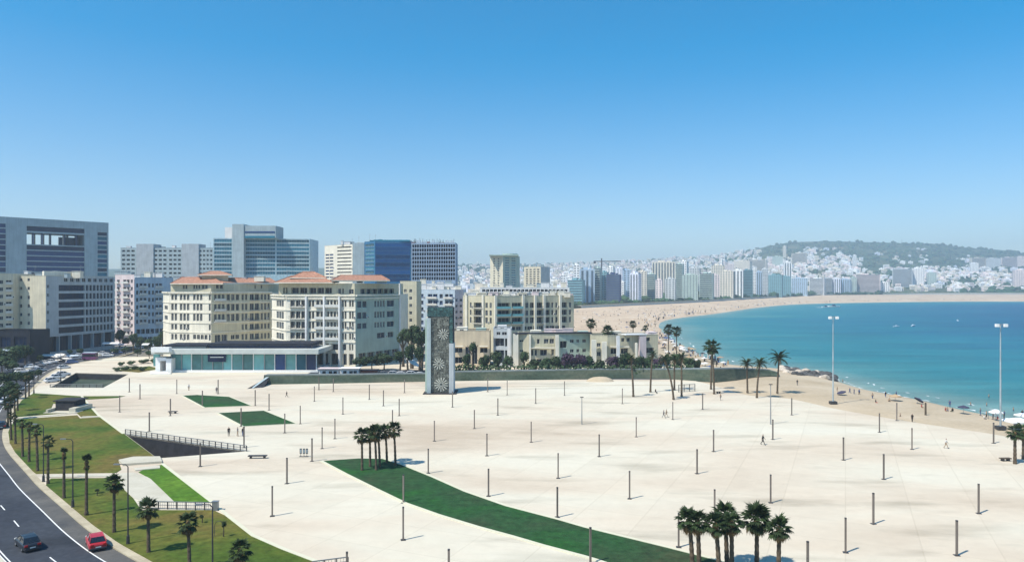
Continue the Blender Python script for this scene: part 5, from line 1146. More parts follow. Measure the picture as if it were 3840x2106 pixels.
for i, (u, v, h) in enumerate(((838, 2012, 56), (758, 1960, 30), (364, 1858, 26))):
    p = G(u, v); t = thing("young_tree", ["thin young tree with a hooped support on the lower lawn", "short young tree just below the lower railing", "tiny sapling on the lawn left of the sloped path"][i], "sapling", p); H = h / F * p.y
    inst("trunk", TRK, (0, 0, 0), 0, t, scale=(1.2, 1.2, H)); inst("crown", CR[i], (0, 0, H * .8), 0, t, scale=(.28, .28, H * .25))
    if i == 0:
        mb = MB(); mb.tube([(-1.0 + 1.0 * (1 - math.cos(a * math.pi / 8)) * .5, 0, 1.2 + .6 * math.sin(a * math.pi / 8)) for a in range(9)], [.03] * 9, 5); mb.tube([(-1, 0, 0), (-1, 0, 1.2)], [.03, .03], 5); inst("support_hoop", mb.mesh("support_hoop", M_iron), (0, 0, 0), 0, t)

# ================================================================== RAILINGS, BENCHES, STREET THINGS
def railing(lb, A, B, h, step=1.5, name="railing", post=.06, fill=True):
    A = Vector(A[:2]); B = Vector(B[:2]); L = (B - A).length; t_ = thing(name, lb, "railing", (*A, 0), math.atan2((B - A).y, (B - A).x))
    for nm, z, r_ in (("top_rail", h, .05), ("middle_rail", h * .55, .03), ("bottom_rail", .15, .03)):
        mb = MB(); mb.box(0, L, -r_, r_, z - r_, z + r_); inst(nm, mb.mesh(nm, M_metal), (0, 0, 0), 0, t_)
    mb = MB(); mb.box(-post, post, -post, post, 0, h); pm = mb.mesh("post", M_iron); n = max(2, round(L / step))
    for i in range(n + 1): inst("post", pm, (L * i / n, 0, 0), 0, t_)
    if fill:
        mb = MB(); k = int(L / .28)
        for i in range(k): x = L * (i + .5) / k; mb.box(x - .015, x + .015, -.012, .012, .15, h)
        o = inst("baluster", mb.mesh("baluster", M_metal), (0, 0, 0), 0, t_); o['kind'] = 'stuff'
    return t_
railing("pale metal railing along the upper edge of the dark underpass opening", G(470, 1627), G(925, 1691), .95)
railing("long metal railing at the foot of the bright green lawn", G(525, 1906), G(802, 1911), .95, step=1.2)
railing("short metal railing just cut by the bottom edge of the picture", G(1170, 2140), G(1305, 2122), .95, step=1.2)
railing("dark railing along the near edge of the sunken ramp", G(188, 1452), G(386, 1453), .9, step=2)
railing("light lattice fence panel on the sand behind the straight palm", G(2545, 1470), G(2606, 1466), 2.0, step=1.6)
pb = thing("railing_end_post", "squat dark metal cabinet at the lower railing's right end", "cabinet", G(808, 1912))
for nm, q in (("body", (-.35, .35, -.25, .25, 0, 1.1)), ("lid", (-.4, .4, -.3, .3, 1.1, 1.18))):
    mb = MB(); mb.box(*q); inst(nm, mb.mesh(nm, M_metal), (0, 0, 0), 0, pb)
pb.name = "metal_cabinet"
def bench(u, v, L, lb, m=M_iron):
    t_ = thing("stone_bench", lb, "bench", G(u, v), .04)
    mb = MB(); mb.box(-L / 2, L / 2, -.35, .35, .36, .5); inst("seat", mb.mesh("seat", m), (0, 0, 0), 0, t_)
    for sx in (-1, 1): mb = MB(); mb.box(-.12, .12, -.3, .3, 0, .36); inst("leg", mb.mesh("leg", M_rwall), (sx * (L / 2 - .4), 0, 0), 0, t_)
bench(966, 1717, 3.0, "long dark bench on the plaza right of the underpass railing"); bench(648, 1549, 1.9, "short dark bench at the foot of a pole, left of the diamond lawns")
bench(2694, 1474, 1.4, "dark bench on the sand right of the tallest fan palm", M_bark); bench(3770, 1727, 1.7, "brown wooden bench left of the palm pair at the right edge", M_bark); bench(3128, 1513, .1, "") if False else None
for i, u in enumerate((1128, 1140, 1151)):
    t_ = thing("sign_stand", ["left", "middle", "right"][i] + " one of three small dark framed stands on the plaza near the long lawn's tip", "sign stand", G(u, 1711), .2, group="three small framed stands")
    for nm, q, m_ in (("frame", (-.18, .18, -.04, .04, .5, 1.35), M_iron), ("panel", (-.12, .12, -.06, -.045, .62, 1.22), M_conc), ("foot", (-.25, .25, -.2, .2, 0, .06), M_iron), ("stem", (-.04, .04, -.03, .03, .06, .5), M_iron)):
        mb = MB(); mb.box(*q); inst(nm, mb.mesh(nm, m_), (0, 0, 0), 0, t_)
# pale bunker with a dark mouth on the upper lawn
t_ = thing("stair_entrance", "low pale-walled stair entrance with a dark mouth on the upper lawn", "stair entrance", G(228, 1545))
gx_ = G(228, 1545)
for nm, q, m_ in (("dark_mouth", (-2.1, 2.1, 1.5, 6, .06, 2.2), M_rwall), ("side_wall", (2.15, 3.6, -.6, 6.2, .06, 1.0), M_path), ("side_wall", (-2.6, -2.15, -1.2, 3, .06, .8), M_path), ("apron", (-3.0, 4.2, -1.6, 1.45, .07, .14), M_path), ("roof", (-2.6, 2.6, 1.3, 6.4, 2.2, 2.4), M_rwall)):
    mb = MB(); mb.box(*q); inst(nm, mb.mesh(nm, m_), (0, 0, 0), 0, t_)
# earth mound and low dark wall
mb = MB(); c = G(2245, 1423)
for i in range(12):
    for j in range(5):
        pass
rings = [[(c.x + math.cos(a) * r_ * 4.2, c.y - 3.4 + math.sin(a) * r_ * 2.2, z + .1 * noise.noise(Vector((math.cos(a) * 2, math.sin(a) * 2, r_)))) for a in [2 * math.pi * k / 18 for k in range(18)]] for r_, z in ((1, 0), (.8, .7), (.5, 1.15), (.15, 1.35))]
mb.mesh_part([p for r_ in rings for p in r_], [(i * 18 + k, i * 18 + (k + 1) % 18, (i + 1) * 18 + (k + 1) % 18, (i + 1) * 18 + k) for i in range(3) for k in range(18)] + [tuple(range(54, 72))])
tag(mb.build("sand_heap", M_sand, smooth=True), "pale heap of sand lying against the long green wall", "sand heap")
# white kiosks and awnings between pavilion and tower
for i, (u0, u1, d, vt, lb) in enumerate(((1196, 1272, 233, 1386, "left white market stall with dark hatches behind the long wall"), (1276, 1346, 232, 1385, "right white market stall with dark hatches behind the long wall"))):
    a, c = D(u0, d), D(u1, d); t_ = thing("market_stall", lb, "stall", ((a.x + c.x) / 2, d, 0), group="white stalls behind the wall"); w = (c.x - a.x) / 2; H = ZV(vt, d)
    mb = MB(); mb.box(-w, w, 0, 2.6, 0, H); inst("body", mb.mesh("body", M_wpaint), (0, 0, 0), 0, t_)
    mb = MB(); mb.box(-w - .3, w + .3, -1.0, 3.0, H + .35, H + .5); inst("awning", mb.mesh("awning", M_canvas if i else M_pinkw), (0, 0, 0), 0, t_)
    for k in (-.5, .15, .6): mb = MB(); mb.box(-.5, .5, -.04, .04, H * .45, H * .82); inst("hatch", mb.mesh("hatch", M_dark), (w * k, -.03, 0), 0, t_)
    for sx in (-1, 1): mb = MB(); mb.box(-.06, .06, -.9, -.8, 0, H + .35); inst("post", mb.mesh("post", M_metal), (sx * w, 0, 0), 0, t_)
t_ = thing("dark_kiosk", "low dark red-brown kiosk at the end of the white stalls", "kiosk", (*D(1382, 233), 0))
for nm, q, m_ in (("body", (-2.4, 2.4, 0, 2.5, 0, 2.0), M_redbr), ("roof", (-2.9, 2.9, -.7, 2.8, 2.0, 2.15), M_dark)): mb = MB(); mb.box(*q); inst(nm, mb.mesh(nm, m_), (0, 0, 0), 0, t_)

def parasol(u, v, r_, h, lb, m=M_canvas, tilt=0, d=None, z=None):
    p = G(u, v, 0 if z is None else z); t_ = thing("beach_umbrella", lb, "umbrella", p); t_.rotation_euler = (0, tilt, 0)
    mb = MB(); mb.tube([(0, 0, 0), (0, 0, h)], [.04, .03], 5); inst("pole", mb.mesh("pole", M_metal), (0, 0, 0), 0, t_)
    mb = MB(); n = 8; rim = [(math.cos(2 * math.pi * k / n) * r_, math.sin(2 * math.pi * k / n) * r_, h - r_ * .34) for k in range(n)]
    for k in range(n): mb.face([(0, 0, h), rim[k], rim[(k + 1) % n]]); mb.face([rim[k], (rim[k][0], rim[k][1], rim[k][2] - .15), (rim[(k + 1) % n][0], rim[(k + 1) % n][1], rim[k][2] - .15), rim[(k + 1) % n]])
    inst("canopy", mb.mesh("canopy", m), (0, 0, 0), 0, t_)
parasol(1530, 1392, 3.0, 4.4, "large tilted white parasol under the dark trees left of the patterned tower", tilt=.5)
M_umbr = [mat("umbrella_" + n_, c, var=.1) for n_, c in (("tan", (.42, .30, .18)), ("dark", (.05, .05, .09)), ("red", (.45, .08, .06)), ("blue", (.06, .16, .4)))]
ZB = -.35
parasol(3357, 1502, 1.5, 1.7, "tan and dark beach umbrella near the water, left of the tall brown post", M_umbr[0], z=ZB); parasol(3437, 1512, 1.2, 1.5, "dark tilted beach umbrella right of the tan one", M_umbr[1], tilt=.6, z=ZB); parasol(3159, 1482, 1.2, 1.3, "dark umbrella on the pale beach mat next to the left mast", M_umbr[1], tilt=-.3, z=ZB)
parasol(3613, 1550, 1.2, 1.9, "dark umbrella at the water's edge in the middle of the right beach", M_umbr[1], z=ZB)
def canopy(u, v, w, d_, h, lb):
    t_ = thing("beach_canopy", lb, "canopy", G(u, v, ZB), .1)
    mb = MB(); mb.mesh_part([(-w, -d_, h), (w, -d_, h), (w, d_, h), (-w, d_, h), (-w * .2, 0, h + .6), (w * .2, 0, h + .6)], [(0, 1, 5, 4), (1, 2, 5), (2, 3, 4, 5), (3, 0, 4)]); mb.box(-w, w, -d_, -d_ + .03, h - .25, h); mb.box(-w, -w + .03, -d_, d_, h - .25, h)
    inst("cloth", mb.mesh("cloth", M_canvas), (0, 0, 0), 0, t_)
    for sx in (-1, 1):
        for sy in (-1, 1): mb = MB(); mb.box(-.04, .04, -.04, .04, 0, h); inst("leg", mb.mesh("leg", M_metal), (sx * w * .96, sy * d_ * .96, 0), 0, t_)
canopy(3735, 1572, 1.0, 1.0, 1.6, "small white beach canopy left of the right floodlight mast"); canopy(3815, 1612, 2.3, 1.8, 1.9, "larger white beach canopy at the right edge of the picture"); canopy(3852, 1590, 1.8, 1.5, 1.9, "second white canopy half cut off by the right edge")
mb = MB(); p = G(3471, 1558, ZB); mb.tube([(p.x, p.y, ZB), (p.x, p.y, ZB + 2.9)], [.22, .18], 7); tag(mb.build("wooden_post", M_bark), "thick dark brown post standing on the right beach", "post")

# ================================================================== CARS
PAINT = {}
def paint(n_, c, r_=.3):
    m = mat("car_" + n_, c, rough=r_, spec=.6, var=.06); PAINT[n_] = m; return m
for n_, c in (("red", (.42, .022, .03)), ("black", (.018, .022, .030)), ("white", (.62, .63, .64)), ("silver", (.42, .44, .46)), ("blue", (.05, .09, .22)), ("grey", (.14, .15, .17)), ("beige", (.45, .40, .32))): paint(n_, c)
M_tyre = mat("tyre_rubber", (.02, .02, .02)); M_rim = mat("wheel_rim", (.45, .45, .46), rough=.4, metal=.7); M_cglass = mat("car_glass", (.015, .02, .028), rough=.08, spec=.7, var=.1); M_lampw = mat("lamp_clear", (.75, .75, .7), rough=.2); M_lampr = mat("lamp_red", (.5, .02, .02), rough=.25)
def car_parts(h=1.45, L=4.2, W=1.74):
    def loft(secs, m=0, caps=True):
        mb = MB(); k = len(secs[0]); mb.mesh_part([p for s in secs for p in s], [(i * k + j, i * k + (j + 1) % k, (i + 1) * k + (j + 1) % k, (i + 1) * k + j) for i in range(len(secs) - 1) for j in range(k)] + [tuple(range(k))[::-1], tuple(range((len(secs) - 1) * k, len(secs) * k))], m); return mb
    w = W / 2; S = []
    for x, zb_, zt_, ww in ((-L / 2, .42, .70, .80), (-L / 2 + .08, .28, .84, .92), (-L / 2 + .5, .20, .93, 1), (-.6, .18, .94, 1), (.7, .18, .93, 1), (1.3, .20, .88, 1), (L / 2 - .25, .24, .74, .95), (L / 2 - .02, .36, .62, .82)):
        q = w * ww; S.append([(x, -q * .92, zb_), (x, -q, zb_ + .18), (x, -q, zt_ - .14), (x, -q * .88, zt_), (x, q * .88, zt_), (x, q, zt_ - .14), (x, q, zb_ + .18), (x, q * .92, zb_)])
    body = loft(S)
    c = [(-L / 2 + .35, .92, .93), (-L / 2 + .75, h - .06, .72), (-.5, h, .70), (.25, h - .03, .70), (1.05, .92, .90)]
    roof = MB()
    # pillars and roof skin
    P = [[(x, -w * f_ * .98, z), (x, w * f_ * .98, z)] for x, z, f_ in c]
    roof.mesh_part([P[1][0], P[3][0], P[3][1], P[1][1], P[2][0], P[2][1]], [(0, 4, 5, 3), (4, 1, 2, 5)])
    for sy in (0, 1):
        for i, j in ((0, 1), (3, 4)): roof.tube([P[i][sy], P[j][sy]], [.05, .05], 4)
        roof.tube([P[1][sy], P[2][sy], P[3][sy]], [.05, .05, .05], 4); roof.tube([(-.25, P[0][sy][1], .92), (-.28, P[2][sy][1], h - .03)], [.05, .05], 4)
    g = {}
    a = MB(); a.mesh_part([P[3][0], P[4][0], P[4][1], P[3][1]], [(0, 1, 2, 3)]); g['windscreen'] = a
    a = MB(); a.mesh_part([P[0][0], P[1][0], P[1][1], P[0][1]], [(0, 1, 2, 3)]); g['rear_window'] = a
    for sy in (0, 1):
        a = MB(); a.mesh_part([P[0][sy], P[4][sy], P[3][sy], P[2][sy], P[1][sy]], [(0, 1, 2, 3, 4)]); g['side_window' + '_' * sy] = a
    wh = MB(); wh.tube([(0, -.1, 0), (0, .1, 0)], [.32, .32], 14); rm = MB(); rm.tube([(0, -.115, 0), (0, .115, 0)], [.19, .19], 10)
    return body, roof, g, wh, rm, L, w
CB = car_parts()
CM = {}
def car(u, v, rz, color, lb, group=None, full=False, d=None, z=-.12, L=None):
    p = G(u, v, z) if d is None else Vector((*D(u, d), z)); m = PAINT[color]; body, roof, g, wh, rm, L, w = CB
    if full:
        t_ = thing("car", lb, "car", p, rz, group)
        inst("body", body.mesh("body", m, smooth=False), (0, 0, 0), 0, t_); inst("roof", roof.mesh("roof", m), (0, 0, 0), 0, t_)
        for k, a in g.items(): inst(k.strip('_'), a.mesh(k.strip('_'), M_cglass), (0, 0, 0), 0, t_)
        wm_ = wh.mesh("wheel", M_tyre); rmm = rm.mesh("rim", M_rim)
        for x in (-1.28, 1.32):
            for y in (-w + .12, w - .12): o = inst("wheel", wm_, (x, y, .32), 0, t_); inst("rim", rmm, (0, 0, 0), 0, o)
        for y in (-.6, .6):
            a = MB(); a.box(L / 2 - .2, L / 2 - .01, y - .2, y + .2, .55, .70); inst("headlight", a.mesh("headlight", M_lampw), (0, 0, 0), 0, t_)
            a = MB(); a.box(-L / 2 - .02, -L / 2 + .1, y - .16, y + .16, .62, .82); inst("tail_light", a.mesh("tail_light", M_lampr), (0, 0, 0), 0, t_)
        for nm, q in (("number_plate", (-L / 2 - .03, -L / 2, -.26, .26, .45, .56)), ("bumper", (-L / 2 - .06, -L / 2 + .1, -.8, .8, .28, .44)), ("bumper", (L / 2 - .12, L / 2 + .04, -.78, .78, .26, .44))):
            a = MB(); a.box(*q); inst(nm, a.mesh(nm, M_lampw if nm[0] == 'n' else M_frame_d), (0, 0, 0), 0, t_)
        return t_
    if color not in CM:
        a = MB()
        for src, k in [(body, 0), (roof, 0)] + [(x, 1) for x in g.values()]: a.mesh_part(src.v, src.f, k)
        for x in (-1.28, 1.32):
            for y in (-w + .12, w - .12): a.mesh_part([(q[0] + x, q[1] + y, q[2] + .32) for q in wh.v], wh.f, 2)
        CM[color] = a.mesh("car", [m, M_cglass, M_tyre])
    return tag(inst("car", CM[color], p, rz), lb, "car", group)
def road_dir(u, v):
    p = G(u, v).xy; i = min(range(len(KP) - 1), key=lambda k: (KP[k] - p).length); t = (KP[i + 1] - KP[i]); return math.atan2(t.y, t.x)
car(360, 2046, road_dir(360, 2046) - .2, 'red', "small bright red car driving close to the kerb", full=True)
car(104, 2050, road_dir(200, 2060), 'black', "dark car driving in the left lane beside the lane dashes", full=True)
car(6, 1604, road_dir(40, 1600) + .0, 'black', "dark car cut by the left edge near the kerb bend", full=True)
gc = "cars crowding the street on the left"
cl = [(84, 1397, 'white', .35), (52, 1388, 'silver', .3), (118, 1380, 'white', .25), (145, 1374, 'grey', .2), (168, 1366, 'white', .2), (195, 1361, 'silver', .2), (222, 1356, 'black', .1), (250, 1350, 'white', .1), (206, 1343, 'white', .0), (232, 1338, 'beige', .1), (60, 1412, 'black', 1.0), (240, 1382, 'white', 1.1),
      (20, 1425, 'grey', 1.0), (270, 1362, 'blue', .4), (285, 1348, 'silver', .9), (300, 1338, 'white', .5), (388, 1330, 'white', .3), (405, 1336, 'white', .2), (418, 1322, 'grey', .4), (450, 1318, 'silver', .9), (468, 1310, 'white', 1.2), (440, 1326, 'blue', .3), (562, 1298, 'white', .2), (545, 1303, 'grey', .4), (520, 1306, 'silver', 1.0), (490, 1312, 'black', 1.0), (130, 1402, 'grey', 1.1), (100, 1425, 'black', 1.2), (60, 1465, 'silver', 1.2), (28, 1510, 'white', 1.3), (150, 1392, 'silver', 1.1), (175, 1345, 'blue', .1)]
la = by_landmarks([c_[:2] for c_ in cl], [("the white corner office", 240, 1325), ("the sunken ramp", 300, 1400), ("the cream gable", 110, 1330), ("the pinkish white block", 465, 1300), ("the dark palm row", 50, 1500), ("the purple bus", 338, 1345)], "small car")
for (u, v, c_, rz), l_ in zip(cl, la): car(u, v, rz, c_, l_.replace("small car", c_ + " car on the street"), group=gc)
for i, (u, v, rz) in enumerate(((195, 1432, 1.05), (217, 1418, 1.05), (237, 1408, 1.0))): car(u, v, rz, 'white', ["nearest", "middle", "farthest"][i] + " of three white cars parked slantwise at the sunken ramp", group="white cars at the ramp", z=.02)
for i, (u, d, c_) in enumerate(((1478, 236, 'silver'), (1508, 234, 'white'), (1545, 236, 'white'), (1580, 233, 'silver'), (1440, 235, 'grey'))): car(u, 0, .1 * i, c_, ["leftmost silver car under the trees left of the patterned tower", "first white car parked behind the wall left of the tower", "second white car parked behind the wall left of the tower", "silver car behind the wall beside the patterned tower", "grey car next to the dark red-brown kiosk"][i], group="cars parked behind the wall", d=d, z=.02)
# bus
t_ = thing("bus", "purple-red city bus with pale roof at the far end of the street", "bus", (*D(338, 286), -.12), .12)
M_bus = mat("bus_paint", (.16, .05, .13), rough=.4)
for nm, q, m_ in (("body", (-2.4, 2.4, -1.25, 1.25, .35, 2.9), M_bus), ("roof", (-2.35, 2.35, -1.2, 1.2, 2.9, 3.1), M_bluew), ("window_band", (-2.3, 2.3, -1.28, -1.24, 1.5, 2.5), M_cglass), ("windscreen", (2.39, 2.43, -1.1, 1.1, 1.3, 2.6), M_cglass)): mb = MB(); mb.box(*q); inst(nm, mb.mesh(nm, m_), (0, 0, 0), 0, t_)
for x in (-1.5, 1.5):
    for y in (-1.1, 1.1): mb = MB(); mb.tube([(0, -.15, 0), (0, .15, 0)], [.45, .45], 12); inst("wheel", mb.mesh("wheel", M_tyre), (x, y, .45), 0, t_)
# awnings and shop canopies in the street
for i, (u, d, w, v, c_) in enumerate(((195, 284, 3.6, 1331, M_wpaint), (228, 282, 1.7, 1330, M_canvas), (275, 292, 2.4, 1333, M_bluew), (420, 318, 3.5, 1286, M_wpaint), (455, 322, 3.0, 1291, M_pinkw), (18, 262, 5.0, 1311, M_bluew), (550, 312, 1.4, 1290, M_wpaint), (130, 288, 2.0, 1294, M_pinkw))):
    p = D(u, d); h = ZV(v, d); t_ = thing("shop_awning", ["long white awning under the strip-window office", "short white awning beside the long one", "pale blue awning by the office arcade", "curved white awning at the street's far side", "pinkish awning at the street's far side", "pale awning at the left edge over the dark shopfront", "small white awning left of the cream apartments", "small pinkish awning under the cream gable"][i], "awning", (*p, 0), group="shop awnings along the street")
    mb = MB(); mb.mesh_part([(-w, 0, h + .4), (w, 0, h + .4), (w, -1.6, h), (-w, -1.6, h), (w, -1.6, h - .3), (-w, -1.6, h - .3)], [(0, 3, 2, 1), (3, 5, 4, 2)]); inst("cloth", mb.mesh("cloth", c_), (0, 0, 0), 0, t_)
    for sx in (-1, 1): mb = MB(); mb.box(-.05, .05, -.05, .05, -.3, h); inst("post", mb.mesh("post", M_metal), (sx * w * .95, -1.5, 0), 0, t_)
# low shopfront building at far left, shadow put into its near-black walls
a_, c_ = D(-60, 276), D(112, 276); ss = Seg(a_, c_); ss.rows([(-50, -10, 1), (2, 40, 1), (52, 100, 1)], [(1262, 1300), (1322, 1368)], style='strip', dep=.5, gm=M_glass_ink, fm=M_frame_d)
building("shop_building", "low dark glazed shop building at the left edge behind the trees", [ss], ZV(1240, 276), M_dark, 12, cat="building")

# ================================================================== PEOPLE
M_skin = mat("skin", (.32, .19, .13), var=.08); M_hair = mat("hair_dark", (.02, .015, .012))
CL = {n_: mat("cloth_" + n_, c, var=.15, scale=4) for n_, c in (("black", (.015, .015, .018)), ("blue", (.05, .09, .2)), ("white", (.62, .6, .57)), ("red", (.35, .05, .05)), ("grey", (.16, .16, .17)), ("tan", (.35, .25, .17)), ("green", (.05, .11, .07)))}
def body_mesh(pose, top, bottom):
    """one continuous skinned figure, 1.72 m tall, facing -y"""
    st = {'stand': (.08, -.08, 0), 'walk': (.30, -.32, .02), 'sit': (0, 0, 0)}[pose]
    pel, chest, neck, head = (0, 0, .95), (0, -.01, 1.28), (0, 0, 1.48), (0, -.02, 1.62)
    V = [pel, (0, 0, 1.12), chest, (0, 0, 1.42), neck, head, (0, -.02, 1.72)]; E = [(0, 1), (1, 2), (2, 3), (3, 4), (4, 5), (5, 6)]; Rr = [.15, .13, .16, .11, .055, .095, .06]
    def add(p, par, r_): V.append(p); E.append((par, len(V) - 1)); Rr.append(r_); return len(V) - 1
    for s, ys in ((-1, st[0]), (1, st[1])):
        if pose == 'sit':
            h = add((s * .1, -.02, .92), 0, .1); k = add((s * .14, -.42, .88), h, .075); f_ = add((s * .14, -.45, .5), k, .05); add((s * .14, -.62, .46), f_, .04)
        else:
            h = add((s * .1, 0, .88), 0, .1); k = add((s * .11, -ys * .45 - .02, .48), h, .068); f_ = add((s * .11, -ys + (.06 if ys < 0 else 0), .08 + (.06 if ys < -.2 else 0)), k, .045); add((s * .12, -ys - .17, .04 + (.02 if ys < -.2 else 0)), f_, .038)
        sh = add((s * .19, 0, 1.40), 3, .06); el = add((s * .25, ys * .5, 1.12), sh, .042); wr = add((s * .25, ys * .9 - .08, .87), el, .034); add((s * .25, ys * .95 - .1, .78), wr, .038)
    me = bpy.data.meshes.new("body"); me.from_pydata(V, E, []); o = bpy.data.objects.new("tmp", me); COL.objects.link(o)
    o.modifiers.new("s", 'SKIN'); ly = me.skin_vertices[0] if me.skin_vertices else None
    if ly is None:
        bm = bmesh.new(); bm.from_mesh(me); bm.verts.layers.skin.verify(); bm.to_mesh(me); bm.free(); ly = me.skin_vertices[0]
    for i, r_ in enumerate(Rr): ly.data[i].radius = (r_ * (1.25 if i in (0, 1, 2, 3) else 1), r_); ly.data[i].use_root = (i == 0)
    m2 = o.modifiers.new("u", 'SUBSURF'); m2.levels = 1; m2.render_levels = 1
    dg = bpy.context.evaluated_depsgraph_get(); dg.update(); out = bpy.data.meshes.new_from_object(o.evaluated_get(dg)); bpy.data.objects.remove(o)
    out.materials.clear()
    for m_ in (M_skin, top, bottom, M_hair): out.materials.append(m_)
    for f_ in out.polygons:
        c = f_.center; f_.use_smooth = True
        if c.z > 1.50: f_.material_index = 3 if (c.z > 1.66 or c.y > .02) else 0
        elif c.z > 1.44 and abs(c.x) < .1: f_.material_index = 0
        elif abs(c.x) > .2 and c.z < 1.1: f_.material_index = 0
        elif c.z > .97: f_.material_index = 1
        elif c.z > .12 or pose == 'sit': f_.material_index = 2
        else: f_.material_index = 3
    return out
BM = {}
def person(u, v, lb, pose='stand', top='black', bottom='blue', rz=0, z=0.0, group=None, s=1.0, sink=0, P=None):
    k = (pose, top, bottom)
    if k not in BM: BM[k] = body_mesh(pose, CL[top], CL[bottom] if bottom in CL else M_skin)
    p = P if P is not None else G(u, v, z); p = Vector(p); p.z -= sink
    return tag(inst("person", BM[k], p, rz, None, s), lb, "person", group)
person(2861, 1667, "person in black striding across the open plaza", 'walk', 'black', 'black', 1.2, s=1.1)
person(858, 1634, "left of the three people standing by the nearer diamond lawn, in black", 'stand', 'black', 'black', .4); person(891, 1634, "middle of the three people by the nearer diamond lawn, in grey", 'stand', 'grey', 'tan', 2); person(911, 1635, "right of the three people by the nearer diamond lawn, in dark blue", 'stand', 'black', 'blue', 1)
person(2489, 1566, "left one of two people strolling below the tall palms", 'walk', 'grey', 'grey', 1.5); person(2499, 1563, "right one of two people strolling below the tall palms", 'walk', 'tan', 'tan', 1.5)
person(3421, 1581, "dark-clothed person at the plaza's edge, in front of the right beach", 'stand', 'black', 'black', 0); person(3548, 1680, "person in pale clothes alone on the right part of the plaza", 'walk', 'white', 'tan', 1.2)
person(1075, 1488, "dark-clothed person bending forward near the wall's sloping end", 'walk', 'black', 'black', 1.8, s=.9); person(812, 1474, "person in grey beside the pole at the far plaza edge", 'stand', 'grey', 'grey', .4); person(708, 1463, "person in white at the far plaza edge above the diamond lawns", 'stand', 'white', 'tan', 1)
person(2458, 1474, "person in black sitting on the plaza between two tall palms", 'sit', 'black', 'black', .8, sink=.5); person(2702, 1500, "person in tan standing right of the tallest fan palm", 'stand', 'tan', 'grey', .8); person(2990, 1444, "person in dark clothes on the sand before the rocks", 'stand', 'black', 'grey', 0, z=-.2)
bp_ = [(3187, 1474, 'walk', 'blue', 'blue'), (3203, 1478, 'stand', 'blue', 'blue'), (3222, 1480, 'stand', 'blue', 'black'), (3272, 1495, 'stand', 'tan', 'blue'), (3284, 1512, 'sit', 'black', 'red'), (3321, 1489, 'stand', 'black', 'blue'), (3361, 1488, 'stand', 'blue', 'black'), (3456, 1530, 'sit', 'red', 'tan'), (3376, 1566, 'sit', 'tan', 'grey'),
       (3545, 1543, 'sit', 'red', 'tan'), (3552, 1541, 'sit', 'tan', 'blue'), (3572, 1545, 'sit', 'black', 'green'), (3562, 1524, 'stand', 'blue', 'blue'), (3677, 1555, 'stand', 'grey', 'blue'), (3699, 1566, 'stand', 'tan', 'black'), (3724, 1570, 'stand', 'grey', 'grey'), (3766, 1566, 'stand', 'blue', 'black'), (3834, 1563, 'stand', 'black', 'blue'), (3742, 1576, 'sit', 'red', 'grey'), (3812, 1595, 'sit', 'black', 'black'), (3140, 1470, 'stand', 'tan', 'tan'), (3690, 1572, 'sit', 'white', 'grey'), (3335, 1506, 'sit', 'tan', 'black')]
lb_ = by_landmarks([b_[:2] for b_ in bp_], [("the left floodlight mast", 3124, 1500), ("the tan umbrella", 3357, 1500), ("the dark brown post", 3471, 1555), ("the water's-edge umbrella", 3613, 1550), ("the right floodlight mast", 3752, 1590)], "beachgoer")
for i, ((u, v, ps, tp, bt_), l_) in enumerate(zip(bp_, lb_)): person(u, v + 2, l_, ps, tp, bt_, R.uniform(0, 6), z=-.6, group="people on the near beach", sink=.5 if ps == 'sit' else 0)
for i, (u, v) in enumerate(((3708, 1490), (3700, 1522), (3160, 1432), (3560, 1515), (3800, 1540), (3640, 1520))): person(u, v, ["bather farthest out in the water left of the right mast", "second bather out in the water left of the right mast", "bather in the shallows off the rocks", "bather near the shore in the middle", "bather off the right beach near the frame edge", "bather between the post and the right mast"][i], 'stand', 'tan', 'blue', 1, z=-2, sink=.7, group="bathers in the sea")

# ================================================================== ROCKS, BOATS
def rock_mesh(seed):
    r_ = random.Random(seed); bm = bmesh.new(); bmesh.ops.create_icosphere(bm, subdivisions=2, radius=1)
    for v_ in bm.verts:
        n_ = noise.noise(v_.co * 1.3 + Vector((seed * 9, 0, 0))); v_.co *= 1 + .45 * n_; v_.co = Vector((round(v_.co.x * 2.6) / 2.6 * .5 + v_.co.x * .5, v_.co.y, round(v_.co.z * 2.2) / 2.2 * .5 + v_.co.z * .4))
    me = bpy.data.meshes.new("boulder"); bm.to_mesh(me); bm.free(); return me
M_rock = mat("rock_dark", (.075, .075, .075), var=.5, scale=1.1, rnd=.4, bump=.1, bscale=4); M_rockl = mat("rock_pale", (.46, .40, .33), var=.25, scale=1.1, rnd=.25, bump=.1, bscale=4)
RK = []
for i in range(5):
    for m_ in (M_rock, M_rockl): me = rock_mesh(i); me.materials.append(m_); RK.append(me)
rr = random.Random(5); bl_ = []
for i in range(110):
    t = rr.random() ** .8; u = 2925 + 205 * t; vb = 1394 + 34 * t + rr.uniform(-14, 5); bl_.append((u, vb, t, rr.random() < (.45 if t < .5 else .06), rr.uniform(.6, 1.45)))
cb = {True: 0, False: 0}
for u, vb, t, pale, s in sorted(bl_):
    p = G(u, vb, -1.2 if t > .5 else -.9); o = inst("boulder", RK[rr.randrange(5) * 2 + (1 if pale else 0)], (p.x, p.y, p.z + s * .45), rr.uniform(0, 6), None, (s * rr.uniform(.8, 1.5), s, s * rr.uniform(.6, .95)))
    tag(o, f"{ordn(cb[pale])} {'pale sandy' if pale else 'dark grey'} boulder from the left in the rock groyne", "boulder", "boulders of the rock groyne"); cb[pale] += 1
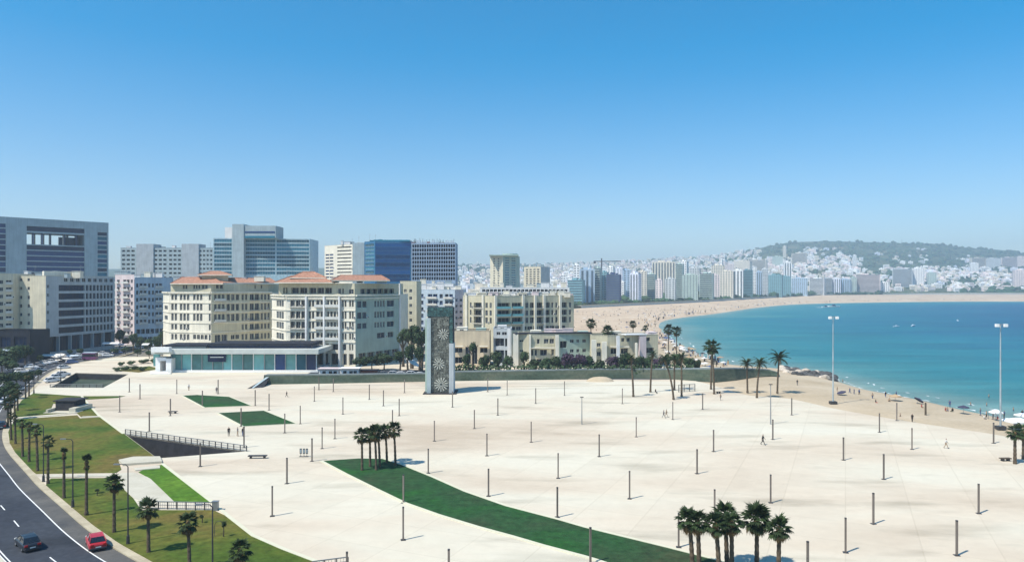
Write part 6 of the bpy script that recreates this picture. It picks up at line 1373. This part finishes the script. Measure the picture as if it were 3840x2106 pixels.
def boat(u, v, L, lb, m=M_wpaint, rz=0, wake=0):
    t_ = thing("motor_boat", lb, "boat", G(u, v, -2.0), rz); S = []
    for x, w, k in ((-.5, .8, -.1), (-.2, 1, -.15), (.2, .9, -.1), (.42, .45, .05), (.5, .02, .3)): S.append([(x * L, -w * L * .17, L * .13 + max(0, k) * L * .06), (x * L, -w * L * .12, -.1), (x * L, w * L * .12, -.1), (x * L, w * L * .17, L * .13 + max(0, k) * L * .06)])
    mb = MB(); mb.mesh_part([p for s in S for p in s], [(i * 4 + j, i * 4 + (j + 1) % 4, (i + 1) * 4 + (j + 1) % 4, (i + 1) * 4 + j) for i in range(4) for j in range(4)] + [(0, 1, 2, 3)]); inst("hull", mb.mesh("hull", m), (0, 0, 0), 0, t_)
    mb = MB(); mb.mesh_part([(-.15 * L, -.1 * L, .13 * L), (.12 * L, -.1 * L, .13 * L), (.12 * L, .1 * L, .13 * L), (-.15 * L, .1 * L, .13 * L), (-.13 * L, -.08 * L, .25 * L), (.04 * L, -.08 * L, .25 * L), (.04 * L, .08 * L, .25 * L), (-.13 * L, .08 * L, .25 * L)], [(0, 1, 5, 4), (1, 2, 6, 5), (2, 3, 7, 6), (3, 0, 4, 7), (4, 5, 6, 7)]); inst("cabin", mb.mesh("cabin", M_glass_navy if m is M_wpaint else m), (0, 0, 0), 0, t_)
    if wake:
        mb = MB(); mb.mesh_part([(-.5 * L, -.2 * L, .04), (-.5 * L, .2 * L, .04), (-wake, .35 * L, .04), (-wake, -.35 * L, .04)], [(0, 1, 2, 3)]); o = mb.mesh("wake", M_foam); w_ = inst("wake", o, (0, 0, 0), 0, t_)
boat(3128, 1152, 17, "white motor boat with a wake close to the far beach", wake=26); boat(3098, 1153, 12, "second, lower white boat just left of the motor boat", wake=0)
for i, (u, v) in enumerate(((3362, 1225), (3425, 1222), (3590, 1203))): boat(u, v, 5.0, ["left one of two tiny pale boats in the open bay", "right one of two tiny pale boats in the open bay", "tiny pale boat far out in the bay, right of the pair"][i], M_bluew, rz=.6 * i)

# ================================================================== THE TOWN ACROSS THE BAY
TW = {n_: wallm("far_" + n_, c, .12) for n_, c in (("white", (.86, .86, .84)), ("beige", (.74, .68, .57)), ("gray", (.58, .61, .61)), ("green", (.50, .60, .54)), ("teal", (.20, .38, .42)), ("navy", (.05, .08, .18)), ("pink", (.82, .71, .68)), ("blue", (.42, .54, .66)), ("lav", (.72, .75, .84)))}
M_fwin = mat("far_window", (.07, .10, .13), rough=.3, var=.4, scale=.05)
def tower_obj(u0, u1, vt, vb, d, color, style, lb, name="apartment_tower", cat="building", z0=None, depth=None, rz=None, group=None, rr=R):
    a, c = D(u0, d), D(u1, d); w = (c - a).length; ctr = (a + c) / 2; zb_ = z0 if z0 is not None else ZV(vb, d) - 6; zt_ = ZV(vt, d); H = zt_ - zb_; dp = depth or max(8, min(24, w * .8)); rz = rr.uniform(-.6, -.05) if rz is None else rz
    fh = 3.2 if H < 90 else 3.6; mb = MB(); hw = w / 2; mb.box(-hw, hw, 0, dp, 0, H, 0)
    n = int((H - 1) / fh)
    for k in range(n):
        z = H - (k + 1) * fh
        if style == 'slab': mb.box(-hw * .96, hw * .96, -.9, -.02, z - .1, z + .95, 0); mb.face([(-hw * .93, -.05, z + .95), (hw * .93, -.05, z + .95), (hw * .93, -.05, z + fh - .2), (-hw * .93, -.05, z + fh - .2)], 1)
        elif style == 'strip': mb.face([(-hw * .97, -.05, z + 1), (hw * .97, -.05, z + 1), (hw * .97, -.05, z + 2.5), (-hw * .97, -.05, z + 2.5)], 1)
        else:
            m_ = max(2, int(w / 4.2)); ww = w / m_
            for j in range(m_):
                x = -hw + ww * j
                if style == 'win': mb.face([(x + ww * .25, -.05, z + .9), (x + ww * .75, -.05, z + .9), (x + ww * .75, -.05, z + 2.4), (x + ww * .25, -.05, z + 2.4)], 1)
                elif style == 'bays' and j % 2: mb.face([(x + ww * .05, -.05, z + .2), (x + ww * .95, -.05, z + .2), (x + ww * .95, -.05, z + fh - .5), (x + ww * .05, -.05, z + fh - .5)], 1)
        m2 = max(1, int(dp / 5))
        for j in range(m2):
            y = dp * (j + .3) / m2
            for sx in (-1, 1): q = [(sx * (hw + .05), y, z + .9), (sx * (hw + .05), y + 1.7, z + .9), (sx * (hw + .05), y + 1.7, z + 2.4), (sx * (hw + .05), y, z + 2.4)]; mb.face(q, 1)
    if style == 'vert':
        m_ = max(3, int(w / 5))
        for j in range(m_): x = -hw + w * (j + .5) / m_; mb.face([(x - w / m_ * .22, -.06, 3), (x + w / m_ * .22, -.06, 3), (x + w / m_ * .22, -.06, H - 2), (x - w / m_ * .22, -.06, H - 2)], 1)
    mb.box(-hw * .5, hw * .1, dp * .3, dp * .7, H, H + 2.6, 0); mb.box(hw * .3, hw * .6, dp * .3, dp * .6, H, H + 1.6, 0)
    me = mb.mesh(name, [TW[color], M_fwin]); return tag(inst(name, me, (ctr.x, ctr.y, zb_), rz), lb, cat, group)
def prom_d(u): return lerp_tab(D0, u, 1)
TL = [(2103, 2120, 1030, 'white', 'win', 0), (2128, 2184, 1049, 'teal', 'strip', 0), (2151, 2173, 993, 'white', 'win', 1), (2175, 2230, 1009, 'blue', 'vert', 1), (2230, 2250, 1005, 'green', 'slab', 1), (2250, 2276, 1020, 'teal', 'win', 1), (2277, 2300, 1001, 'white', 'win', 2), (2273, 2323, 1028, 'navy', 'strip', 0), (2300, 2335, 1006, 'lav', 'win', 2), (2324, 2340, 1058, 'white', 'win', 1), (2336, 2364, 1012, 'blue', 'win', 1),
      (2360, 2395, 1024, 'lav', 'vert', 0), (2393, 2425, 1018, 'beige', 'win', 1), (2424, 2456, 1028, 'green', 'slab', 1), (2446, 2531, 981, 'beige', 'vert', 2), (2458, 2482, 1049, 'pink', 'win', 0), (2494, 2531, 1045, 'gray', 'win', 0), (2533, 2560, 990, 'green', 'slab', 1), (2549, 2575, 979, 'white', 'win', 2), (2562, 2617, 1030, 'green', 'win', 0), (2578, 2622, 1004, 'gray', 'win', 2), (2623, 2671, 1025, 'green', 'slab', 0),
      (2672, 2699, 1030, 'pink', 'win', 0), (2700, 2748, 1016, 'beige', 'win', 0), (2668, 2716, 994, 'beige', 'win', 2), (2700, 2708, 972, 'white', 'win', 2), (2750, 2785, 1012, 'white', 'vert', 0), (2787, 2823, 1012, 'teal', 'slab', 0), (2824, 2836, 1007, 'white', 'win', 0), (2837, 2858, 1018, 'blue', 'vert', 0), (2858, 2880, 1010, 'gray', 'win', 0), (2880, 2930, 1030, 'teal', 'win', 0), (2752, 2812, 978, 'beige', 'win', 3), (2805, 2872, 974, 'beige', 'slab', 3), (2725, 2752, 990, 'pink', 'win', 3),
      (2898, 2934, 961, 'green', 'win', 3), (2936, 2948, 922, 'beige', 'win', 3), (2942, 2968, 983, 'white', 'vert', 2), (2970, 3022, 949, 'beige', 'slab', 3), (2932, 2966, 1036, 'teal', 'win', 0), (2970, 3026, 1043, 'blue', 'win', 0), (3036, 3088, 1043, 'white', 'slab', 0), (3091, 3120, 1043, 'gray', 'slab', 0), (3121, 3151, 1043, 'lav', 'vert', 0), (3153, 3191, 1046, 'blue', 'vert', 0), (3192, 3212, 1040, 'green', 'win', 0), (3212, 3297, 1029, 'pink', 'slab', 0), (3300, 3334, 1058, 'white', 'win', 0),
      (3350, 3417, 1008, 'gray', 'slab', 2), (3419, 3462, 1005, 'white', 'win', 2), (3646, 3700, 966, 'beige', 'slab', 3), (3702, 3748, 968, 'gray', 'win', 3), (3760, 3812, 965, 'pink', 'slab', 3), (3814, 3850, 962, 'pink', 'win', 3), (3806, 3860, 1012, 'pink', 'win', 2), (3640, 3668, 985, 'white', 'win', 3), (3200, 3212, 956, 'white', 'win', 3), (3480, 3510, 1022, 'green', 'win', 2)]
tl_lab = []
cname = {'white': 'white', 'beige': 'beige', 'gray': 'grey', 'green': 'grey-green', 'teal': 'teal', 'navy': 'dark navy', 'pink': 'pinkish', 'blue': 'slate-blue', 'lav': 'pale lavender'}
sname = {'win': 'block with small windows', 'slab': 'balconied block', 'strip': 'block with window strips', 'vert': 'tower with dark vertical bays', 'bays': 'block'}
rname = {0: 'on the seafront', 1: 'just behind the seafront', 2: 'behind the seafront towers', 3: 'up the slope'}
cnt = {}
for i, q in sorted(enumerate(TL), key=lambda x: x[1][0]):
    k = (q[3], q[4], q[5]); cnt.setdefault(k, []).append(i)
for k, L_ in cnt.items():
    for j, i in enumerate(L_): tl_lab.append((i, f"far {cname[k[0]]} {sname[k[1]]} {rname[k[2]]}" + ("" if len(L_) == 1 else f", {ORDN[j]} such from the left")))
tl_lab = dict(tl_lab)
for i, (u0, u1, vt, c_, st, tier) in enumerate(TL):
    um = (u0 + u1) / 2; d0 = prom_d(um) + 35
    if tier == 3:
        p, t = on_terr(um, vt + (46 if um < 3300 else 40)); d = p.y; z0 = p.z - 4
    else:
        d = d0 + [0, 60, 240][tier]; tt = (d - prom_d(um)) / (DR - prom_d(um)); z0 = terr(um, max(0, tt)).z - 3
    tower_obj(u0, u1, vt, 0, d, c_, st, tl_lab[i], z0=z0, group="towers across the bay")
# houses of the hillside and of the flat town behind, from a few shared meshes
HM = []
for c_ in ('white', 'white', 'beige', 'pink', 'lav', 'gray'):
    for k in range(2):
        w, dp, H = [(13, 11, 8), (20, 12, 11)][k]; mb = MB(); mb.box(-w / 2, w / 2, 0, dp, -6, H, 0)
        for fl in range(int(H / 3.2)):
            for j in range(int(w / 3.5)): x = -w / 2 + 1 + j * 3.4; z = .9 + fl * 3.2; mb.face([(x, -.05, z), (x + 1.6, -.05, z), (x + 1.6, -.05, z + 1.5), (x, -.05, z + 1.5)], 1)
        mb.box(-w * .2, w * .15, dp * .3, dp * .8, H, H + 2.4, 0); HM.append((c_, mb.mesh("house", [TW[c_], M_fwin])))
HZ = []     # clusters: u0, u1, v0, v1, n, size
rh = random.Random(11)
for u0, u1, v0, v1, n, s in ((3000, 3190, 934, 1020, 62, 1.1), (3120, 3215, 990, 1035, 26, 1.1), (3180, 3350, 1010, 1085, 22, 1.0), (3340, 3560, 1015, 1085, 44, 1.0), (3345, 3480, 962, 1000, 14, .9), (3430, 3475, 930, 945, 3, .8), (3285, 3310, 950, 958, 2, .9), (3560, 3680, 985, 1060, 22, .9), (3660, 3840, 1010, 1075, 50, 1.0), (3590, 3650, 960, 1000, 8, .9),
                         (2870, 3000, 985, 1030, 22, 1.2), (2560, 2760, 985, 1010, 18, 1.2), (2150, 2560, 985, 1005, 26, 1.1)):
    for _ in range(n): HZ.append((rh.uniform(u0, u1), rh.uniform(v0, v1), s))
HZ.sort(key=lambda q: (round((q[1] - 930) / 30), q[0]))
bn = ['top', 'second', 'third', 'fourth', 'fifth', 'lowest']; ct = {}
for u, v, s in HZ:
    b_ = min(5, round((v - 930) / 30)); p, t = on_terr(u, v); c_, me = rh.choice(HM); s *= rh.uniform(.7, 1.35); k = (b_, c_); ct[k] = ct.get(k, -1) + 1
    tag(inst("hillside_house", me, p, rh.uniform(-.8, .1), None, s), f"{ordn(ct[k])} {cname[c_]} house from the left in the hillside's {bn[b_]} row", "house", "houses scattered over the far hillside")
# flat town between the blocks and the bay
MT = [(rh.uniform(1712, 1836), rh.uniform(560, 1400)) for _ in range(34)] + [(rh.uniform(1950, 2150), rh.uniform(620, 1300)) for _ in range(26)] + [(rh.uniform(1720, 2180), rh.uniform(1500, 3200)) for _ in range(46)]
MT.sort(); ct = {}
for u, d in MT:
    c_, me = rh.choice(HM); p = D(u, d); tt = (d - 930) / (DR - 930); z = terr(u, tt).z if tt > 0 else -.3; ct[c_] = ct.get(c_, -1) + 1
    tag(inst("town_house", me, (*p, z), rh.uniform(-.4, .4), None, (rh.uniform(.8, 1.5), 1.2, rh.uniform(.9, 2.4) if d < 1500 else rh.uniform(1, 2))), f"{ordn(ct[c_])} {cname[c_]} block from the left in the hazy town beyond the tan apartments", "building", "hazy town blocks beyond the tan apartments")
# tower crane and masts on the skyline
p, t = on_terr(2258, 1005)
t_ = thing("tower_crane", "thin dark tower crane above the far seafront towers", "crane", (*D(2256, 1300), 2)); H = ZV(968, 1300) - 2
for nm, q in (("mast", (-1, 1, -1, 1, 0, H)), ("jib", (-14, 34, -.6, .6, H - 6, H - 4.5)), ("counterweight", (-14, -10, -1, 1, H - 9, H - 6))): mb = MB(); mb.box(*q); inst(nm, mb.mesh(nm, M_frame_d), (0, 0, 0), 0, t_)
for u, vt, lb in ((3382, 895, "thin transmitter mast on the hilltop"),):
    p = terr(u, 1.0); t_ = thing("radio_mast", lb, "mast", p); h = ZV(vt, p.y) - p.z
    mb = MB(); mb.tube([(0, 0, 0), (0, 0, h)], [1.6, .8], 4); inst("shaft", mb.mesh("shaft", M_metal), (0, 0, 0), 0, t_)
# trees of the far hills and the seafront: uncountable
mb = MB(); ico = bmesh.new(); bmesh.ops.create_icosphere(ico, subdivisions=1, radius=1); IV = [v_.co.copy() for v_ in ico.verts]; IF = [tuple(v_.index for v_ in f_.verts) for f_ in ico.faces]; ico.free()
rt = random.Random(3)
for k in range(4200):
    u = rt.uniform(2050, 3900) if k % 5 else rt.uniform(1500, 2300); t = rt.random() ** 1.1
    p = terr(u, min(1, t)); 
    if u < 3250 and t < .62 and rt.random() < .72: continue
    if noise.noise(Vector((p.x * .004, p.y * .004, 3))) < -.12 and t < .5: continue
    s = rt.uniform(5, 13); sz = rt.uniform(.5, .9)
    mb.mesh_part([(p.x + q.x * s * rt.uniform(.8, 1.2), p.y + q.y * s, p.z + s * .3 + q.z * s * sz * rt.uniform(.8, 1.25)) for q in IV], IF)
for k in range(500):
    u = rt.uniform(2080, 3840); d = prom_d(u) + rt.uniform(17, 30); s = rt.uniform(2.5, 5.5); x = (u - U0) / F * d; z = lerp_tab(D0, u, 2) + 1
    mb.mesh_part([(x + q.x * s * rt.uniform(.8, 1.2), d + q.y * s, z + s * .5 + q.z * s * .8 * rt.uniform(.8, 1.2)) for q in IV], IF)
db = [MB() for _ in range(3)]
for k in range(2600):
    z_ = rt.random()
    if z_ < .62: u = rt.uniform(2080, 3230); t = rt.uniform(.07, .60) if u > 2850 else rt.uniform(.10, .95)
    elif z_ < .74: u = rt.uniform(1700, 2180); t = rt.uniform(.1, .9)
    else: u = rt.gauss(3460, 110) if rt.random() < .5 else rt.uniform(3560, 3850); t = rt.uniform(.05, .42)
    if u > 2850 and noise.noise(Vector((u * .012, t * 9, 5))) < -.15: continue
    p = terr(u, t); w = rt.uniform(5, 11); dp = rt.uniform(5, 9); h = rt.choice((6, 8, 9, 12, 15)) * (1.0 if u > 2900 else 1.3); a_ = rt.uniform(-.7, .1); M = Matrix.Translation(p) @ Matrix.Rotation(a_, 4, 'Z'); mbd = db[rt.randrange(3)]
    mbd.box(-w, w, -dp, dp, -8, h, 0, M); n_ = int(h / 3.1)
    for fl in range(n_): q = [M @ Vector(v_) for v_ in ((-w * .8, -dp - .06, 1 + fl * 3.1), (w * .8, -dp - .06, 1 + fl * 3.1), (w * .8, -dp - .06, 2.2 + fl * 3.1), (-w * .8, -dp - .06, 2.2 + fl * 3.1))]; mbd.face(q, 1) if rt.random() < .8 else None
    if rt.random() < .5: mbd.box(-w * .5, w * .1, -dp * .3, dp * .5, h, h + 2.5, 0, M)
for k, c_ in enumerate(('white', 'beige', 'pink')): stuff(db[k].build("distant_town", [TW[c_], M_fwin]), f"dense {cname[c_]} small houses of the hazy distant town", "town")
stuff(mb.build("hillside_trees", mat("far_trees", (.030, .075, .032), var=.6, scale=.02)), "dense dark trees covering the far hills", "trees")
# crowd and umbrellas on the long beach
mb = MB()
for k in range(800):
    i = rt.randrange(62, len(Wp) - 12) if rt.random() < .8 else rt.randrange(50, 66); w, q = Wp[i], Ip[i]; f_ = rt.random() ** 1.6 * .8 + .03; p = w.lerp(Wp[i + 1], rt.random()).lerp(q, f_); z = (-.9 + (q.z + .12) * .25) * 1 + (q.z - 0) * max(0, f_ - .3) * 1.0
    c_ = rt.randrange(5); s = rt.uniform(.8, 1.25)
    if rt.random() < .3:
        h = 2.1; n = 6; rim = [(p.x + math.cos(a_) * 1.5 * s, p.y + math.sin(a_) * 1.5 * s, z + h - .5) for a_ in [2 * math.pi * j / n for j in range(n)]]
        for j in range(n): mb.face([(p.x, p.y, z + h), rim[j], rim[(j + 1) % n]], c_)
        mb.box(p.x - .05, p.x + .05, p.y - .05, p.y + .05, z - .5, z + h, 4)
    else: mb.box(p.x - .25 * s, p.x + .25 * s, p.y - .18, p.y + .18, z - .4, z + 1.15 * s, c_); mb.box(p.x - .13, p.x + .13, p.y - .13, p.y + .13, z + 1.15 * s, z + 1.5 * s, 4)
stuff(mb.build("beach_crowd", [M_umbr[0], CL['tan'], CL['blue'], CL['white'], CL['black']]), "crowd of tiny bathers and umbrellas on the long far beach", "crowd")

# ================================================================== THE AIR
mb = MB(); mb.box(-2400, 3400, -60, 7200, -7.5, 330); 
hz = mb.mesh("haze", None); hz.materials.clear()
mh = bpy.data.materials.new("haze_air"); mh.use_nodes = True; N = mh.node_tree.nodes; N.remove(N["Principled BSDF"])
pv = N.new("ShaderNodeVolumePrincipled"); pv.inputs['Color'].default_value = (0.74, 0.88, 1.0, 1); pv.inputs['Density'].default_value = 0.00019; pv.inputs['Anisotropy'].default_value = 0.25
mh.node_tree.links.new(pv.outputs[0], N["Material Output"].inputs['Volume']); hz.materials.append(mh)
haze = bpy.data.objects.new("haze", hz); COL.objects.link(haze); haze['kind'] = 'stuff'; haze['label'] = "thin bluish summer haze over the bay"
